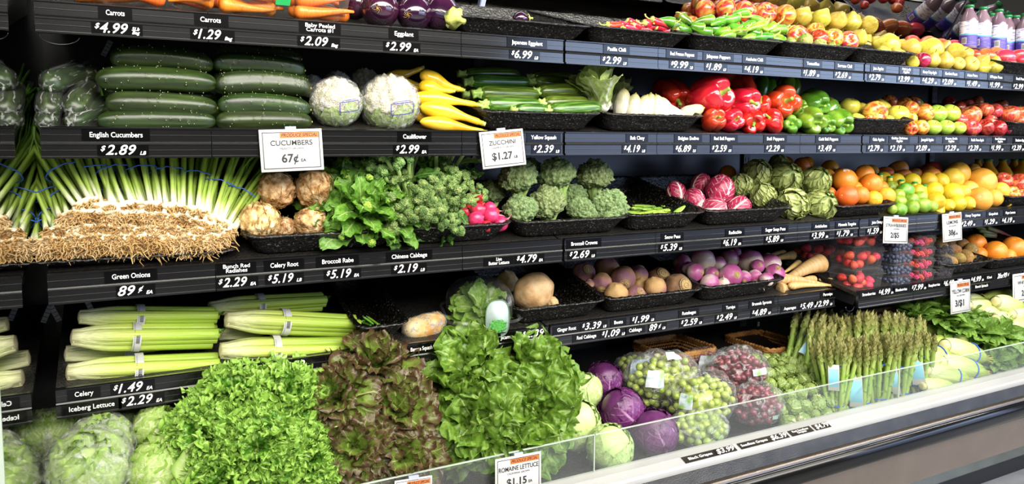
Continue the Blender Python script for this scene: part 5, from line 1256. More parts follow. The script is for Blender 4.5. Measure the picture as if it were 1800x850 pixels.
# celery: root end at -X, cut tops at +X
CEL_M = gradmat('celery_rib', [(0.0, 'd8d6a4'), (0.10, 'dfe2a8'), (0.30, 'c4d466'), (0.7, 'a8c446'), (1.0, '98b440')], 0.16, (1.5, 70, 70), 0.36, 0.3, 0.1)
m_celend = M('celery_cut', ['c9b48a', 'e0d8b0'], scale=14, rough=0.6)
mat_bar = M('barcode_print', ['f2f2f0', '2a2a30'], scale=1, rough=0.5)
def celery(seed, printed=True):
    rs = random.Random(seed); b = MB(); lf = MB()
    for k in range(11):
        a = k * 2.39996; f = sqrt((k + 0.5) / 11); y0, z0 = 0.085 * f * cos(a), 0.075 * f * sin(a)
        L_ = rs.uniform(0.94, 1.0); K = 20; pts = []; rad = []
        for q in range(K):
            t = q / (K - 1); g = 0.55 + 0.6 * sm(0, 0.3, t) + 0.12 * t
            pts.append((t * L_ - 0.5, y0 * g * 1.25, z0 * g * 1.0)); rad.append((0.052 if f > 0.5 else 0.045) * (0.85 + 0.35 * sm(0, 0.2, t) * (1 - 0.45 * t)))
        V, fs = tube(pts, rad, 18, ref=(0, cos(a), sin(a)))
        V2 = []
        for i in range(K):
            c = Vector(pts[i])
            for j in range(18):
                p = Vector(V[i * 18 + j]); an = 2 * pi * j / 18; V2.append(c + (p - c) * (1 + 0.05 * cos(9 * an)) * (1.0 if abs(an - pi) > 0.8 else 0.55))
        b.add(V2, fs, 0, tube_uv(K, 18))
        if k % 4 == 1:
            V, fs, uv = leaf(0.09, 0.07, 8, 7, bend=0.8, cup=0.6, ruf=0.012, rfreq=3, seed=k)
            lf.join(MB().add(V, fs, 0, uv), Matrix.Translation(Vector(pts[-1]) - Vector((0.03, 0, 0))) @ Matrix.Rotation(-pi / 2 + rs.uniform(-.7, .7), 4, 'Z'))
    base = one('root_end', *ball(lambda d: Vector((-0.492 + d.x * 0.022, d.y * 0.085, d.z * 0.075)), 18, 10), m_celend)
    bx = -0.12 + rs.uniform(-0.05, 0.12); n = 36; V = []; w = 0.028
    for q in range(n + 1):
        a = 2 * pi * q / n; V += [(bx - w, 0.170 * cos(a), 0.140 * sin(a)), (bx + w, 0.172 * cos(a), 0.142 * sin(a))]
    band = MB().add(V, [(2 * i, 2 * i + 1, 2 * i + 3, 2 * i + 2) for i in range(n)])
    pr = MB()
    def onband(a0, a1, x0, x1):
        P = []
        for q in range(4):
            a = a0 + (a1 - a0) * q / 3; P += [(bx + x0, 0.1745 * cos(a), 0.1445 * sin(a)), (bx + x1, 0.1745 * cos(a), 0.1445 * sin(a))]
        pr.add(P, [(2 * i, 2 * i + 1, 2 * i + 3, 2 * i + 2) for i in range(3)])
    for q in range(22):                                      # bars and a dotted edge on the front (-Y) side
        a0 = pi * 1.04 - 0.55 + q * 0.03; onband(a0, a0 + 0.012 + 0.008 * (q % 3 == 0), -0.008, 0.018)
    for q in range(26): onband(pi - 1.2 + q * 0.11, pi - 1.2 + q * 0.11 + 0.05, -0.019, -0.015)
    if printed:
        for q, ch in enumerate('CELERY'):
            V, fs = text_vf(ch, 0.034, 0, 0.02)              # reads up the band
            a = pi + 0.10 + q * 0.145
            V = [Vector((bx + 0.008 - v.z * 1.0, 0.1746 * cos(a + v.x / 0.16), 0.1446 * sin(a + v.x / 0.16))) for v in V]; pr.add(V, fs)
    parts = [('ribs', b.mesh('ribs', CEL_M), None, None), ('root_end', base, None, 'tan cut root end'), ('paper_band', band.mesh('paper_band', mat_paper), None, 'white paper band'),
             ('leaf_bits', lf.mesh('leaf_bits', BRL2), None, 'small green leaf bits'), ('band_print', pr.mesh('band_print', mat_dark), 'paper_band', 'dark print and bars')]
    return Proto('celery_bunch', None, parts)
CELERY = [celery(i, i == 0) for i in range(2)]

# asparagus: upright bunch, butt ends at z=0
ASP_M = gradmat('asparagus_spear', [(0.0, 'b8c08a'), (0.12, '9ab058'), (0.55, '86a844'), (0.75, '90a850'), (1.0, '908e54')], 0.2, (40, 40, 6), 0.45, 0.2, 0.2)
def spear(seed):
    rs = random.Random(seed); b = MB(); K = 12; r0 = 0.034
    V, fs = tube([(0.004 * sin(q * 1.1 + seed), 0.004 * cos(q), q / 11 * 0.86) for q in range(12)], [r0] * 10 + [r0 * 0.95, r0 * 0.7], 10); b.add(V, fs, 0, tube_uv(12, 10))
    for k in range(34):                                     # scales crowd towards the tip
        f = k / 33; z = 0.66 + 0.33 * f if k > 6 else 0.15 + 0.08 * k; a = k * 2.4; rr = r0 * (1.12 if f < 0.5 else 1.12 - 0.95 * (f - 0.5) / 0.5)
        L_ = 0.075 if k > 6 else 0.05; w = 0.028; P = []
        for (u, v) in ((0, -1), (0, 1), (0.5, -0.9), (0.5, 0.9), (1, 0)):
            an = a + v * w / r0 * (1 if u < 1 else 0); P.append(((rr + 0.006 + 0.010 * u) * cos(an), (rr + 0.006 + 0.010 * u) * sin(an), z + u * L_))
        b.add(P, [(0, 1, 3, 2), (2, 3, 4)], 0, [(min(1, z + 0.05 + 0.1 * u), 0.5) for u in (0, 0, .5, .5, 1)])
    return b.mesh('spear', ASP_M)
SPEARS = [spear(i) for i in range(3)]
m_bluetag = M('blue_paper_tag', ['7fc4e0', '92d0e8'], scale=3, rough=0.45)
def asparagus_bunch(base, top, rad, n=26, tagside=None, seed=0, label='', tagtilt=0.0, lowband=True, bandf=0.62):
    """spears from base to top (world points); rad = bunch radius"""
    rs = random.Random(seed); base = Vector(base); top = Vector(top); ax = (top - base); H = ax.length; q = orient(ax)
    r = empty('asparagus_bunch', base, q)
    for k in range(n):
        f = sqrt((k + 0.5) / n); a = k * 2.39996; x, y = rad * f * cos(a) * 0.86, rad * f * sin(a) * 0.86
        o = link('spear', rs.choice(SPEARS), r); s = H * rs.uniform(0.9, 1.04)
        o.location = (x, y, 0); lean = Vector((x * 0.25 / max(rad, 1e-6) + rs.uniform(-.04, .04), y * 0.25 / max(rad, 1e-6) + rs.uniform(-.04, .04), 1))
        o.rotation_mode = 'QUATERNION'; o.rotation_quaternion = orient(lean, rs.uniform(0, 6)); th = rad * 1.12 / sqrt(n) / 0.036; o.scale = (th, th, s)
    for zf in ((0.12, bandf) if lowband else (bandf,)):
        rr = rad * (1.04 + 0.25 * zf * 0.9) ; b = MB(); z = H * zf
        V = []; m = 28
        for i in range(m + 1):
            an = 2 * pi * i / m; rj = rr * (1 + 0.02 * sin(5 * an)); V += [(rj * cos(an), rj * sin(an), z - 0.0025), (rj * 1.02 * cos(an), rj * 1.02 * sin(an), z + 0.0025)]
        b.add(V, [(2 * i, 2 * i + 1, 2 * i + 3, 2 * i + 2) for i in range(m)]); link('rubber_band', b.mesh('rubber_band', m_band), r)
    if tagside is not None:
        w, h = tagside; b = MB(); d = (q.inverted() @ tocam(base + ax * bandf)); d.z = 0; d.normalize(); side = Vector((-d.y, d.x, 0)); rr = rad * 1.42
        for (dw, dh, off, nm, mt, lb) in ((w, h, 0, 'tag_border', mat_paper, None), (w * 0.86, h * 0.93, 0.0008, 'tag', m_bluetag, 'light blue paper tag')):
            V = []
            for i in range(9):
                t = i / 8 - 0.5
                for sgn in (-1, 1):
                    V.append(d * (rr + off + 0.012 * sin(pi * (t + 0.5)) * (1 + tagtilt)) + side * (sgn * dw / 2 + tagtilt * t * h * 0.35) + Vector((0, 0, H * bandf + 0.006 - h / 2 - t * dh)))
            b = MB().add(V, [(2 * i, 2 * i + 1, 2 * i + 3, 2 * i + 2) for i in range(8)]); o = link(nm, b.mesh(nm, mt), r)
            if lb: o['label'] = lb
    tag(r, label, 'asparagus', 'asparagus bunches standing on the deck'); return r

# corn in husk: butt at -X, silk at +X
HUSK = gradmat('corn_husk', [(0.0, 'd8dca4'), (0.35, 'c6d27e'), (0.75, 'a6bc58'), (1.0, '949f42')], 0.2, (2, 60, 60), 0.45, 0.35, 0.15)
def corn(seed, band=True):
    rs = random.Random(seed); b = MB()
    prof = lambda t: 0.135 * (0.62 + 0.42 * sin(pi * min(1, t * 1.05) ** 0.8)) * (1 if t < 0.8 else 1 - (t - 0.8) * 2.6)
    for k in range(7):
        a = k * 2.4; V = []; uv = []
        for i in range(16):
            t = i / 15
            for j in range(9):
                v = -1 + 2 * j / 8; an = a + v * (1.25 - 0.5 * t); rr = prof(t) + 0.006 * (1 - abs(v)) + 0.003 * k * 0.5 + (0.03 * max(0, t - 0.9) * 10 * rs.random() * 0.3)
                V.append((t - 0.5 + 0.02 * v * v, rr * cos(an), rr * sin(an))); uv.append((t, 0.5))
        b.add(V, grid_faces(16, 9), 0, uv)
    V, fs = tube([(i / 15 - 0.5, 0, 0) for i in range(16)], [prof(i / 15) * 0.97 for i in range(16)], 20, ref=(0, 0, 1)); b.add(V, fs, 0, tube_uv(16, 20))
    butt = one('butt_end', *tube([(-0.495, 0, 0), (-0.54, 0, 0), (-0.55, 0, 0)], [0.08, 0.06, 0.035], 16), M('corn_butt', ['dcd8a0', 'c8b878'], scale=9, rough=0.6))
    s = MB()
    for k in range(14):
        a = k * 2.4; s.add(*tube([(0.44, 0.03 * cos(a), 0.03 * sin(a)), (0.50, 0.05 * cos(a), 0.05 * sin(a)), (0.54, 0.07 * cos(a), 0.07 * sin(a) - 0.02)], [0.012, 0.010, 0.004], 5))
    parts = [('butt_end', butt, None, None), ('silk', s.mesh('silk', M('corn_silk', ['a8963c', 'c4b458'], scale=8, rough=0.7)), None, 'brownish silk end')]
    if band: parts.append(('rubber_band', one('rubber_band', *tube([(0.10 + 0.004 * sin(q), 0.147 * cos(2 * pi * q / 24), 0.147 * sin(2 * pi * q / 24)) for q in range(25)], 0.010, 6), m_band), None, 'blue rubber band'))
    return Proto('corn_ear', b.mesh('corn_ear', HUSK), parts)
CORN = [corn(0), corn(1)]; CORN_N = [corn(2, False)]

# bags and boxes
BAG = film('clear_bag', 'ffffff', 0.05, 0.62, 5.0, 0.1, 0.9, 8.0, 0.50, 0.64, 2.2)
BAG2 = film('frosted_bag', 'eef4e6', 0.09, 0.5, 4.0, 0.16, 1.0, 6.0, 0.5, 0.66, 1.4, body=0.6)
def wrinkle_ball(seed, r=0.5, amp=0.03, sc=(1, 1, 1), n=40, m=28):
    o = Vector((seed * 3.3, 1, 2)); return ball(lambda d: Vector((d.x * sc[0], d.y * sc[1], d.z * sc[2])) * (r + amp * mnoise.noise(d * 4 + o) + amp * 0.5 * abs(mnoise.noise(d * 9 + o))), n, m)
CAUL_M = M('cauliflower_curd', ['c4bb96', 'd2ccb2', 'd8d2c0'], scale=10, detail=5, rough=0.65, bump=0.7, bscale=40, btex='voronoi')
def cauliflower(seed):
    b = MB(); rs = random.Random(seed)
    for k in range(8):
        b.add(*patch(0.44, k * 0.8, 0.2, 1.75 + rs.uniform(-.15, .15), 0.5, 0.04, ruf=0.05, seed=seed * 9 + k))
    V, fs = wrinkle_ball(seed, 0.505, 0.03, (1, 1, 0.96))
    lab = MB(); pr = MB()
    def onb(x0, x1, z0, z1, rr, bb):
        P = []; n = 7
        for i in range(n):
            for j in range(n):
                d = Vector((x0 + (x1 - x0) * i / (n - 1), -1, z0 + (z1 - z0) * j / (n - 1))).normalized(); P.append(d * rr)
        bb.add(P, grid_faces(n, n))
    for q in ((-0.42, 0.40, 0.30, 0.33), (-0.42, 0.40, -0.06, -0.03), (-0.42, -0.39, -0.06, 0.33), (0.37, 0.40, -0.06, 0.33), (-0.3, 0.3, 0.36, 0.385)): onb(*q, 0.545, pr)
    onb(-0.02, 0.15, -0.55, -0.40, 0.542, lab)
    return Proto('bagged_cauliflower', one('bagged_cauliflower', *crown_vf(60 + seed, 90, 54, 3.0, 11, 0.7, 0.10, 0.03), CAUL_M), [
        ('leaves', b.mesh('leaves', L_cab), None, 'pale green leaves'), ('plastic_bag', one('plastic_bag', V, fs, BAG), None, 'clear crinkled bag'),
        ('printed_outline', pr.mesh('printed_outline', M('blue_print', ['3a3f8a'], rough=0.5)), 'plastic_bag', 'thin blue printed outline'), ('sticker', lab.mesh('sticker', mat_paper), 'plastic_bag', 'small white sticker')])
CAUL = [cauliflower(i) for i in range(2)]
ICEBAG = [Proto('bagged_iceberg_lettuce', p.root, p.parts + [('plastic_bag', one('plastic_bag', *wrinkle_ball(i + 4, 0.55, 0.05), BAG2), None, 'clear crinkled bag')]) for i, p in enumerate(ICEB)]
GRAPE_G = M('green_grape', ['8fa63a', 'a9bc50', '9cb046'], scale=2, rough=0.22, coat=0.3, jitter=0.1)
GRAPE_R = M('red_grape', ['5a1c2a', '7f3040', '8f4a58'], scale=2, rough=0.28, coat=0.2, jitter=0.15)
def grape_bag(base, size, seed, mat, kindlab, label, n=55, cap=None):
    """base: centre of the bag's foot; size (x, y, z) in metres"""
    rs = random.Random(seed); r = empty('grape_bag', base); sx, sy, sz = size; g = 0.0115
    me = one('grape', *ball(lambda d: Vector((d.x, d.y, d.z * 1.15)) * g, 12, 8), mat)
    k = 0; tries = 0; P = []
    while k < n and tries < 6000:
        tries += 1; d = Vector((rs.gauss(0, 1), rs.gauss(0, 1), rs.gauss(0.2, 1))).normalized(); f = rs.uniform(0.72, 0.92)
        p = Vector((d.x * sx / 2 * f, d.y * sy / 2 * f, sz * 0.45 + d.z * sz * 0.45 * f))
        if p.z < g or d.y > 0.55 or any((p - q).length < g * 1.75 for q in P): continue
        P.append(p); o = link('grape', me, r); o.location = p; o.rotation_euler = (rs.uniform(0, 3), rs.uniform(0, 3), 0); k += 1
    core = one('bunch_core', *ball(lambda d: Vector((d.x * sx * 0.34, d.y * sy * 0.34, sz * 0.45 + d.z * sz * 0.32)), 14, 10), mat); link('bunch_core', core, r)
    o3 = Vector((seed * 2.2, 0, 0))
    V, fs = ball(lambda d: Vector((d.x * sx * 0.52, d.y * sy * 0.52, sz * 0.47 + d.z * sz * 0.50)) * (1 + 0.09 * mnoise.noise(d * 3.5 + o3) + 0.05 * abs(mnoise.noise(d * 9 + o3))), 44, 30)
    f = link('plastic_bag', one('plastic_bag', V, fs, film('grape_bag_film', 'ffffff', 0.04, 0.45, 26.0, 0.1, 0.9, 45.0, 0.52, 0.66, 2.0)), r); f['label'] = 'clear crinkled bag'
    if cap:
        for q in cap:                                     # printed header patches lying on the bag
            u0, u1, v0, v1, mt = q; V = []; n_ = 8
            for i in range(n_):
                for j in range(n_):
                    an = u0 + (u1 - u0) * i / (n_ - 1); el = v0 + (v1 - v0) * j / (n_ - 1); d = Vector((cos(el) * sin(an), -cos(el) * cos(an), sin(el)))
                    V.append(Vector((d.x * sx * 0.55, d.y * sy * 0.55, sz * 0.47 + d.z * sz * 0.535)) * (1 + 0.03 * mnoise.noise(d * 6)))
            o = link('printed_patch', one('printed_patch', V, grid_faces(n_, n_), mt), f)
    tag(r, label, 'grapes', kindlab); return r

CLEAR = film('clamshell_plastic', 'ffffff', 0.025, 0.42, 3.5, 0.06, 0.6, 6.0, 0.58, 0.72, 1.0, body=0.5, rim=0.12)
def clam(kind, w, d, h, seed, berry_mesh, bs, n, partname, dark=False):
    """clear hinged box with a ribbed body, a lid and a flange, filled with berries"""
    rs = random.Random(seed); body = MB(); nn = 44
    def ring(f, z, rib=0.0):
        return [(x * f * (1 + rib * (1 if (i // 2) % 2 else 0)), y * f * (1 + rib * (1 if (i // 2) % 2 else 0)), z) for i, (x, y) in enumerate(rrect2(w / 2, d / 2, 0.012, nn))]
    loops = [ring(0.84, 0.0), ring(0.86, 0.004, 0.02), ring(0.95, h * 0.70, 0.02), ring(1.0, h * 0.74), ring(1.08, h * 0.745), ring(1.08, h * 0.765), ring(0.99, h * 0.78), ring(0.97, h * 0.93, 0.02), ring(0.90, h), ring(0.4, h * 0.985)]
    V = [p for l in loops for p in l]; m = len(loops[0])
    fs = [(i * m + j, i * m + (j + 1) % m, (i + 1) * m + (j + 1) % m, (i + 1) * m + j) for i in range(len(loops) - 1) for j in range(m)]
    fs.append(tuple(reversed(range(m)))); fs.append(tuple(range((len(loops) - 1) * m, len(loops) * m)))
    shell = MB().add(V, fs, flat=True).mesh('clear_box', CLEAR)
    parts = [('clear_box', shell, None, 'clear plastic hinged box')]
    P = []; objs = []; tries = 0
    while len(P) < n and tries < 5000:
        tries += 1; x = rs.uniform(-1, 1) * (w * 0.44 - bs * 0.4); y = rs.uniform(-1, 1) * (d * 0.44 - bs * 0.4); z = rs.uniform(0, 1) * (h * 0.80 - bs) + bs * 0.5
        if (abs(x) < w * 0.40 - bs * 0.6 and y > -(d * 0.40 - bs * 0.7) and z < h * 0.62) or any((Vector((x, y, z)) - q).length < bs * 0.78 for q in P): continue
        P.append(Vector((x, y, z)))
    pk = Proto(kind, None, parts); pk.berries = (partname, berry_mesh, P, seed, bs)
    return pk
def rrect2(hw, hd, r, n):
    P = rrect(hw, hd, r, 3); return P
def place_clam(pk, loc, rot, label, cat, group):
    r = pk.make(loc, rot, 1.0); nm, ms, P, sd, bs = pk.berries; rs = random.Random(sd)
    for p in P:
        o = link(nm, rs.choice(ms), r); o.location = p; o.rotation_euler = (rs.uniform(0, 6), rs.uniform(0, 6), rs.uniform(0, 6)); s = bs * rs.uniform(0.9, 1.1); o.scale = (s, s, s)
    tag(r, label, cat, group); return r
STR_M = M('strawberry_flesh', ['c81a20', 'd83030', 'e0b050'], scale=26, tex='voronoi', lo=0.9, hi=0.02, rough=0.3, coat=0.3, jitter=0.2)
STR_M = M('strawberry_skin', ['b8141c', 'd42a2a', 'cc2024'], scale=3, rough=0.28, coat=0.3, jitter=0.2, bump=0.6, bscale=16, btex='voronoi')
sb = MB(); sb.add(*ball(lambda d: Vector((d.x * 0.42 * (1 + 0.25 * d.z), d.y * 0.42 * (1 + 0.25 * d.z), d.z * 0.52)), 16, 12), 0)
for k in range(7):
    a = k * 0.9; V, fs, uv = leaf(0.34, 0.16, 5, 3, bend=-0.9, cup=0.3, seed=k); sb.join(MB().add(V, fs, 1, uv), Matrix.Translation((0, 0, 0.47)) @ Matrix.Rotation(a, 4, 'Z'))
SBERRY = [sb.mesh('strawberry', [STR_M, BRL2])]
BLUEB = [one('blueberry', *ball(lambda d: Vector((d.x, d.y, d.z * 0.88)) * 0.5 - Vector((0, 0, 0.08 * exp(-((1 - d.z) / 0.06) ** 2))), 12, 8), M('blueberry_skin', ['1c2236', '323c58', '4a5470'], scale=3, rough=0.5, jitter=0.25))]
def drupe(mat, nm):
    b = MB()
    for k in range(26):
        z = 1 - 2 * (k + 0.5) / 26; a = k * 2.4; s = sqrt(1 - z * z); c = Vector((0.36 * s * cos(a), 0.36 * s * sin(a), 0.40 * z)); b.add(*ball(lambda d: c + d * 0.155, 8, 5))
    return [b.mesh(nm, mat)]
RASPB = drupe(M('raspberry_skin', ['b8203c', 'd04258'], scale=3, rough=0.35, jitter=0.2), 'raspberry'); BLACKB = drupe(M('blackberry_skin', ['16101c', '2a2030'], scale=3, rough=0.25, jitter=0.2), 'blackberry')
C_STR = [clam('strawberry_clamshell', 0.165, 0.12, 0.086, i, SBERRY, 0.036, 46, 'strawberry') for i in range(2)]
C_BLU = [clam('blueberry_clamshell', 0.115, 0.10, 0.046, 5, BLUEB, 0.016, 60, 'blueberry')]
C_RAS = [clam('raspberry_clamshell', 0.115, 0.10, 0.046, 6, RASPB, 0.021, 42, 'raspberry')]
C_BLK = [clam('blackberry_clamshell', 0.105, 0.10, 0.046, 7, BLACKB, 0.022, 36, 'blackberry')]

# juice bottles
def bottle(kind, mat, capm, prof, labels, capz, capr):
    parts = [('cap', one('cap', *lathe([(capr, capz), (capr, capz + 0.055), (capr * 0.92, capz + 0.065), (0.001, capz + 0.066)], 24, lambda p, a, t: Vector((p.x * (1 + 0.02 * cos(24 * a)), p.y * (1 + 0.02 * cos(24 * a)), p.z))), capm), None, 'green cap')]
    for nm, z0, z1, rr, mt, lb in labels:
        V, fs = lathe([(rr, z0), (rr, z1)], 36, cap=False); parts.append((nm, one(nm, V, fs, mt), None, lb))
    return Proto(kind, one(kind, *lathe(prof, 32), mat), parts)
CAPG = M('green_cap', ['0f6a34', '1c8042'], scale=5, rough=0.4); 
def label_mat(name, paper, ink, sc):
    return M(name, [paper, paper, ink], scale=sc, stretch=(1, 1, 5), detail=2, lo=0.45, hi=0.62, rough=0.4)
JB = [bottle('juice_bottle', M('mauve_juice', ['6f5868', '86707c'], scale=2, rough=0.15, coat=0.5), CAPG,
      [(0.15, 0.0), (0.172, 0.012), (0.175, 0.05), (0.172, 0.30), (0.175, 0.56), (0.168, 0.66), (0.13, 0.76), (0.085, 0.84), (0.075, 0.90), (0.075, 0.93)],
      [('white_label', 0.30, 0.60, 0.1775, label_mat('white_label', 'e9e7ec', '8a86b0', 9), 'white label with fine print'), ('purple_label', 0.06, 0.30, 0.1775, label_mat('purple_label', '4a3a92', '6a58b4', 7), 'purple label band')], 0.90, 0.088)]
bc = MB()
for k in range(9): 
    a0 = -2.2 + k * 0.055; V = []
    for q in range(2): a = a0 + q * 0.03; V += [(0.179 * cos(a), 0.179 * sin(a), 0.12), (0.179 * cos(a), 0.179 * sin(a), 0.23)]
    bc.add(V, [(0, 2, 3, 1)])
V = []
for q in range(9): a = -2.26 + q * 0.075; V += [(0.1783 * cos(a), 0.1783 * sin(a), 0.105), (0.1783 * cos(a), 0.1783 * sin(a), 0.245)]
JB[0].parts.append(('barcode_patch', one('barcode_patch', V, [(2 * i, 2 * i + 2, 2 * i + 3, 2 * i + 1) for i in range(8)], mat_paper), 'purple_label', 'white barcode patch'))
JB[0].parts.append(('barcode', bc.mesh('barcode', mat_dark), 'barcode_patch', None))
V, fs = lathe([(0.1785, 0.295), (0.1785, 0.325)], 36, cap=False); JB[0].parts.append(('blue_stripe', one('blue_stripe', V, fs, M('blue_stripe', ['58a8d0'], rough=0.4)), 'white_label', 'light blue stripe'))
OJ = [bottle('orange_juice_bottle', M('orange_juice', ['cf8a1c', 'dc9a2a'], scale=2, rough=0.15, coat=0.5), CAPG,
      [(0.30, 0.0), (0.345, 0.02), (0.35, 0.08), (0.35, 0.34), (0.33, 0.46), (0.25, 0.62), (0.15, 0.76), (0.115, 0.86), (0.115, 0.93)], [], 0.90, 0.13)]
LJ = [bottle('lemon_juice_bottle', M('lemon_bottle', ['dcc322', 'e6d03a'], scale=3, rough=0.25, coat=0.3), M('bright_green_cap', ['128a3c', '1ea04a'], scale=5, rough=0.35),
      [(0.15, 0.0), (0.21, 0.03), (0.23, 0.10), (0.225, 0.3), (0.18, 0.45), (0.12, 0.58), (0.095, 0.72), (0.085, 0.84), (0.08, 0.90)], [], 0.86, 0.10)]
# ------------------------------------------------------------------ placing the produce
def lay(pr, a, b, t, d0, d1, th, diam=0.19, roll=0.0, label=None, desc='', cat='', group='', row='', place=''):
    """long thing with its own X axis running from photo pixel a to b, at depths d0, d1 behind the front edge; th: thickness in pixels"""
    if isinstance(pr, (list, tuple)): pr = random.choice(pr)
    Yf = TIER[t][0]; A = at(*a, Yf + d0); B = at(*b, Yf + d1); x = (B - A); L_ = x.length; x.normalize()
    z = Vector((0, 0, 1)); 
    if abs(x.z) > 0.9: z = Vector((0, -1, 0.1))
    z = (z - x * x.dot(z)).normalized(); y = z.cross(x); q = Matrix((x, y, z)).transposed().to_quaternion() @ Quaternion((1, 0, 0), roll)
    c = (A + B) / 2; s = th * mpp(c) / diam
    o = pr.make(c, q, (L_, s, s))
    if label: tag(o, label, cat, group or None)
    else: PENDING.append((o, desc, cat, group, row, place, (a[0] + b[0]) / 2))
    return o
def bunchput(prs, items, t, ax, desc, cat, group, row, place, jit=0.35, sq=(1, 1, 1)):
    """items: (px, py, width px, depth m)"""
    for it in items:
        px, py, w, d = it[:4]
        if ax == 'c': v = tocam(at(px, py, TIER[t][0] + d))
        elif ax == 's': v = tocam(at(px, py, TIER[t][0] + d)) + Vector((random.uniform(-1, 1), 0, random.uniform(-.4, 1.2)))
        else: v = Vector(ax)
        put(prs, px, py, w, t, d, jig(v, jit), None, desc, cat, group, row, place, sq=sq, view=ax not in ('c', 's'))

# ---- top shelf: bagged carrots, eggplants, chilies, apples, pears, mangoes, juice
CARM = M('carrot_skin', ['d8661c', 'e27a2a', 'dd7020'], scale=4, stretch=(9, 1, 1), rough=0.4, bump=0.25, bscale=5, bstretch=(10, 0.6, 0.6), jitter=0.12)
CARMESH = [p.root.copy() for p in PARS]
for m_ in CARMESH: m_.name = 'carrot'; m_.materials[0] = CARM
BAGC = film('carrot_bag_film', 'ffe9d8', 0.03, 0.4, 3.0, 0.1, 0.8, 6.0, 0.5, 0.66, 2.0, (1, 4, 4))
PGREEN = M('green_print', ['128a44', '20a254'], scale=6, rough=0.4)
def carrot_bag(px0, px1, d, label, n, hh, seed, patch_at=None, zoff=0.0):
    rs = random.Random(seed); xa, xb = px2X(px0, 1), px2X(px1, 1); L_ = xb - xa; Y = TIER[1][0] + d
    r = empty('carrot_bag', ((xa + xb) / 2, Y, zs(1, Y) + 0.002 + zoff)); r.rotation_euler = (TIER[1][3] * 0.6, 0, 0)
    for k in range(n):
        o = link('carrot', rs.choice(CARMESH), r); yy = (k % 3 - 1) * 0.027 + rs.uniform(-.004, .004); zz = 0.018 + (k // 3) * hh / 3
        o.location = (rs.uniform(-.02, .02), yy, zz); o.rotation_euler = (rs.uniform(0, 6), rs.uniform(-.06, .06), rs.choice((0, pi)) + rs.uniform(-.1, .1)); ln = L_ * rs.uniform(0.82, 0.95); o.scale = (ln, 0.145, 0.145)
    o3 = Vector((seed, 0, 5)); hz = hh / 2 + 0.012
    V, fs = ball(lambda dd: Vector((L_ * 0.5 * (abs(dd.x) ** 0.6) * (1 if dd.x > 0 else -1), dd.y * 0.058, hz + dd.z * (hz + 0.004))) + Vector((0, 0.006, 0.006)) * mnoise.noise(dd * 5 + o3), 40, 24)
    f = link('plastic_bag', one('plastic_bag', V, fs, BAGC), r); f['label'] = 'clear crinkled bag'
    if patch_at is not None:
        V = []; 
        for i in range(7):
            for j in range(6):
                a = -0.5 + 1.6 * j / 5; V.append((patch_at * L_ + (i / 6 - 0.5) * 0.032 + 0.008 * j / 5, -0.064 * cos(a * 0.9), hz + (hz + 0.01) * sin(a)))
        g = link('printed_patch', one('printed_patch', V, grid_faces(7, 6), PGREEN), f); g['label'] = 'green printed patch'
    tag(r, label, 'carrots', 'bagged carrots on the top shelf')
carrot_bag(130, 292, 0.075, 'large clear bag of carrots at the left end of the top shelf', 12, 0.09, 1)
carrot_bag(296, 392, 0.075, 'clear bag of carrots with green patch above the Carrots $1.29 tag', 12, 0.095, 2, 0.25)
carrot_bag(400, 505, 0.07, 'clear bag of carrots with green patch, right of the middle carrots', 12, 0.095, 3, 0.44)
carrot_bag(515, 628, 0.075, 'clear bag of carrots beside the eggplants', 12, 0.095, 4)
carrot_bag(610, 712, 0.20, 'clear bag of carrots standing behind the eggplants', 9, 0.10, 5, None, 0.02)
E_ = 'glossy dark purple eggplant'
for (px, py, w, d, ax, rl, lab) in (
    (663, 16, 64, 0.06, (0.1, 0.9, 0.1), 0.4, 'large round dark purple eggplant with star-shaped tan scar facing out'), (724, 31, 60, 0.055, (0.25, 0.85, 0.2), 1.2, 'shiny dark purple eggplant with small yellow scar, second from right in front'),
    (768, 30, 62, 0.075, (0.55, -0.75, -0.30), 0, 'dark purple eggplant showing its pale green stem cap'), (632, 8, 54, 0.10, (-0.4, 0.8, 0.2), 2, 'dark purple eggplant beside the last carrot bag'),
    (722, -12, 60, 0.13, (0.8, 0.4, 0.1), 3, 'dark purple eggplant on top, cut by the upper edge'), (690, -22, 54, 0.13, (0.2, 0.9, 0.1), 1, 'dark purple eggplant behind the star-scarred eggplant')):
    put(EGGS, px, py, w * 1.07, 1, d, ax, rl, cat='eggplant', group='eggplants on the top shelf', label=lab, sq=(1, 1, 1.05))
put(EGGS, 911, 33, 26, 1, 0.12, (0.9, 0.3, 0.1), 1, cat='eggplant', label='small dark eggplant barely showing above the empty long tray')
random.seed(21)
P_ = 'red fresno peppers'
for k, (px, py) in enumerate(((1083, 45), (1103, 49), (1118, 44), (1127, 51), (1140, 47), (1150, 51), (1160, 42), (1168, 52), (1178, 56), (1147, 41), (1134, 53), (1186, 52), (1112, 52))):
    a = random.uniform(-.5, .5); L_ = 17
    lay(FRESNO, (px - L_ * cos(a), py - 4 - L_ * 0.5 * sin(a)), (px + L_ * cos(a), py + 2 + L_ * 0.4 * sin(a)), 1, 0.09 + 0.012 * (k % 3), 0.10 + 0.02 * (k % 2), 15, 0.30, random.uniform(0, 6), desc='small red fresno pepper', cat='pepper', group=P_, place='fresno tray, top shelf')
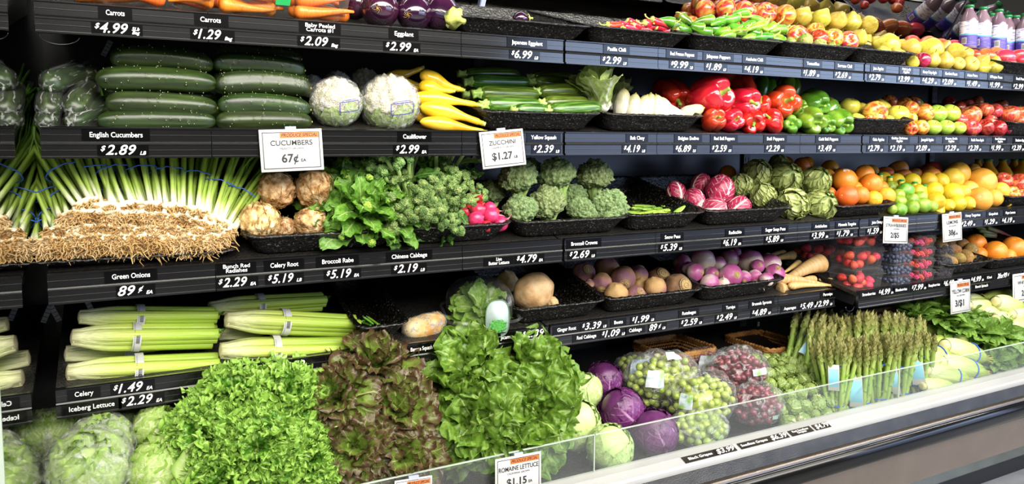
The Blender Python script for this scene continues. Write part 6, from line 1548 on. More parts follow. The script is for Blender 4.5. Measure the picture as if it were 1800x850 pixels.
for k, (px, py, a, tp) in enumerate(((1170, 36, 0.5, 1), (1190, 44, -0.2, 1), (1205, 36, 1.1, 1), (1222, 47, 0.3, 1), (1236, 38, -0.5, 1), (1246, 52, 0.1, 1), (1232, 55, 0.2, 1), (1205, 52, -0.1, 1), (1258, 40, -0.6, 0), (1262, 55, -0.2, 0), (1281, 34, -0.5, 0),
       (1276, 48, 0.4, 0), (1292, 56, -0.3, 0), (1300, 28, -0.9, 0), (1306, 44, -0.4, 0), (1318, 58, 0.2, 0), (1325, 46, -0.3, 0), (1328, 38, 0.3, 0), (1338, 64, 0.1, 0), (1345, 50, -0.5, 0), (1352, 60, 0.3, 0), (1288, 42, 0.8, 0), (1312, 66, 0.1, 0), (1358, 68, 0.2, 0), (1270, 62, 0.1, 0), (1362, 55, -0.3, 0))):
    L_ = 20 if tp == 0 else 17; s = random.choice((-1, 1)) if tp else 1
    pr = JALAP if tp else ANAHEIM
    lay(pr, (px + s * L_ * cos(a), py + s * L_ * 0.6 * sin(a)), (px - s * L_ * cos(a), py - s * L_ * 0.6 * sin(a)), 1, 0.085 + 0.02 * (k % 3), 0.10 + 0.02 * (k % 2), 19 if tp else 18, 0.36 if tp else 0.26, random.uniform(0, 6),
        desc='dark green jalapeno pepper' if tp else 'bright green long chili pepper', cat='pepper', group='jalapeno peppers' if tp else 'green chili peppers', place='top shelf chili heap')
for (px, py, w, d, pr, lab) in ((1402, 63, 36, 0.10, A_gala, 'orange red apple in the tomatillo tray, leftmost'), (1438, 69, 33, 0.10, A_red, 'deep red apple in the tomatillo tray beside the pale husks'), (1433, 56, 32, 0.16, A_gala, 'orange red apple behind the deep red apple'),
                       (1467, 68, 34, 0.10, A_gala, 'orange red apple in the tomatillo tray, second from right'), (1488, 73, 37, 0.09, A_gala, 'orange red apple with a yellow side at the right end of tomatillo tray')):
    put(pr, px, py, w, 1, d, jig((0.3, -0.8, 0.4), 0.3), None, cat='apple', group='apples in the tomatillo tray', label=lab)
TOM = [head_proto('tomatillo', leafmat('tomatillo_husk', 'b0b45a', 'c8c87c', 'd8d8a0', None, 0.6, 6, 0.08, 0.0, 0.3, 0.4, 0.04), M('tomatillo_core', ['7f9a3a'], rough=0.4), 6, 0.44, 0.8, 0.08, 50, 2.8)]
bunchput(TOM, [(1416, 71, 26, 0.06), (1441, 79, 24, 0.05), (1390, 74, 18, 0.05), (1462, 82, 16, 0.05)], 1, 's', 'papery pale green tomatillo', 'tomatillo', 'tomatillos', '', 'top shelf tomatillo tray')
for (px, py) in ((1397, 71), (1473, 80), (1463, 76)):
    lay(JALAP, (px - 2, py + 6), (px + 3, py - 6), 1, 0.05, 0.06, 6, 0.36, 0, desc='tiny dark green serrano pepper', cat='pepper', group='serrano peppers', place='tomatillo tray, top shelf')
for (px, py, w, d, ax) in ((1508, 68, 30, 0.14, (0.3, -0.6, 0.5)), (1563, 81, 42, 0.13, (-0.85, -0.3, 0.15)), (1603, 86, 34, 0.12, (-0.8, -0.4, 0.25)), (1638, 90, 43, 0.10, (-0.8, -0.45, 0.3)), (1661, 85, 22, 0.16, (0.3, -0.4, 0.7)), (1677, 93, 33, 0.11, (0.6, -0.7, 0.1)), (1699, 97, 24, 0.12, (-0.3, -0.5, 0.7)),
                           (1550, 92, 22, 0.07, (0.8, -0.2, 0.1)), (1573, 95, 24, 0.07, (0.8, -0.2, 0.1))):
    put(PEARS, px, py, w, 1, d, ax, 0, 'yellow pear', 'pear', 'yellow pears', 'upper row', 'top shelf pear pile')
for (px, py, w, d, ax) in ((1603, 111, 22, 0.045, (0.3, -0.6, 0.5)), (1638, 108, 26, 0.05, (0.2, -0.5, 0.7)), (1661, 110, 29, 0.05, (0, -0.4, 0.8)), (1726, 109, 24, 0.08, (0.4, -0.5, 0.5)), (1746, 118, 29, 0.055, (0.2, -0.3, 0.8)), (1726, 121, 22, 0.045, (0.8, -0.5, 0.1))):
    put(PEARS, px, py, w, 1, d, ax, 0, 'yellow pear', 'pear', 'yellow pears', 'front row', 'top shelf pear pile')
put(A_red, 1621, 108, 28, 1, 0.05, (0.2, 0.4, 0.8), 0, label='single red apple among the yellow pears on the top shelf', cat='apple')
for (px, py, w) in ((1684, 112, 24), (1706, 116, 29)): put(ASIANP, px, py, w, 1, 0.05, (0.5, -0.7, 0.3), 0, 'round tan yellow asian pear', 'pear', 'asian pears', '', 'front of the top shelf pears')
for (px, py, w, d) in ((1696, 90, 22, 0.22), (1714, 96, 22, 0.17), (1734, 99, 33, 0.14), (1765, 100, 38, 0.13), (1789, 97, 26, 0.17), (1797, 105, 28, 0.12), (1776, 111, 22, 0.07), (1752, 92, 26, 0.22), (1812, 104, 30, 0.12)):
    put(MANGOS, px, py, w, 1, d, (0.85, 0.2, -0.1) if px % 2 else (-0.8, 0.1, 0.2), None, 'red mango', 'mango', 'red mangoes', '', 'top shelf beside the pears')
# fruit against the back wall, seen directly and again in the tilted mirror
for k in range(47):
    lay_ = 0 if k < 14 else (1 if k < 27 else (2 if k < 38 else 3)); i = k if k < 14 else (k - 14 if k < 27 else (k - 27 if k < 38 else k - 38))
    X = (1.98 + 0.088 * i, 2.05 + 0.088 * i, 2.02 + 0.092 * i, 2.06 + 0.1 * i)[lay_] + random.uniform(-.008, .008); Y = (2.255, 2.18, 2.235, 2.165)[lay_]; p = Vector((X, Y, zs(1, Y) + (0.040, 0.042, 0.112, 0.125)[lay_]))
    isap = X < 2.40; s = 0.084 if isap else 0.074; pr = A_gala[k % 2] if isap else PEARS[k % 2]; o = pr.make(p, orient(jig((0.2, -0.6, 0.6), 0.7), random.uniform(0, 6)), s)
    if isap: BALLS.append((o, 0.48 * s, 1))
    px = PPX + F * (p - EYEV).dot(RT) / (p - EYEV).dot(FW); PENDING.append((o, 'orange red apple' if isap else 'yellow pear', 'apple' if isap else 'pear', 'apples at the back of the top shelf' if isap else 'pears at the back of the top shelf', ('rear row', 'nearer row', 'upper row', 'top row')[lay_], 'against the tilted mirror', px))
for k in range(4):
    X = 3.15 + 0.10 * k; Y = 2.16; o = MANGOS[0].make((X, Y, zs(1, Y) + 0.06), orient(jig((0.8, 0.2, 0.1), 0.4)), 0.11); PENDING.append((o, 'red mango', 'mango', 'red mangoes', 'back row', 'reflected in the tilted mirror', 1500 + k))
# juice bottles on their own riser behind the mangoes
zr = at(1701, 91, 2.16).z
b = MB(); b.add(*box(-0.62, 0.62, -0.06, 0.10, -0.012, 0), flat=True); b.add(*box(-0.62, 0.62, 0.085, 0.10, -0.041, 0), flat=True); b.add(*box(-0.62, 0.62, -0.06, -0.05, -0.08, 0), flat=True)
o = link('bottle_riser', b.mesh('bottle_riser', mat_black)); o.location = (4.22, 2.14, zr); tag(o, 'black riser shelf under the juice bottles', 'shelf')
for (px, cy, d, w) in ((1701, 62, 0.34, 22), (1725, 59, 0.34, 23), (1753, 53, 0.34, 25), (1769, 52, 0.41, 20), (1783, 50, 0.40, 20), (1800, 44, 0.34, 28), (1742, 52, 0.42, 18), (1717, 56, 0.43, 17)):
    p = at(px, 90, 1.766 + d); o = JB[0].make((p.x, p.y, zr), Quaternion((0, 0, 1), -0.9 + random.uniform(-.3, .3)), 0.205)
    PENDING.append((o, 'purple labelled juice bottle', 'bottle', 'juice bottles above the mangoes', 'front row' if d < 0.38 else 'back row', 'of the top right riser', px))

# ---- second shelf
for i, (a, b, d, th, lab) in enumerate((((193, 103), (376, 116), 0.10, 40, 'topmost long dark green cucumber in the left stack'), ((167, 140), (381, 148), 0.065, 42, 'second cucumber from the top in the left stack'), ((185, 181), (382, 190), 0.05, 40, 'third cucumber from the top in the left stack'), ((170, 214), (380, 214), 0.042, 36, 'lowest cucumber in the left stack'),
        ((373, 112), (536, 124), 0.10, 38, 'topmost cucumber in the right stack beside the cauliflower'), ((377, 150), (546, 155), 0.065, 42, 'second cucumber from the top in the right stack'), ((382, 187), (546, 193), 0.05, 38, 'third cucumber from the top in the right stack'), ((379, 214), (548, 214), 0.042, 36, 'lowest cucumber in the right stack'),
        ((375, 96), (530, 104), 0.16, 32, 'cucumber behind the top of the right stack'), ((196, 122), (370, 128), 0.15, 38, 'cucumber behind the left stack, near its top'), ((375, 134), (540, 140), 0.13, 36, 'cucumber behind the right stack, second level'), ((182, 160), (395, 172), 0.125, 40, 'cucumber behind the left stack, third level'), ((178, 196), (395, 200), 0.115, 40, 'cucumber behind the lower left stack'))):
    lay(CUKES, a, b, 2, d, d, th * 1.05, 0.19, random.uniform(-0.6, 0.6), cat='cucumber', group='dark green cucumbers', label=lab)
for (a, b, d0, d1, th, lab) in (((84, 150), (148, 128), 0.06, 0.20, 43, 'plastic wrapped cucumber topmost at left, end facing out'), ((86, 197), (96, 158), 0.035, 0.20, 42, 'plastic wrapped cucumber with long twisted tail, left of centre'), ((128, 196), (160, 158), 0.04, 0.20, 44, 'plastic wrapped cucumber with pale shiny end beside the stack'),
        ((80, 217), (105, 196), 0.03, 0.19, 38, 'plastic wrapped cucumber low in the corner by the mirror'), ((122, 219), (190, 183), 0.035, 0.19, 40, 'plastic wrapped cucumber under the pale shiny one'), ((150, 132), (190, 116), 0.16, 0.30, 36, 'plastic wrapped cucumber in shadow at the back left'), ((100, 160), (140, 118), 0.16, 0.30, 38, 'plastic wrapped cucumber in shadow near the mirror')):
    lay(WRAP, b, a, 2, d1, d0, th, 0.20, random.uniform(-1, 1), cat='cucumber', group='plastic wrapped cucumbers', label=lab)
put(CAUL[0], 591, 188, 92, 2, 0.075, (0, -0.35, 0.9), 0.25, label='bagged cauliflower beside the cucumbers, with blue outlined print', cat='cauliflower', group='bagged cauliflowers')
put(CAUL[1], 685, 190, 104, 2, 0.08, (0, -0.35, 0.9), 0.1, label='bagged cauliflower beside the yellow squash', cat='cauliflower', group='bagged cauliflowers')
for (px, py, w, lab) in ((553, 152, 44, 'bagged cauliflower half hidden behind the cucumbers'), (592, 150, 52, 'bagged cauliflower behind the left front one'), (637, 148, 56, 'bagged cauliflower at the back between the front two')):
    put(CAUL, px, py, w, 2, 0.24, (0, -0.3, 0.9), None, label=lab, cat='cauliflower', group='bagged cauliflowers')
for (a, b, d0, d1, th, lab) in (((676, 135), (742, 131), 0.16, 0.17, 24, 'yellow squash lying topmost at the left of its pile'), ((741, 124), (804, 170), 0.10, 0.09, 30, 'yellow squash slanting down at the top right of its pile'), ((702, 152), (742, 146), 0.15, 0.17, 22, 'small yellow squash in the middle left of its pile'), ((737, 146), (794, 168), 0.09, 0.08, 28, 'yellow squash slanting below the topmost slanting one'),
        ((723, 172), (838, 182), 0.07, 0.05, 28, 'long yellow squash with its neck pointing at the zucchini'), ((738, 188), (845, 213), 0.06, 0.04, 32, 'fat yellow squash slanting down, second from the bottom'), ((738, 216), (850, 226), 0.045, 0.04, 26, 'lowest yellow squash lying on the rail'), ((724, 162), (748, 158), 0.14, 0.16, 22, 'short yellow squash behind the long one'), ((726, 205), (790, 205), 0.10, 0.10, 26, 'yellow squash hidden under the fat one'), ((690, 155), (740, 165), 0.2, 0.2, 28, 'yellow squash at the back behind the cauliflower')):
    lay(YSQ, a, b, 2, d0, d1, th, 0.27, random.choice((0, pi, 2.0)), cat='squash', group='yellow squash', label=lab)
for (a, b, d, th, lab) in (((815, 131), (913, 131), 0.19, 19, 'topmost zucchini in the left stack'), ((826, 143), (932, 145), 0.16, 21, 'second zucchini in the left stack'), ((841, 164), (947, 166), 0.12, 23, 'third zucchini in the left stack'), ((853, 184), (951, 185), 0.09, 24, 'fourth zucchini in the left stack'), ((905, 195), (966, 196), 0.06, 20, 'lowest zucchini, front of the left stack'),
        ((934, 136), (1006, 136), 0.20, 18, 'topmost zucchini in the right stack'), ((936, 145), (1022, 148), 0.17, 20, 'second zucchini in the right stack'), ((944, 162), (1030, 160), 0.13, 22, 'third zucchini in the right stack'), ((954, 182), (1033, 181), 0.09, 22, 'fourth zucchini in the right stack'), ((963, 195), (1056, 190), 0.06, 24, 'lowest zucchini tilted at the right front'),
        ((814, 152), (900, 152), 0.21, 21, 'zucchini behind the second one at the far left'), ((822, 168), (900, 172), 0.17, 22, 'zucchini behind the third one at left'), ((838, 188), (900, 190), 0.13, 22, 'zucchini behind the fourth one at left'), ((826, 178), (905, 160), 0.18, 18, 'zucchini wedged at the back left of the stack')):
    lay(ZUC, a, b, 2, d, d + 0.01, th * 1.34, 0.2, random.uniform(0, 6), cat='zucchini', group='zucchini stack', label=lab)
for (px, py, w, d, ax, lab) in ((1062, 192, 92, 0.09, (-0.25, -0.28, 0.92), 'bok choy with white stalks leaning beside the zucchini'), (1042, 186, 70, 0.22, (-0.35, 0.05, 0.92), 'bok choy behind the front one'), (1072, 190, 64, 0.24, (0.2, 0.0, 0.95), 'bok choy at the back toward the endives')):
    put(BOK, px, py, w, 2, d, ax, 0.6, label=lab, cat='bok choy', group='bok choy heads')
for (px, py, w, d, ax) in ((1094, 182, 58, 0.13, (0.12, 0, 1)), (1112, 188, 52, 0.11, (0.25, 0, 0.95)), (1129, 190, 52, 0.10, (0.3, 0, 0.9)), (1143, 189, 54, 0.10, (0.05, 0, 1)), (1156, 191, 54, 0.085, (-0.1, 0, 1)), (1170, 193, 54, 0.08, (-0.45, 0, 0.85)), (1182, 198, 46, 0.075, (-0.7, 0, 0.6)), (1215, 197, 50, 0.07, (0.9, 0, 0.35))):
    put(ENDV, px, py, w, 2, d, ax, None, 'white yellow-tipped endive' if px < 1200 else 'single white endive lying by the red peppers', 'endive', 'belgian endives', '', 'endive row, second shelf' if px < 1200 else '', sq=(1.3, 1.3, 1))
random.seed(31)
RG = 'red bell peppers'
for (px, py, w, d, ax, lab) in ((1178, 168, 64, 0.20, (0.5, -0.6, -0.4), 'big red pepper farthest left, behind the endives'), (1243, 171, 72, 0.10, (0.75, -0.6, 0.15), 'largest red pepper, stem to the right, behind the lone endive'), (1283, 150, 56, 0.18, (0.3, 0.5, 0.7), 'red pepper at the top of the heap, upper middle'), (1306, 158, 44, 0.15, (-.2, 0.5, 0.7), 'red pepper at the top right of the heap'), (1304, 178, 54, 0.10, (0.7, -0.65, -0.1), 'red pepper in the middle of the heap with stem to the right'),
        (1373, 180, 62, 0.09, (0.35, -0.85, 0.05), 'red pepper facing out with its stem showing, next to green peppers'), (1253, 212, 42, 0.05, (0.4, -0.7, 0.3), 'red pepper in the front row, leftmost'), (1284, 212, 42, 0.05, (0.5, -0.7, 0.1), 'red pepper in the front row, second from left'), (1321, 213, 46, 0.05, (0.2, -0.9, -0.2), 'red pepper in the front row, third from left'), (1355, 212, 42, 0.05, (-0.3, -0.8, 0.4), 'red pepper in the front row, rightmost'),
        (1335, 193, 44, 0.09, (0.1, -0.6, 0.6), 'red pepper wedged between the middle one and the facing one'), (1218, 186, 40, 0.16, (0.2, 0.6, 0.6), 'red pepper half hidden behind the lone endive'), (1266, 190, 46, 0.13, (0.1, 0.6, 0.6), 'red pepper in shade behind the front row')):
    put(RBELL, px, py, w, 2, d, ax, None, label=lab, cat='bell pepper', group=RG)
for (px, py, w, d, ax, lab) in ((1341, 160, 44, 0.24, (0.2, 0.2, 0.9), 'dark green pepper at the back behind the red heap'), (1384, 158, 42, 0.24, (0.2, 0.2, 0.9), 'dark green pepper behind the facing red pepper'), (1429, 180, 50, 0.12, (0.6, -0.6, -0.35), 'green pepper on top, bent stem to the lower right'), (1391, 219, 34, 0.05, (0.1, -0.9, 0.1), 'green pepper in front, leftmost, stem facing out'), (1424, 211, 50, 0.055, (0.45, -0.8, -0.2), 'green pepper in front, second from left'), (1449, 217, 34, 0.045, (0.5, -0.8, -0.3), 'green pepper in front, third from left'),
        (1474, 213, 46, 0.055, (0.5, -0.7, -0.4), 'green pepper in front, rightmost, beside the apple tray'), (1402, 199, 40, 0.11, (0.2, -0.5, 0.7), 'green pepper tucked under the facing red pepper'), (1455, 197, 40, 0.13, (0.3, 0.3, 0.7), 'green pepper in shade behind the front row')):
    put(GBELL, px, py, w, 2, d, ax, None, label=lab, cat='bell pepper', group='green bell peppers')
G_ = 'yellow apples on the second shelf'
bunchput(A_gold, [(1454, 182, 28, 0.22), (1469, 195, 20, 0.2), (1494, 188, 35, 0.14), (1518, 194, 28, 0.13), (1549, 190, 34, 0.15), (1508, 211, 26, 0.07), (1558, 212, 24, 0.06), (1577, 202, 38, 0.09)], 2, (0.3, -0.3, 0.9), 'yellow apple', 'apple', G_, '', 'second shelf apple tray', 0.25)
put(with_sticker(A_gala[0], (0.9, 0.25, 0.2), 0.5), 1537, 200, 43, 2, 0.075, (0.55, -0.8, -0.05), 3.3, label='large orange yellow apple with a round sticker in the second shelf tray', cat='apple', group='gala apples')
bunchput(A_gala, [(1563, 180, 28, 0.2), (1588, 184, 28, 0.17), (1531, 213, 26, 0.05), (1601, 226, 24, 0.04), (1619, 224, 27, 0.045), (1607, 181, 26, 0.2), (1598, 206, 28, 0.1)], 2, 's', 'orange red striped apple', 'apple', 'gala apples', '', 'second shelf, right of yellow apples')
put(with_sticker(A_gala[1], (0.3, -0.9, -0.2), 0.5), 1600, 195, 30, 2, 0.10, (0.3, 0.5, 0.7), 0.9, label='red striped apple with round sticker, left of the twin green apples', cat='apple', group='gala apples')
put(A_gala, 1624, 198, 33, 2, 0.09, (0.8, -0.4, 0.4), 0, label='red yellow apple just left of the upper green apples', cat='apple', group='gala apples')
for (px, py, w, d, row) in ((1647, 200, 33, 0.085, 'upper row'), (1670, 199, 33, 0.085, 'upper row'), (1640, 224, 28, 0.045, 'lower row'), (1663, 224, 28, 0.045, 'lower row'), (1685, 225, 24, 0.045, 'lower row'), (1610, 182, 20, 0.2, 'back row')):
    put(A_gran, px, py, w, 2, d, jig((0.3, -0.45, 0.8), 0.15), None, 'green apple', 'apple', 'green apples', row, 'second shelf green apples')
for (px, py, w, d, row) in ((1705, 204, 38, 0.085, 'upper row'), (1716, 194, 30, 0.14, 'back row'), (1699, 186, 26, 0.2, 'back row'), (1729, 195, 27, 0.11, 'upper row'), (1749, 196, 28, 0.11, 'upper row'), (1773, 202, 36, 0.085, 'upper row'), (1792, 199, 30, 0.11, 'upper row'), (1707, 225, 29, 0.045, 'lower row'), (1741, 212, 26, 0.08, 'middle row'), (1690, 213, 24, 0.08, 'middle row'), (1759, 186, 24, 0.2, 'back row'), (1794, 214, 26, 0.07, 'middle row'), (1716, 180, 24, 0.25, 'back row')):
    put(A_pink, px, py, w, 2, d, jig((0.1, -0.3, 0.8), 0.5), None, 'rosy pink red apple', 'apple', 'rosy apples', row, 'second shelf right end')
for (px, py, w, d, row) in ((1732, 224, 29, 0.045, 'lower row'), (1753, 225, 28, 0.045, 'lower row'), (1769, 225, 22, 0.05, 'lower row'), (1685, 190, 24, 0.16, 'back row'), (1668, 181, 22, 0.22, 'back row')):
    put(A_red, px, py, w, 2, d, jig((-0.2, -0.6, 0.6), 0.3), None, 'dark red apple', 'apple', 'dark red apples', row, 'second shelf right end')
# ---- third shelf
random.seed(41)
def onions(px, py, d, dirv, L_, label, roll=0.0):
    p = at(px, py, TIER[3][0] + d); x = Vector(dirv).normalized(); z = Vector((0, -0.5, 0.8)); z = (z - x * x.dot(z)).normalized(); y = z.cross(x)
    q = Matrix((x, y, z)).transposed().to_quaternion() @ Quaternion((1, 0, 0), roll); o = random.choice(ONION).make(p, q, L_)
    tag(o, label, 'green onions', 'green onion bunches')
tops = [(148, 352, -0.45, 'first from left'), (184, 358, -0.15, 'second from left'), (222, 356, -0.25, 'third from left'), (259, 357, -0.12, 'fourth from left'), (300, 359, 0.0, 'fifth from left'), (341, 365, 0.12, 'sixth from left'), (372, 379, 0.3, 'seventh from left'), (398, 390, 0.55, 'rightmost')]
for px, py, dx, nm in tops: onions(px, py, 0.075, (dx, 0.62, 0.78), 0.35, f'upright green onion bunch with blue band in the top row, {nm}', random.uniform(-.3, .3))
for k, (px, py) in enumerate(((128, 380), (166, 378), (205, 380), (243, 379), (283, 383), (322, 386), (356, 396))): onions(px, py, 0.055, (-0.1 + 0.05 * k, 0.92, 0.38), 0.34, f'green onion bunch lying with roots outward in the second row, {ORD[k]} from left', random.uniform(-.3, .3))
for k, (px, py) in enumerate(((104, 410), (146, 406), (184, 407), (224, 407), (264, 408), (304, 408), (344, 410), (384, 412))): onions(px, py, 0.045, (-0.05 + 0.02 * k, 0.95, 0.27), 0.34, f'green onion bunch in the third row of root ends, {ORD[k]} from left', random.uniform(-.3, .3))
for k, (px, py) in enumerate(((88, 432), (130, 428), (170, 427), (210, 428), (250, 427), (290, 428), (330, 428), (370, 426))): onions(px, py - 4, 0.03, (0.0, 0.96, 0.25), 0.34, f'green onion bunch in the lowest row of root ends, {ORD[k]} from left', random.uniform(-.3, .3))
onions(112, 392, 0.10, (-0.28, 0.6, 0.75), 0.33, 'green onion bunch in shade standing against the left mirror')
for (px, py, w, d, ax, rl, lab) in ((487, 333, 66, 0.11, (0.0, 0.7, 0.5), 0.3, 'knobbly celery root top left of the group'), (552, 331, 70, 0.10, (-0.2, 0.8, 0.4), 1.4, 'knobbly celery root top right of the group'), (456, 389, 74, 0.065, (-0.4, 0.7, 0.5), 2.5, 'large celery root at the lower left with stringy roots'), (547, 392, 62, 0.07, (0.1, 0.85, 0.4), 4.0, 'celery root at the lower right next to broccoli rabe'), (503, 402, 44, 0.10, (0, 0.9, 0.3), 5, 'shaded celery root between the lower two')):
    put(CELR, px, py, w, 3, d, ax, rl, label=lab, cat='celery root', group='knobbly celery roots')
for (px, py, w, d, ax, lab) in ((625, 392, 118, 0.10, (0.2, -0.6, 0.6), 'leafy broccoli rabe bunch in front with yellow green buds'), (606, 352, 96, 0.16, (-0.1, -0.35, 0.9), 'leafy broccoli rabe bunch at the top left'), (668, 392, 96, 0.09, (0.5, -0.6, 0.5), 'leafy broccoli rabe bunch at the right of the group'), (660, 355, 96, 0.15, (0.1, -0.4, 0.9), 'leafy broccoli rabe bunch against the broccolini mound'), (585, 388, 84, 0.12, (-0.4, -0.6, 0.4), 'leafy broccoli rabe bunch touching the celery root')):
    put(RABE, px, py, w, 3, d, ax, None, label=lab, cat='broccoli rabe', group='broccoli rabe bunches')
for (px, py, w, d, ax, lab) in ((715, 352, 118, 0.14, (-0.3, -0.4, 0.9), 'broccolini bunch, upper left of the tall mound'), (765, 338, 118, 0.17, (0.1, -0.3, 0.95), 'broccolini bunch at the top of the tall mound'), (772, 374, 94, 0.13, (0.4, -0.5, 0.6), 'broccolini bunch at the right of the mound by the radishes'), (730, 395, 104, 0.10, (-0.1, -0.7, 0.5), 'broccolini bunch low in front of the mound'), (762, 400, 80, 0.10, (0.2, -0.8, 0.4), 'broccolini bunch low at the front right of the mound'), (690, 335, 84, 0.2, (-0.3, 0, 0.9), 'broccolini bunch behind the rabe leaves')):
    put(BRINI, px, py, w, 3, d, ax, None, label=lab, cat='broccolini', group='broccolini bunches')
random.seed(43)
for k, (px, py, w, d, tail) in enumerate(((836, 348, 23, 0.10, 0), (831, 361, 20, 0.09, 0), (848, 361, 17, 0.095, 0), (857, 366, 20, 0.085, 0), (841, 374, 24, 0.07, 0), (859, 380, 24, 0.06, 1), (833, 388, 24, 0.05, 0), (820, 371, 18, 0.09, 0), (877, 391, 25, 0.055, 1), (855, 394, 19, 0.05, 0), (846, 386, 15, 0.065, 0), (826, 398, 18, 0.05, 0), (868, 372, 16, 0.09, 1))):
    put(RAD[1 - tail], px, py, w * 1.12, 3, d - 0.015, jig((-0.9, 0.1, -0.2), 0.3), None, 'round pink red radish', 'radish', 'pink red radishes', '', 'heap beside the broccolini')
for (px, py, w, d, lab) in ((909, 316, 76, 0.14, 'upper left broccoli crown under the zucchini sign'), (866, 340, 56, 0.2, 'shaded broccoli crown at the left behind the radishes'), (982, 314, 72, 0.14, 'tall broccoli crown at the top of the heap'), (1042, 315, 70, 0.14, 'broccoli crown at the upper right of the heap'), (962, 360, 72, 0.09, 'broccoli crown in the centre of the heap'), (916, 372, 66, 0.07, 'broccoli crown at the lower left near the radishes'), (1022, 373, 58, 0.065, 'small broccoli crown in the front row'), (1070, 366, 74, 0.07, 'broccoli crown at the lower right by the snow peas'), (933, 296, 40, 0.22, 'broccoli crown behind the sign'), (1010, 345, 56, 0.15, 'broccoli crown in shade behind the small front one')):
    put(BROC, px, py, w, 3, d, jig((0, -0.45, 0.85), 0.25), None, label=lab, cat='broccoli', group='broccoli crowns', sq=(1, 1, 1.12))
# snow peas
PEA_M = M('snow_pea_pod', ['7fa834', '9cc04e', 'aacb5c'], scale=4, rough=0.35, jitter=0.2, coat=0.15)
pv = [(x, 0.14 * (1 - (2 * x) ** 2) ** 0.7 if abs(x) < 0.5 else 0) for x in [-.5 + k / 12 for k in range(13)]]
PEA = []
for i in range(2):
    V = []; 
    for k in range(15):
        t = k / 14; w = 0.10 * (sin(pi * (0.03 + 0.94 * t)) ** 0.6); bz = 0.10 * sin(pi * t) * (1 if i else 0.4)
        for j in range(10):
            a = 2 * pi * j / 10; V.append((t - 0.5, w * cos(a) + bz, (0.022 + 0.012 * abs(sin(5 * pi * t))) * sin(a)))
    PEA.append(Proto('snow_pea', one('snow_pea', V, grid_faces(15, 10, False, True), PEA_M), [('stem_tip', one('stem_tip', *tube([(-0.49, 0, 0), (-0.53, 0.01, 0), (-0.56, 0.02, 0.01)], [0.014, 0.012, 0.018], 6), m_gstem), None, None)]))
random.seed(45)
for k in range(26):
    px = 1112 + (k * 37 % 92); py = 386 - 0.07 * (px - 1100) - (k % 4) * 5 - random.uniform(0, 4); a = random.uniform(-.35, .35); L_ = 21
    lay(PEA, (px - L_ * cos(a), py - L_ * 0.35 * sin(a) - 2), (px + L_ * cos(a), py + L_ * .35 * sin(a) - 4), 3, 0.10 + 0.035 * (k % 4), 0.11 + 0.035 * (k % 4), 11, 0.2, random.uniform(-.5, .5), desc='flat green snow pea', cat='snow pea', group='snow peas', row=['front', 'second', 'third', 'rear'][k % 4] + ' layer', place='of the pea tray')
lay(PEA, (1180, 384), (1204, 362), 3, 0.07, 0.08, 12, 0.2, 0.3, cat='snow pea', label='snow pea standing up against the tray rim at its right')
lay(PEA, (1322, 371), (1344, 369), 3, 0.06, 0.06, 8, 0.2, 0.3, cat='pea pod', label='lone green pod in the radicchio tray')
random.seed(47)
for (px, py, w, d, ax, lab) in ((1262, 335, 54, 0.13, (0.3, 0.3, 0.9), 'largest radicchio in the middle of the pile, white veins'), (1235, 324, 36, 0.18, (0.5, 0.2, 0.8), 'radicchio behind the largest one, pale base out'), (1221, 351, 40, 0.12, (-0.3, 0.5, 0.6), 'deep magenta radicchio left of the largest one'), (1254, 367, 46, 0.07, (0.9, -0.3, 0.1), 'radicchio lying in front of the largest one'), (1295, 363, 44, 0.075, (0.6, 0.2, 0.5), 'striped white and red radicchio at the right front'), (1189, 339, 38, 0.17, (-0.3, 0.4, 0.8), 'radicchio farthest left near the snow peas'), (1207, 344, 20, 0.2, (0, -1, 0), 'small pale radicchio base peeking between two heads')):
    put(RADC, px, py, w, 3, d, ax, None, label=lab, cat='radicchio', group='radicchio heads')
for (px, py, w, d, ax, lab) in ((1331, 305, 53, 0.20, (0.1, -0.5, 0.7), 'artichoke at the top left of the group'), (1381, 312, 58, 0.15, (0.35, -0.7, 0.4), 'artichoke at the top centre, tip facing out'), (1435, 318, 53, 0.14, (0.4, -0.5, 0.6), 'artichoke at the top right next to the oranges'), (1341, 343, 46, 0.14, (-.2, -0.3, 0.9), 'shaded artichoke behind the tray corner'), (1303, 325, 42, 0.2, (-0.3, -0.2, 0.9), 'artichoke farthest left, behind the radicchio'), (1392, 363, 57, 0.07, (-0.5, -0.5, 0.6), 'pale artichoke at the lower left front'), (1443, 365, 55, 0.07, (0.4, -0.6, 0.5), 'artichoke at the lower right front'), (1369, 287, 34, 0.25, (0, -0.2, 1), 'artichoke peeking out at the back')):
    put(ARTI, px, py, w, 3, d, ax, None, label=lab, cat='artichoke', group='artichokes')
random.seed(49)
bunchput(ORANGE, [(1279, 305, 30, 0.30), (1384, 287, 24, 0.32), (1419, 287, 24, 0.30), (1459, 299, 30, 0.22), (1475, 310, 28, 0.19), (1456, 310, 30, 0.22)], 3, 'c', 'orange', 'orange', 'oranges and tangelos', 'back row', 'behind the artichokes')
bunchput(TANGELO, [(1408, 291, 30, 0.28), (1460, 340, 24, 0.12), (1488, 344, 39, 0.075)], 3, 's', 'deep orange tangelo', 'tangelo', 'oranges and tangelos', '', 'beside the artichokes')
put(with_sticker(TANGELO[0], (0.6, 0.2, 0.7)), 1486, 318, 42, 3, 0.12, (0.4, -0.8, 0.3), 1.0, label='deep orange tangelo with a small round sticker', cat='tangelo', group='oranges and tangelos')
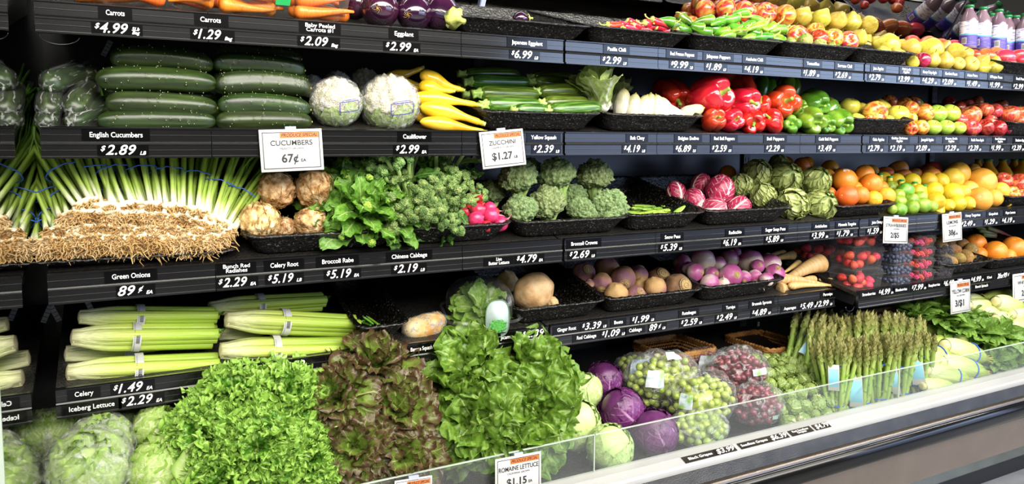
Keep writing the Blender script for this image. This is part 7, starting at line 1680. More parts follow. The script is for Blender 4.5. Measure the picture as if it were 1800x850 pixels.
for it, row in (((1517, 308, 33, 0.15), 'top row'), ((1497, 318, 26, 0.16), 'top row'), ((1528, 324, 37, 0.10), 'middle row'), ((1512, 343, 32, 0.07), 'front row'), ((1534, 349, 29, 0.055), 'front row'), ((1557, 344, 32, 0.07), 'front row'), ((1505, 330, 28, 0.13), 'middle row'), ((1548, 330, 26, 0.13), 'middle row')):
    bunchput(ORANGE, [it], 3, 's', 'orange', 'orange', 'oranges and tangelos', row, 'orange tray, third shelf')
for it, row in (((1589, 336, 29, 0.11), 'upper row'), ((1579, 344, 24, 0.10), 'upper row'), ((1581, 354, 25, 0.075), 'middle row'), ((1602, 350, 25, 0.075), 'middle row'), ((1581, 373, 25, 0.04), 'front row'), ((1568, 371, 18, 0.045), 'front row'), ((1601, 369, 27, 0.04), 'front row'), ((1618, 347, 23, 0.09), 'upper row'), ((1622, 365, 27, 0.045), 'front row'), ((1636, 367, 22, 0.04), 'front row'), ((1570, 330, 24, 0.15), 'upper row')):
    bunchput(LIME, [it], 3, 's', 'green lime', 'lime', 'green limes', row, 'lime pile, third shelf')
for (px, cy, d) in ((1548, 306, 0.20), (1565, 311, 0.17), (1585, 317, 0.15), (1608, 321, 0.13), (1625, 326, 0.11)):
    p = at(px, cy, 1.766 + d); o = LJ[0].make(p - Vector((0, 0, 0.088)), Quaternion((0, 0, 1), random.uniform(0, 6)), 0.10); PENDING.append((o, 'small lemon juice bottle', 'bottle', 'lemon juice bottles', '', 'among the limes and lemons', px))
p = at(1660, 352, 1.766 + 0.05); LJ[0].make(p - Vector((-0.055, 0, 0.07)).lerp(Vector((0, 0, 0)), 0) * -1 - Vector((0.11, 0, 0.0)) * 0, orient((0.55, 0, 0.83)), 0.10)
o = [q for q in S.objects if q.name.startswith('lemon_juice_bottle') and q.parent is None and 'label' not in q and all(q != e[0] for e in PENDING)][-1]
o.location = p - Vector((0.55, 0, 0.83)).normalized() * 0.088; tag(o, 'tilted yellow lemon juice bottle lying on the front lemons', 'bottle', 'lemon juice bottles')
for it, row in (((1671, 338, 38, 0.09), 'middle row'), ((1641, 334, 31, 0.10), 'middle row'), ((1632, 318, 30, 0.14), 'back row'), ((1681, 360, 29, 0.05), 'front row'), ((1701, 362, 24, 0.05), 'front row'), ((1646, 357, 32, 0.06), 'front row'), ((1665, 363, 22, 0.04), 'front row'), ((1604, 319, 28, 0.16), 'back row'), ((1575, 318, 28, 0.19), 'back row'), ((1553, 314, 26, 0.21), 'back row'), ((1612, 334, 26, 0.13), 'middle row'), ((1655, 320, 28, 0.13), 'back row')):
    bunchput(LEMON, [it], 3, (0.7, -0.6, -0.1), 'yellow lemon', 'lemon', 'yellow lemons', row, 'lemon pile, third shelf')
for it, row in (((1672, 313, 38, 0.15), 'upper row'), ((1641, 312, 33, 0.18), 'upper row'), ((1694, 338, 25, 0.09), 'middle row'), ((1686, 306, 41, 0.17), 'upper row'), ((1755, 334, 30, 0.08), 'middle row'), ((1719, 353, 43, 0.065), 'front row'), ((1747, 353, 30, 0.06), 'front row'), ((1767, 356, 22, 0.06), 'front row'), ((1710, 300, 26, 0.22), 'upper row'), ((1705, 332, 34, 0.13), 'middle row')):
    bunchput(GRAPEF, [it], 3, 's', 'yellow orange grapefruit', 'grapefruit', 'grapefruits', row, 'grapefruit pile, third shelf')
put(GRAPEF, 1722, 321, 49, 3, 0.11, (0.6, -0.7, 0.2), 0, label='largest pinkish orange grapefruit on top of its pile', cat='grapefruit', group='grapefruits')
for (px, py, w, d) in ((1578, 297, 36, 0.27), (1529, 300, 30, 0.28), (1555, 303, 30, 0.26), (1588, 308, 28, 0.22), (1607, 306, 26, 0.24)): put(PAPAYA, px, py, w, 3, d, (0.9, 0.2, 0.1), None, 'orange brown papaya', 'papaya', 'papayas', '', 'back of the third shelf behind citrus')
for (px, py, w, d) in ((1636, 298, 36, 0.26), (1630, 305, 32, 0.22)): put(MANGOS, px, py, w, 3, d, (0.9, 0.1, 0.2), None, 'red mango', 'mango', 'mangoes among the citrus', '', 'behind the lemons, third shelf')
for (px, w, d) in ((1737, 40, 0.32), (1763, 34, 0.36), (1783, 30, 0.38), (1799, 38, 0.32), (1719, 28, 0.38)):
    Y = 1.766 + d; p = at(px, 280, Y); s = w * mpp(p) / 0.70; o = OJ[0].make((p.x, p.y, p.z - 0.95 * s), Quaternion((0, 0, 1), 0), s); PENDING.append((o, 'round orange juice bottle', 'bottle', 'orange juice bottles', '', 'back right of the third shelf', px))
for (px, py, w, d) in ((1767, 318, 30, 0.13), (1788, 322, 33, 0.10), (1800, 332, 28, 0.09)): put(A_pink, px, py, w, 3, d, jig((0, -0.7, 0.5), 0.3), None, 'rosy red apple', 'apple', 'apples at the third shelf end', '', 'third shelf right end')
for (px, py, w, d) in ((1779, 340, 26, 0.07), (1797, 344, 24, 0.06)): put(A_gala, px, py, w, 3, d, jig((0, -0.7, 0.5), 0.3), None, 'pale striped apple', 'apple', 'apples at the third shelf end', '', 'tray at the third shelf right end')

# ---- fourth shelf
for (a, b, d0, d1, th, roll, lab) in (((140, 556), (386, 556), 0.10, 0.12, 46, 0, 'celery bunch on top of the left stack'), ((127, 592), (386, 588), 0.08, 0.10, 56, 0.0, 'celery bunch in the middle of the left stack with barcode band'), ((119, 654), (388, 640), 0.065, 0.08, 58, 0.0, 'celery bunch at the bottom of the left stack with printed band'),
        ((368, 540), (574, 528), 0.15, 0.18, 42, 0, 'celery bunch at the back top of the right stack'), ((398, 561), (632, 572), 0.08, 0.10, 50, 0, 'celery bunch in the middle of the right stack'), ((388, 616), (612, 610), 0.065, 0.075, 52, 0.2, 'celery bunch at the bottom of the right stack'),
        ((116, 622), (370, 612), 0.15, 0.17, 44, 1.0, 'celery bunch behind the left stack, near its middle'), ((385, 590), (600, 588), 0.17, 0.19, 40, 1.5, 'celery bunch behind the right stack')):
    lay(CELERY[0] if 'printed' in lab else CELERY[1], a, b, 4, d0, d1, th, 0.30, roll, label=lab, cat='celery', group='celery bunches')
BEANM = M('green_bean_skin', ['4f8a20', '6fa436'], scale=3, rough=0.35, jitter=0.2)
bean = Proto('green_bean', one('green_bean', *tube([(k / 10 - 0.5, 0.04 * sin(3 * k / 10), 0.05 * (k / 10) ** 2) for k in range(11)], [0.01] + [0.035] * 9 + [0.008], 8), BEANM), [('stem_tip', one('stem_tip', *tube([(-0.5, 0, 0), (-0.54, 0, 0.01)], [0.012, 0.016], 6), m_cal), None, None)])
for k, (a, b) in enumerate((((638, 556), (655, 572)), ((645, 556), (664, 573)), ((637, 566), (652, 575)), ((650, 562), (668, 574)))): lay(bean, a, b, 4, 0.11 + 0.01 * k, 0.09, 4, 0.07, 0, desc='green bean', cat='green bean', group='green beans', place='narrow tray beside the celery')
# wrapped banana squash piece
def sqfn(d):
    return Vector((0.5 * (abs(d.x) ** 0.7) * (1 if d.x > 0 else -1), 0.26 * d.y, 0.26 * d.z + 0.06 * d.x * d.x + 0.02 * mnoise.noise(d * 3)))
SQP = Proto('banana_squash_piece', one('banana_squash_piece', *ball(sqfn, 30, 20), M('squash_flesh', ['c98a32', 'e0b464', 'ecd8a4'], scale=3, lo=0.35, hi=0.6, rough=0.4)), [('shrink_wrap', one('shrink_wrap', *ball(lambda d: sqfn(d) * 1.04 + d * 0.03 * mnoise.noise(d * 6), 34, 24), BAG), None, 'clear shrink wrap')])
put(SQP, 745, 574, 84, 4, 0.075, (0, -0.2, 0.95), 0.15, label='shrink wrapped piece of pale orange banana squash above its label', cat='squash')
# butter lettuce dome
pc = at(843, 535, TIER[4][0] + 0.10); s = 124 * mpp(pc)
r = empty('lettuce_clamshell', pc); r.scale = (s, s, s); r.rotation_euler = (0.1, 0, -0.25)
def dome(d):
    k = (abs(d.x) ** 3 + abs(d.y) ** 3 + 1e-6) ** (1 / 3); s_ = sqrt(max(0, 1 - d.z * d.z)); f = 1 / max(k / max(s_, 1e-6), 0.5) if s_ > 1e-3 else 1
    ang = math.atan2(d.y, d.x); rib = 1 + 0.02 * cos(16 * ang)
    return Vector((d.x * 0.46 * min(f, 1.12) * rib, d.y * 0.46 * min(f, 1.12) * rib, (0.40 if d.z > 0 else 0.34) * (abs(d.z) ** 0.75) * (1 if d.z > 0 else -1)))
link('clear_dome', one('clear_dome', *ball(dome, 64, 30), CLEAR), r)
b = MB(); P = [(x, y, -0.10) for x, y in rrect(0.50, 0.50, 0.16, 6)]; b.add(*tube(P + [P[0]], 0.022, 8, cap=False)); link('flange', b.mesh('flange', CLEAR), r)
BUT = lettuce('x', leafmat('butter_leaf', '7fae3a', 'a8cc60', 'd8e2a8', None, 0.36, 6, 0.08, 0.2, 0.3, 0.4, 0.06), 26, 77, 0.50, 0.44, 0.02, 2, 2.1, 10, 11, fan, (0.6, 1.8), 0.8, 0.03)
o = link('lettuce_head', BUT.parts[0][1], r); o.location = (0, 0, -0.12); o.rotation_euler = (0.5, 0, 0); o.scale = (0.94, 0.94, 0.84)
V = [(0.17 * (abs(cos(a)) ** 0.7) * (1 if cos(a) > 0 else -1), 0.26 * (abs(sin(a)) ** 0.7) * (1 if sin(a) > 0 else -1)) for a in [2 * pi * k / 40 for k in range(40)]]
m_lab = M('pale_blue_label', ['98a8a6', 'a8b6b4'], scale=5, rough=0.4)
lb_ = MB(); lb_.add(*slab([(x, z) for x, z in V], 0.008)); lb = link('oval_label', lb_.mesh('oval_label', m_lab), r); lb.location = (0.15, -0.50, -0.05); lb.rotation_euler = (-0.05, 0, 0.12); lb['label'] = 'pale blue rounded label'
b = MB(); P = [(x * 1.0, -0.001, z * 1.0) for x, z in V]; b.add(*tube(P + [P[0]], 0.007, 6, cap=False)); link('label_rim', b.mesh('label_rim', M('green_line', ['5a7a5a'], rough=0.5)), lb)
b = MB(); rs_ = random.Random(8)
for k in range(30):
    a = k * 2.4; rr = 0.105 * sqrt(k / 30); c = Vector((rr * cos(a) * 1.1 + 0.0, -0.004, -0.11 + rr * sin(a) * 0.85)); b.add(*ball(lambda d: c + Vector((d.x * 0.035, d.y * 0.006, d.z * 0.028)), 8, 5))
link('lettuce_picture', b.mesh('lettuce_picture', M('picture_green', ['1f6a2a', '4f9a3c', '2f7f2e'], scale=20, rough=0.5)), lb)
tag(r, 'clear clamshell of butter lettuce with pale oval label', 'lettuce')
put(JIC, 938, 512, 74, 4, 0.10, (-0.55, 0.1, 0.8), 0.4, label='large tan jicama root in front of its tray', cat='jicama', group='jicama roots', sq=(1, 1, 0.98))
put(JIC, 891, 495, 42, 4, 0.24, (0.1, 0.2, -0.9), 0.4, label='smaller brown jicama behind the lettuce clamshell', cat='jicama', group='jicama roots')
put(JIC, 972, 532, 22, 4, 0.06, (0.8, 0, 0.2), 0.4, label='little jicama chunk in front of the large jicama', cat='jicama', group='jicama roots')
random.seed(51)
for (px, py, w, d, ax, lab) in ((1026, 481, 42, 0.20, (0.4, -0.7, 0.5), 'tan rutabaga with brown crown, farthest left at the top'), (1066, 471, 44, 0.22, (0.1, 0.3, 0.8), 'purple tan rutabaga at the back top'), (1058, 496, 36, 0.13, (0.0, -0.6, -0.5), 'purple rutabaga with cut end, left of the centre one'), (1095, 489, 45, 0.14, (0.1, -0.75, -0.3), 'large purple rutabaga with yellow cut end in the centre'), (1121, 486, 38, 0.18, (0.3, 0.2, 0.8), 'tan and purple rutabaga right of the centre one'), (1083, 517, 42, 0.075, (0, 0.4, -0.7), 'cream rutabaga in front, left'), (1119, 518, 34, 0.07, (0.4, -0.6, 0.5), 'small purple rutabaga in front'), (1148, 505, 40, 0.10, (0.2, 0.2, -0.8), 'cream rutabaga with dark patch at the right'), (1036, 499, 18, 0.13, (0, 0, 1), 'tiny purple rutabaga between two larger ones'), (1130, 503, 30, 0.13, (0, 0, -1), 'cream rutabaga in shade at the middle')):
    put(RUTA, px, py, w, 4, d, ax, None, label=lab, cat='rutabaga', group='rutabagas')
put(BEET, 1158, 489, 40, 4, 0.17, (0.4, -0.6, 0.6), 0, label='brown root with ringed crown behind the cream rutabaga', cat='root vegetable', group='brown ringed roots')
put(BEET, 1191, 505, 48, 4, 0.08, (0.65, -0.7, 0.3), 0, label='brown root with ringed crown at the right tray end', cat='root vegetable', group='brown ringed roots')
for (px, py, w, d, ax) in ((1235, 458, 44, 0.17, (-0.2, 0.6, 0.7)), (1200, 463, 34, 0.2, (-0.7, -0.5, 0.2)), (1223, 479, 32, 0.10, (0.8, -0.5, 0.1)), (1262, 463, 28, 0.16, (0.3, 0.3, 0.8)), (1254, 482, 28, 0.11, (0.6, -0.6, 0.3)), (1246, 497, 36, 0.065, (0.6, -0.4, -0.4)), (1283, 484, 42, 0.08, (0.55, -0.75, 0.2)), (1286, 455, 34, 0.19, (0.2, 0.3, 0.9)), (1315, 460, 46, 0.14, (-0.3, 0.4, 0.7)), (1309, 487, 26, 0.08, (0.1, -0.8, -0.4)), (1330, 486, 28, 0.07, (0.2, -0.8, -0.5)), (1329, 469, 24, 0.11, (0.3, -0.7, 0.4)), (1349, 463, 40, 0.13, (-0.3, 0.2, 0.9)), (1362, 480, 35, 0.07, (0.3, -0.5, 0.6)), (1271, 498, 22, 0.05, (0, 0.5, -0.7)), (1344, 490, 26, 0.05, (0.3, 0.4, 0.8)), (1212, 472, 26, 0.14, (-0.2, 0.4, 0.8)), (1293, 443, 20, 0.24, (0, 0, 1))):
    put(TURN, px, py, w, 4, d, ax, None, 'purple and white turnip', 'turnip', 'purple turnips', 'upper half' if py < 470 else 'lower half', 'turnip heap')
for (a, b, d0, d1, th, lab) in (((1443, 462), (1372, 492), 0.10, 0.10, 36, 'largest thick parsnip with its crown to the right'), ((1406, 462), (1372, 480), 0.15, 0.12, 14, 'slim parsnip above the largest one'), ((1396, 448), (1345, 455), 0.2, 0.2, 18, 'parsnip on top pointing left, below the rail'), ((1378, 446), (1338, 452), 0.22, 0.22, 15, 'parsnip at the back top of the pile'), ((1372, 490), (1462, 500), 0.06, 0.05, 20, 'long pale parsnip with tip to the right'), ((1390, 502), (1458, 500), 0.035, 0.04, 15, 'pale parsnip with its round end facing left in front'), ((1370, 508), (1398, 508), 0.05, 0.05, 24, 'short parsnip piece at the front left'), ((1432, 492), (1400, 490), 0.09, 0.09, 16, 'parsnip between the largest and the long one'), ((1460, 496), (1440, 490), 0.07, 0.09, 18, 'stubby parsnip tip at the right end')):
    lay(PARS, a, b, 4, d0, d1, th, 0.25, random.uniform(-.5, .5), label=lab, cat='parsnip', group='parsnips')
# berry clamshells, stacked straight up
def stack(pk, px, pyb, d, n, t, kind, cat, group, where, yaw=0.0, step=None):
    p = at(px, pyb, TIER[t][0] + d); h = step
    for k in range(n):
        lab = f'clear {kind} clamshell, {["bottom", "second from bottom", "third from bottom", "topmost"][k] if k < n - 1 or n == 1 else "topmost"} in the stack {where}'
        place_clam(pk[k % len(pk)], p + Vector((random.uniform(-.003, .003), random.uniform(-.003, .003), k * h)), Quaternion((0, 0, 1), yaw + random.uniform(-.05, .05)), lab, cat, group)
stack(C_STR, 1504, 509, 0.085, 3, 5, 'strawberry', 'strawberries', 'strawberry clamshells', 'by the Strawberries label', -0.1, 0.084)
stack(C_STR, 1428, 494, 0.25, 2, 5, 'strawberry', 'strawberries', 'strawberry clamshells', 'behind the parsnips', 0.0, 0.084)
stack(C_STR, 1483, 499, 0.25, 2, 5, 'strawberry', 'strawberries', 'strawberry clamshells', 'behind the front strawberries', 0.0, 0.084)
stack(C_BLU, 1568, 502, 0.065, 4, 5, 'blueberry', 'blueberries', 'blueberry clamshells', 'right of strawberries', -0.05, 0.0445)
stack(C_RAS, 1608, 492, 0.065, 4, 5, 'raspberry', 'raspberries', 'raspberry clamshells', 'between blueberries and blackberries', -0.05, 0.0445)
stack(C_BLK, 1645, 485, 0.065, 3, 5, 'blackberry', 'blackberries', 'blackberry clamshells', 'beside the kiwis', -0.05, 0.0445)
random.seed(53)
for (px, py, w, d, row, s) in ((1632, 422, 24, 0.22, 'back row', 0), (1654, 422, 26, 0.20, 'back row', 0), (1611, 418, 22, 0.25, 'back row', 0), (1655, 434, 27, 0.17, 'back row', 0), (1676, 439, 25, 0.13, 'middle row', 0), (1691, 430, 28, 0.16, 'middle row', 0), (1670, 459, 25, 0.075, 'front row', 0), (1685, 454, 28, 0.08, 'front row', 0), (1699, 449, 26, 0.10, 'front row', 0), (1717, 454, 23, 0.08, 'front row', 0), (1664, 447, 22, 0.12, 'middle row', 0), (1672, 424, 24, 0.2, 'back row', 0), (1699, 458, 18, 0.06, 'front row', 0)):
    put(KIWI, px, py, w, 5, d, jig((0.7, -0.4, 0.2), 0.5), None, 'brown fuzzy kiwi', 'kiwi', 'brown kiwis', row, 'kiwi pile')
put(KIWI_S, 1705, 438, 29, 5, 0.12, (0.3, 0.5, 0.6), 4.0, label='brown kiwi with a blue white sticker at the right of the pile', cat='kiwi', group='brown kiwis')
for (px, py, w, d) in ((1718, 429, 35, 0.15), (1747, 441, 38, 0.10), (1782, 436, 41, 0.09), (1722, 446, 26, 0.11), (1769, 449, 26, 0.07), (1806, 438, 36, 0.1)): put(ORANGE, px, py, w, 5, d, jig((0.2, -0.6, 0.6), 0.3), None, 'large bright orange', 'orange', 'large oranges beside the kiwis', '', 'tray beside the kiwis')
RHU = gradmat('rhubarb_stalk', [(0.0, 'b03040'), (0.5, 'a04a3a'), (0.8, '8a8a40'), (1.0, '9aa84a')], 0.1, (3, 40, 40), 0.4)
for k, (a, b) in enumerate((((1772, 424), (1716, 397)), ((1778, 424), (1722, 404)), ((1780, 420), (1736, 400)), ((1786, 422), (1728, 412)))):
    A, B = at(*a, 2.06), at(*b, 2.02); o = link('rhubarb_stalk', one('rhubarb_stalk', *tube([(0, 0, 0), (B - A) * 0.5 + Vector((0, 0, 0.006)), B - A], [0.012, 0.011, 0.012], 10, flat=(1, 0.6)), RHU, tube_uv(3, 10))); o.location = A
    PENDING.append((o, 'green and red rhubarb stalk', 'rhubarb', 'rhubarb stalks', '', 'shade behind the oranges', b[0]))
# ---- bottom deck
random.seed(61)
for (px, py, w, d, ax, lab, pr) in ((156, 826, 150, 0.13, (0, -0.6, 0.7), 'bagged iceberg lettuce in the front, lower left', ICEBAG[0]), (176, 784, 116, 0.22, (0.1, -0.5, 0.8), 'bagged iceberg lettuce above the front one', ICEBAG[1]), (112, 762, 96, 0.34, (0, -0.4, 0.9), 'shaded bagged iceberg by the left mirror', ICEBAG[0]), (196, 752, 96, 0.36, (0, -0.4, 0.9), 'shaded bagged iceberg at the back under the rail', ICEBAG[1])):
    put(pr, px, py, w / 1.1, 0, d, ax, None, label=lab, cat='lettuce', group='bagged iceberg lettuces')
put(ICEB[0], 272, 752, 78, 0, 0.24, (0.5, -0.2, 0.7), 0.5, label='unwrapped iceberg lettuce, pale, behind the green leaf lettuce edge', cat='lettuce', group='unwrapped iceberg lettuces')
put(ICEB[1], 278, 822, 104, 0, 0.12, (0.3, -0.5, 0.7), 2.0, label='unwrapped iceberg lettuce in front beside green leaf lettuce', cat='lettuce', group='unwrapped iceberg lettuces')
V, fs, uv = leaf(0.10, 0.10, 12, 11, bend=0.5, cup=0.6, ruf=0.004, rfreq=2, crinkle=0.004, seed=3)
o = link('loose_lettuce_leaf', one('loose_lettuce_leaf', V, fs, L_ice, uv)); o.location = at(338, 862, 1.665); o.rotation_euler = (1.15, 0.2, 0.1); tag(o, 'loose pale green lettuce leaf at the bottom edge', 'leaf')
LG = 'green leaf lettuce heads'
for (px, py, w, d, ax, lab) in ((415, 720, 172, 0.20, (-0.15, -0.55, 0.75), 'frilly green lettuce head at the upper left of its heap'), (497, 716, 168, 0.20, (0.1, -0.55, 0.75), 'frilly green lettuce head at the upper right, touching red lettuce'), (370, 775, 158, 0.14, (-0.35, -0.7, 0.5), 'frilly green lettuce head at the lower left by the iceberg'), (455, 795, 180, 0.11, (0.0, -0.8, 0.5), 'frilly green lettuce head in the lower centre'), (535, 812, 140, 0.11, (0.2, -0.8, 0.4), 'frilly green lettuce head at the lower right'), (395, 850, 170, 0.09, (-0.1, -0.8, 0.4), 'frilly green lettuce head cut by the bottom edge')):
    put(GLET, px, py, w, 0, d, ax, None, label=lab, cat='lettuce', group=LG)
for (px, py, w, d, ax, lab) in ((655, 660, 168, 0.24, (0.0, -0.45, 0.85), 'red leaf lettuce head at the top with pale bronze leaves'), (600, 705, 150, 0.18, (-0.3, -0.6, 0.6), 'red leaf lettuce head at the left next to green lettuce'), (692, 730, 160, 0.16, (0.2, -0.65, 0.6), 'red leaf lettuce head at the right beside the romaine'), (625, 785, 160, 0.12, (-0.1, -0.8, 0.4), 'red leaf lettuce head at the lower left'), (705, 805, 150, 0.10, (0.1, -0.85, 0.35), 'red leaf lettuce head at the lower right above the cut sign')):
    put(RLET, px, py, w, 0, d, ax, None, label=lab, cat='lettuce', group='red leaf lettuce heads')
for (px, py, w, d, ax, lab) in ((822, 672, 180, 0.20, (-0.25, -0.5, 0.8), 'romaine head at the upper left with the tallest leaf'), (930, 672, 180, 0.22, (0.2, -0.4, 0.85), 'romaine head at the upper right, rounded top'), (840, 745, 180, 0.13, (-0.2, -0.8, 0.4), 'romaine head at the lower left beside red lettuce'), (930, 735, 180, 0.13, (0.25, -0.8, 0.4), 'romaine head at the lower right next to the cabbage'), (880, 770, 150, 0.10, (0.0, -0.9, 0.2), 'romaine head low in front above its price sign')):
    put(ROMA, px, py, w, 0, d, ax, None, label=lab, cat='lettuce', group='romaine heads')
for (px, py, w, d, ax, lab) in ((1028, 687, 68, 0.30, (-0.2, -0.3, 0.9), 'green cabbage at the back next to the upper red cabbage'), (1014, 760, 92, 0.15, (0.3, -0.6, 0.7), 'green cabbage in the middle beside the romaine'), (1068, 790, 84, 0.085, (0.25, -0.5, 0.8), 'green cabbage in front behind the clear guard')):
    put(CABB, px, py, w, 0, d, ax, None, label=lab, cat='cabbage', group='green cabbages')
for (px, py, w, d, ax, lab) in ((1060, 668, 64, 0.32, (0.1, -0.3, 0.9), 'red cabbage farthest back, beside the green one'), (1093, 721, 80, 0.19, (-0.7, -0.3, 0.7), 'red cabbage in the middle with white stem end'), (1151, 772, 82, 0.09, (-0.3, -0.3, 0.85), 'red cabbage in front behind the clear guard')):
    put(RCAB, px, py, w, 0, d, ax, 0.4, label=lab, cat='cabbage', group='red cabbages')
PWH = M('bag_header_print', ['c6ced2', 'a8bcc4', '8fae6a', '6f9a4a'], scale=30, lo=0.4, hi=0.68, rough=0.3); PBL = M('bag_header_blue', ['b8d4e8', 'd8e6ee'], scale=15, rough=0.3)
def deck(px, py, dmin):
    """where the sight line through a photo pixel meets the deck, no nearer than dmin behind the guard"""
    Yf = TIER[0][0]; d = dmin
    while d < 0.6 and at(px, py, Yf + d).z > zs(0, Yf + d): d += 0.004
    p = at(px, py, Yf + d); p.z = max(p.z, zs(0, Yf + d)) if d < 0.59 else p.z
    return p
def gb(px, pyb, d, wpx, hpx, mat, lab, seed, n, cap):
    p = at(px, pyb, TIER[0][0] + d); p.z = max(p.z, zs(0, p.y) + 0.002); k = mpp(p); grape_bag(p, (wpx * k, wpx * k * 0.8, hpx * k), seed, mat, 'bagged green grapes' if mat == GRAPE_G else 'bagged red grapes', lab, n, cap)
gb(1164, 726, 0.28, 140, 104, GRAPE_G, 'clear bag of green grapes with white header, behind the front bag', 1, 75, [(-1.0, -0.55, 0.1, 0.6, PWH), (-0.4, 0.3, 0.95, 1.25, PBL)])
gb(1231, 774, 0.15, 126, 104, GRAPE_G, 'clear bag of green grapes in the middle with printed corner', 2, 75, [(-1.25, -0.85, 0.0, 0.45, PWH)])
gb(1226, 806, 0.075, 112, 64, GRAPE_G, 'clear bag of green grapes lowest, behind the clear guard', 3, 60, [])
gb(1118, 672, 0.42, 84, 54, GRAPE_G, 'clear bag of green grapes at the back beside the red cabbage', 4, 35, [(-0.8, 0.8, 0.1, 0.9, PBL)])
gb(1294, 712, 0.27, 120, 84, GRAPE_R, 'large clear bag of red grapes at the top', 5, 75, [(-0.2, 0.3, 0.15, 0.4, PWH)])
gb(1328, 780, 0.10, 98, 78, GRAPE_R, 'clear bag of red grapes behind the clear guard', 6, 65, [(-0.1, 0.2, -0.35, -0.15, PWH)])
gb(1240, 654, 0.42, 88, 44, GRAPE_R, 'clear bag of red grapes with white red header at the back', 7, 30, [(-0.9, 0.6, 0.0, 0.8, PWH)])
# wicker baskets behind
WICK = M('wicker', ['8a5a2c', 'a8743c', 'c08c4e'], scale=20, rough=0.6)
def basket(pxl, pxr, py, Y, depth, h, label):
    A, B = at(pxl, py, Y), at(pxr, py, Y); w = abs(B.x - A.x); c = Vector(((A.x + B.x) / 2, Y + depth / 2, A.z)); r = empty('wicker_basket', c)
    P0 = rrect(w / 2, depth / 2, 0.03, 4); b = MB()
    for q in range(2):
        P = [(x, y, 0.006 * sin(i * 1.3 + q * pi) + 0.0) for i, (x, y) in enumerate(P0)]; b.add(*tube(P + [P[0]], 0.007, 7, cap=False))
    link('rim', b.mesh('rim', WICK), r); b = MB(); 
    for k in range(int(h / 0.012)):
        z = -0.012 * (k + 1); P = [(x * (1 - 0.1 * k * 0.012 / h) + 0.004 * cos(i * pi + k * pi), y * (1 - 0.1 * k * 0.012 / h) + 0.004 * cos(i * pi + k * pi), z) for i, (x, y) in enumerate(P0)]; b.add(*tube(P + [P[0]], 0.005, 5, cap=False))
    link('woven_side', b.mesh('woven_side', WICK), r); tag(r, label, 'basket', 'wicker baskets on the deck')
basket(1175, 1262, 628, 2.02, 0.22, 0.06, 'brown wicker basket behind the bagged grapes')
basket(1355, 1420, 618, 1.98, 0.25, 0.08, 'brown wicker basket behind the brussels sprouts')
basket(1585, 1640, 566, 2.02, 0.2, 0.08, 'brown wicker basket between asparagus and spinach')
tray(1370, 1500, 0, 'black textured tray under the brussels sprouts behind the guard', h=0.022, depth=0.25, d0=0.006)
random.seed(63)
sp = []
def spr(rowname, px0, px1, step, y0, slope, d, w):
    px = px0
    while px < px1:
        put(SPRT, px + random.uniform(-3, 3), y0 - slope * (px - px0) + random.uniform(-3, 3), w * random.uniform(0.9, 1.12), 0, d + random.uniform(-.006, .006), jig((0, -0.2, 0.3), 0.9), None, 'green brussels sprout', 'brussels sprout', 'loose brussels sprouts', rowname, 'sprout heap'); px += step
spr('front row', 1383, 1497, 23, 743, 0.25, 0.05, 29); spr('second row', 1374, 1492, 21, 720, 0.23, 0.075, 29); spr('third row', 1366, 1474, 20, 699, 0.2, 0.11, 28); spr('fourth row', 1356, 1464, 19, 677, 0.12, 0.16, 27)
spr('fifth row', 1336, 1442, 18, 659, 0.10, 0.22, 25); spr('sixth row', 1323, 1427, 17, 643, 0.05, 0.28, 23); spr('top row', 1310, 1410, 18, 631, 0.06, 0.33, 20)
# asparagus
def asp(tp, bp, dt, db, wpx, label, tagsz=None, seed=0, n=26, tilt=0, low=True, bf=0.62):
    B = at(*bp, TIER[0][0] + db); rad = wpx * mpp(B) / 2; B = deck(bp[0], bp[1], rad * 1.25 + 0.008); B.z += 0.002
    T = at(*tp, B.y + (dt - db))
    asparagus_bunch(B, T, rad, n, tagsz, seed, label, tilt, low, bf)
TG = (0.034, 0.085)
asp((1440, 566), (1397, 668), 0.34, 0.30, 44, 'asparagus bunch leaning left at the back with a slanted blue tag', TG, 1, 24, -0.5, False, 0.62)
asp((1468, 582), (1430, 690), 0.24, 0.22, 42, 'asparagus bunch leaning left in front of the first, curled blue tag', TG, 2, 24, -0.4, False, 0.55)
asp((1465, 596), (1466, 728), 0.11, 0.085, 32, 'asparagus bunch standing leftmost behind the guard', TG, 3, 20, 0, True, 0.66)
asp((1500, 600), (1506, 728), 0.09, 0.06, 42, 'asparagus bunch with wide flat blue tag in front', (0.042, 0.105), 4, 30, 0, True, 0.52)
asp((1536, 592), (1540, 714), 0.11, 0.08, 38, 'asparagus bunch third in the front row, without a front tag', None, 5, 26, 0, True, 0.62)
asp((1574, 588), (1572, 706), 0.10, 0.07, 44, 'asparagus bunch with curled narrow blue tag by the guard joint', (0.026, 0.10), 6, 30, 0.5, True, 0.52)
asp((1606, 584), (1616, 690), 0.11, 0.075, 36, 'asparagus bunch rightmost in front with long blue tag, beside corn', (0.042, 0.105), 7, 24, 0.15, True, 0.62)
asp((1496, 554), (1500, 680), 0.26, 0.20, 50, 'asparagus bunch in the back row, left', None, 8, 30, 0, False)
asp((1545, 556), (1548, 670), 0.26, 0.20, 50, 'asparagus bunch in the back row, middle', None, 9, 30, 0, False)
asp((1590, 560), (1590, 660), 0.25, 0.19, 46, 'asparagus bunch in the back row, right', None, 10, 28, 0, False)
asp((1486, 552), (1470, 640), 0.36, 0.33, 46, 'asparagus bunch farthest back with white curled tag', None, 11, 24, 0, False)
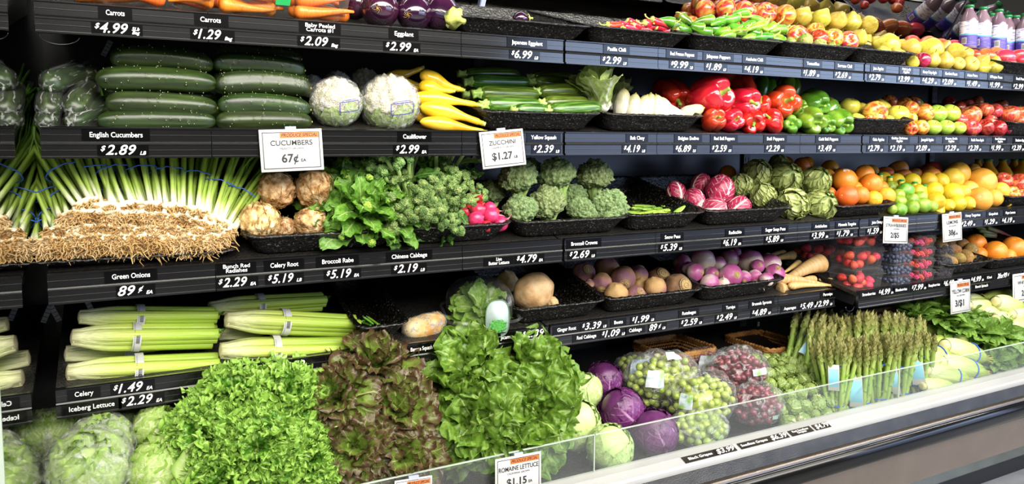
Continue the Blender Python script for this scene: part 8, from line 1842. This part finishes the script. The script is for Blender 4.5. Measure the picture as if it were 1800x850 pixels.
# corn
for (a, b, d0, d1, th, bd, lab) in (((1711, 604), (1634, 599), 0.17, 0.2, 30, 1, 'banded corn ear lying across the top left of the spinach'), ((1660, 607), (1732, 630), 0.11, 0.10, 38, 1, 'banded corn ear with brown tip at left, above the guard'), ((1613, 630), (1668, 625), 0.10, 0.10, 40, 1, 'pale banded corn ear touching the asparagus'), ((1655, 636), (1732, 656), 0.06, 0.05, 36, 1, 'banded corn ear behind the guard, upper'), ((1628, 650), (1703, 668), 0.05, 0.035, 34, 1, 'banded corn ear behind the guard, middle'), ((1622, 678), (1675, 673), 0.035, 0.035, 28, 0, 'lowest corn ear behind the guard'),
        ((1608, 605), (1655, 606), 0.2, 0.2, 26, 0, 'corn ear behind the pale banded one'), ((1665, 588), (1618, 573), 0.24, 0.28, 24, 0, 'corn ear with yellow husk tip below the spinach leaves'), ((1604, 588), (1640, 592), 0.28, 0.28, 24, 0, 'pale corn ear at the back beside the asparagus tips'), ((1582, 570), (1606, 576), 0.3, 0.3, 24, 0, 'pale corn ear peeking behind the asparagus tags')):
    lay(CORN if bd else CORN_N, a, b, 0, d0, d1, th, 0.29, random.uniform(0, 6), label=lab, cat='corn', group='corn ears beside asparagus')
for (a, b, d0, d1, th, lab) in (((1780, 518), (1728, 522), 0.22, 0.25, 24, 'pale corn ear with green husk leaf at the back'), ((1702, 536), (1756, 540), 0.19, 0.2, 26, 'pale corn ear below the yellow corn sign'), ((1750, 530), (1800, 543), 0.16, 0.16, 32, 'thick pale corn ear on top of the right heap'), ((1778, 552), (1830, 548), 0.13, 0.2, 28, 'corn ear at the right edge, butt end facing out'), ((1750, 560), (1790, 556), 0.13, 0.2, 26, 'corn ear with butt end out, second row right'), ((1772, 576), (1815, 566), 0.10, 0.18, 26, 'corn ear with butt end out, third row right'), ((1700, 522), (1730, 530), 0.25, 0.25, 20, 'corn ear half hidden by the yellow corn sign'), ((1728, 548), (1765, 545), 0.17, 0.18, 22, 'corn ear above the spinach, middle')):
    lay(CORN_N, a, b, 0, d0, d1, th, 0.29, random.uniform(0, 6), label=lab, cat='corn', group='corn ears at the right')
for (px, py, w, d, ax, lab) in ((1618, 570, 58, 0.24, (-0.3, -0.3, 0.9), 'spinach bunch farthest left, tall leaves'), (1652, 566, 58, 0.22, (0, -0.3, 0.95), 'spinach bunch second from left at the back'), (1676, 586, 54, 0.19, (0, -0.5, 0.8), 'spinach bunch above the top corn ear'), (1700, 574, 56, 0.2, (0.1, -0.3, 0.9), 'spinach bunch below the pale corn'), (1724, 594, 58, 0.15, (0.0, -0.6, 0.7), 'spinach bunch in the middle of the heap'), (1756, 598, 56, 0.12, (0.2, -0.6, 0.7), 'spinach bunch right of the middle'), (1790, 608, 54, 0.12, (0.2, -0.7, 0.6), 'spinach bunch at the right edge'), (1742, 574, 50, 0.18, (0.2, -0.4, 0.8), 'spinach bunch under the butt end corn'), (1752, 632, 50, 0.10, (0, -0.8, 0.4), 'spinach bunch behind the guard, left'), (1785, 634, 48, 0.08, (0.1, -0.8, 0.4), 'spinach bunch behind the guard, right')):
    put(SPIN, px, py, w, 0, d, ax, None, label=lab, cat='spinach', group='spinach bunches')
relax()
settle_labels()
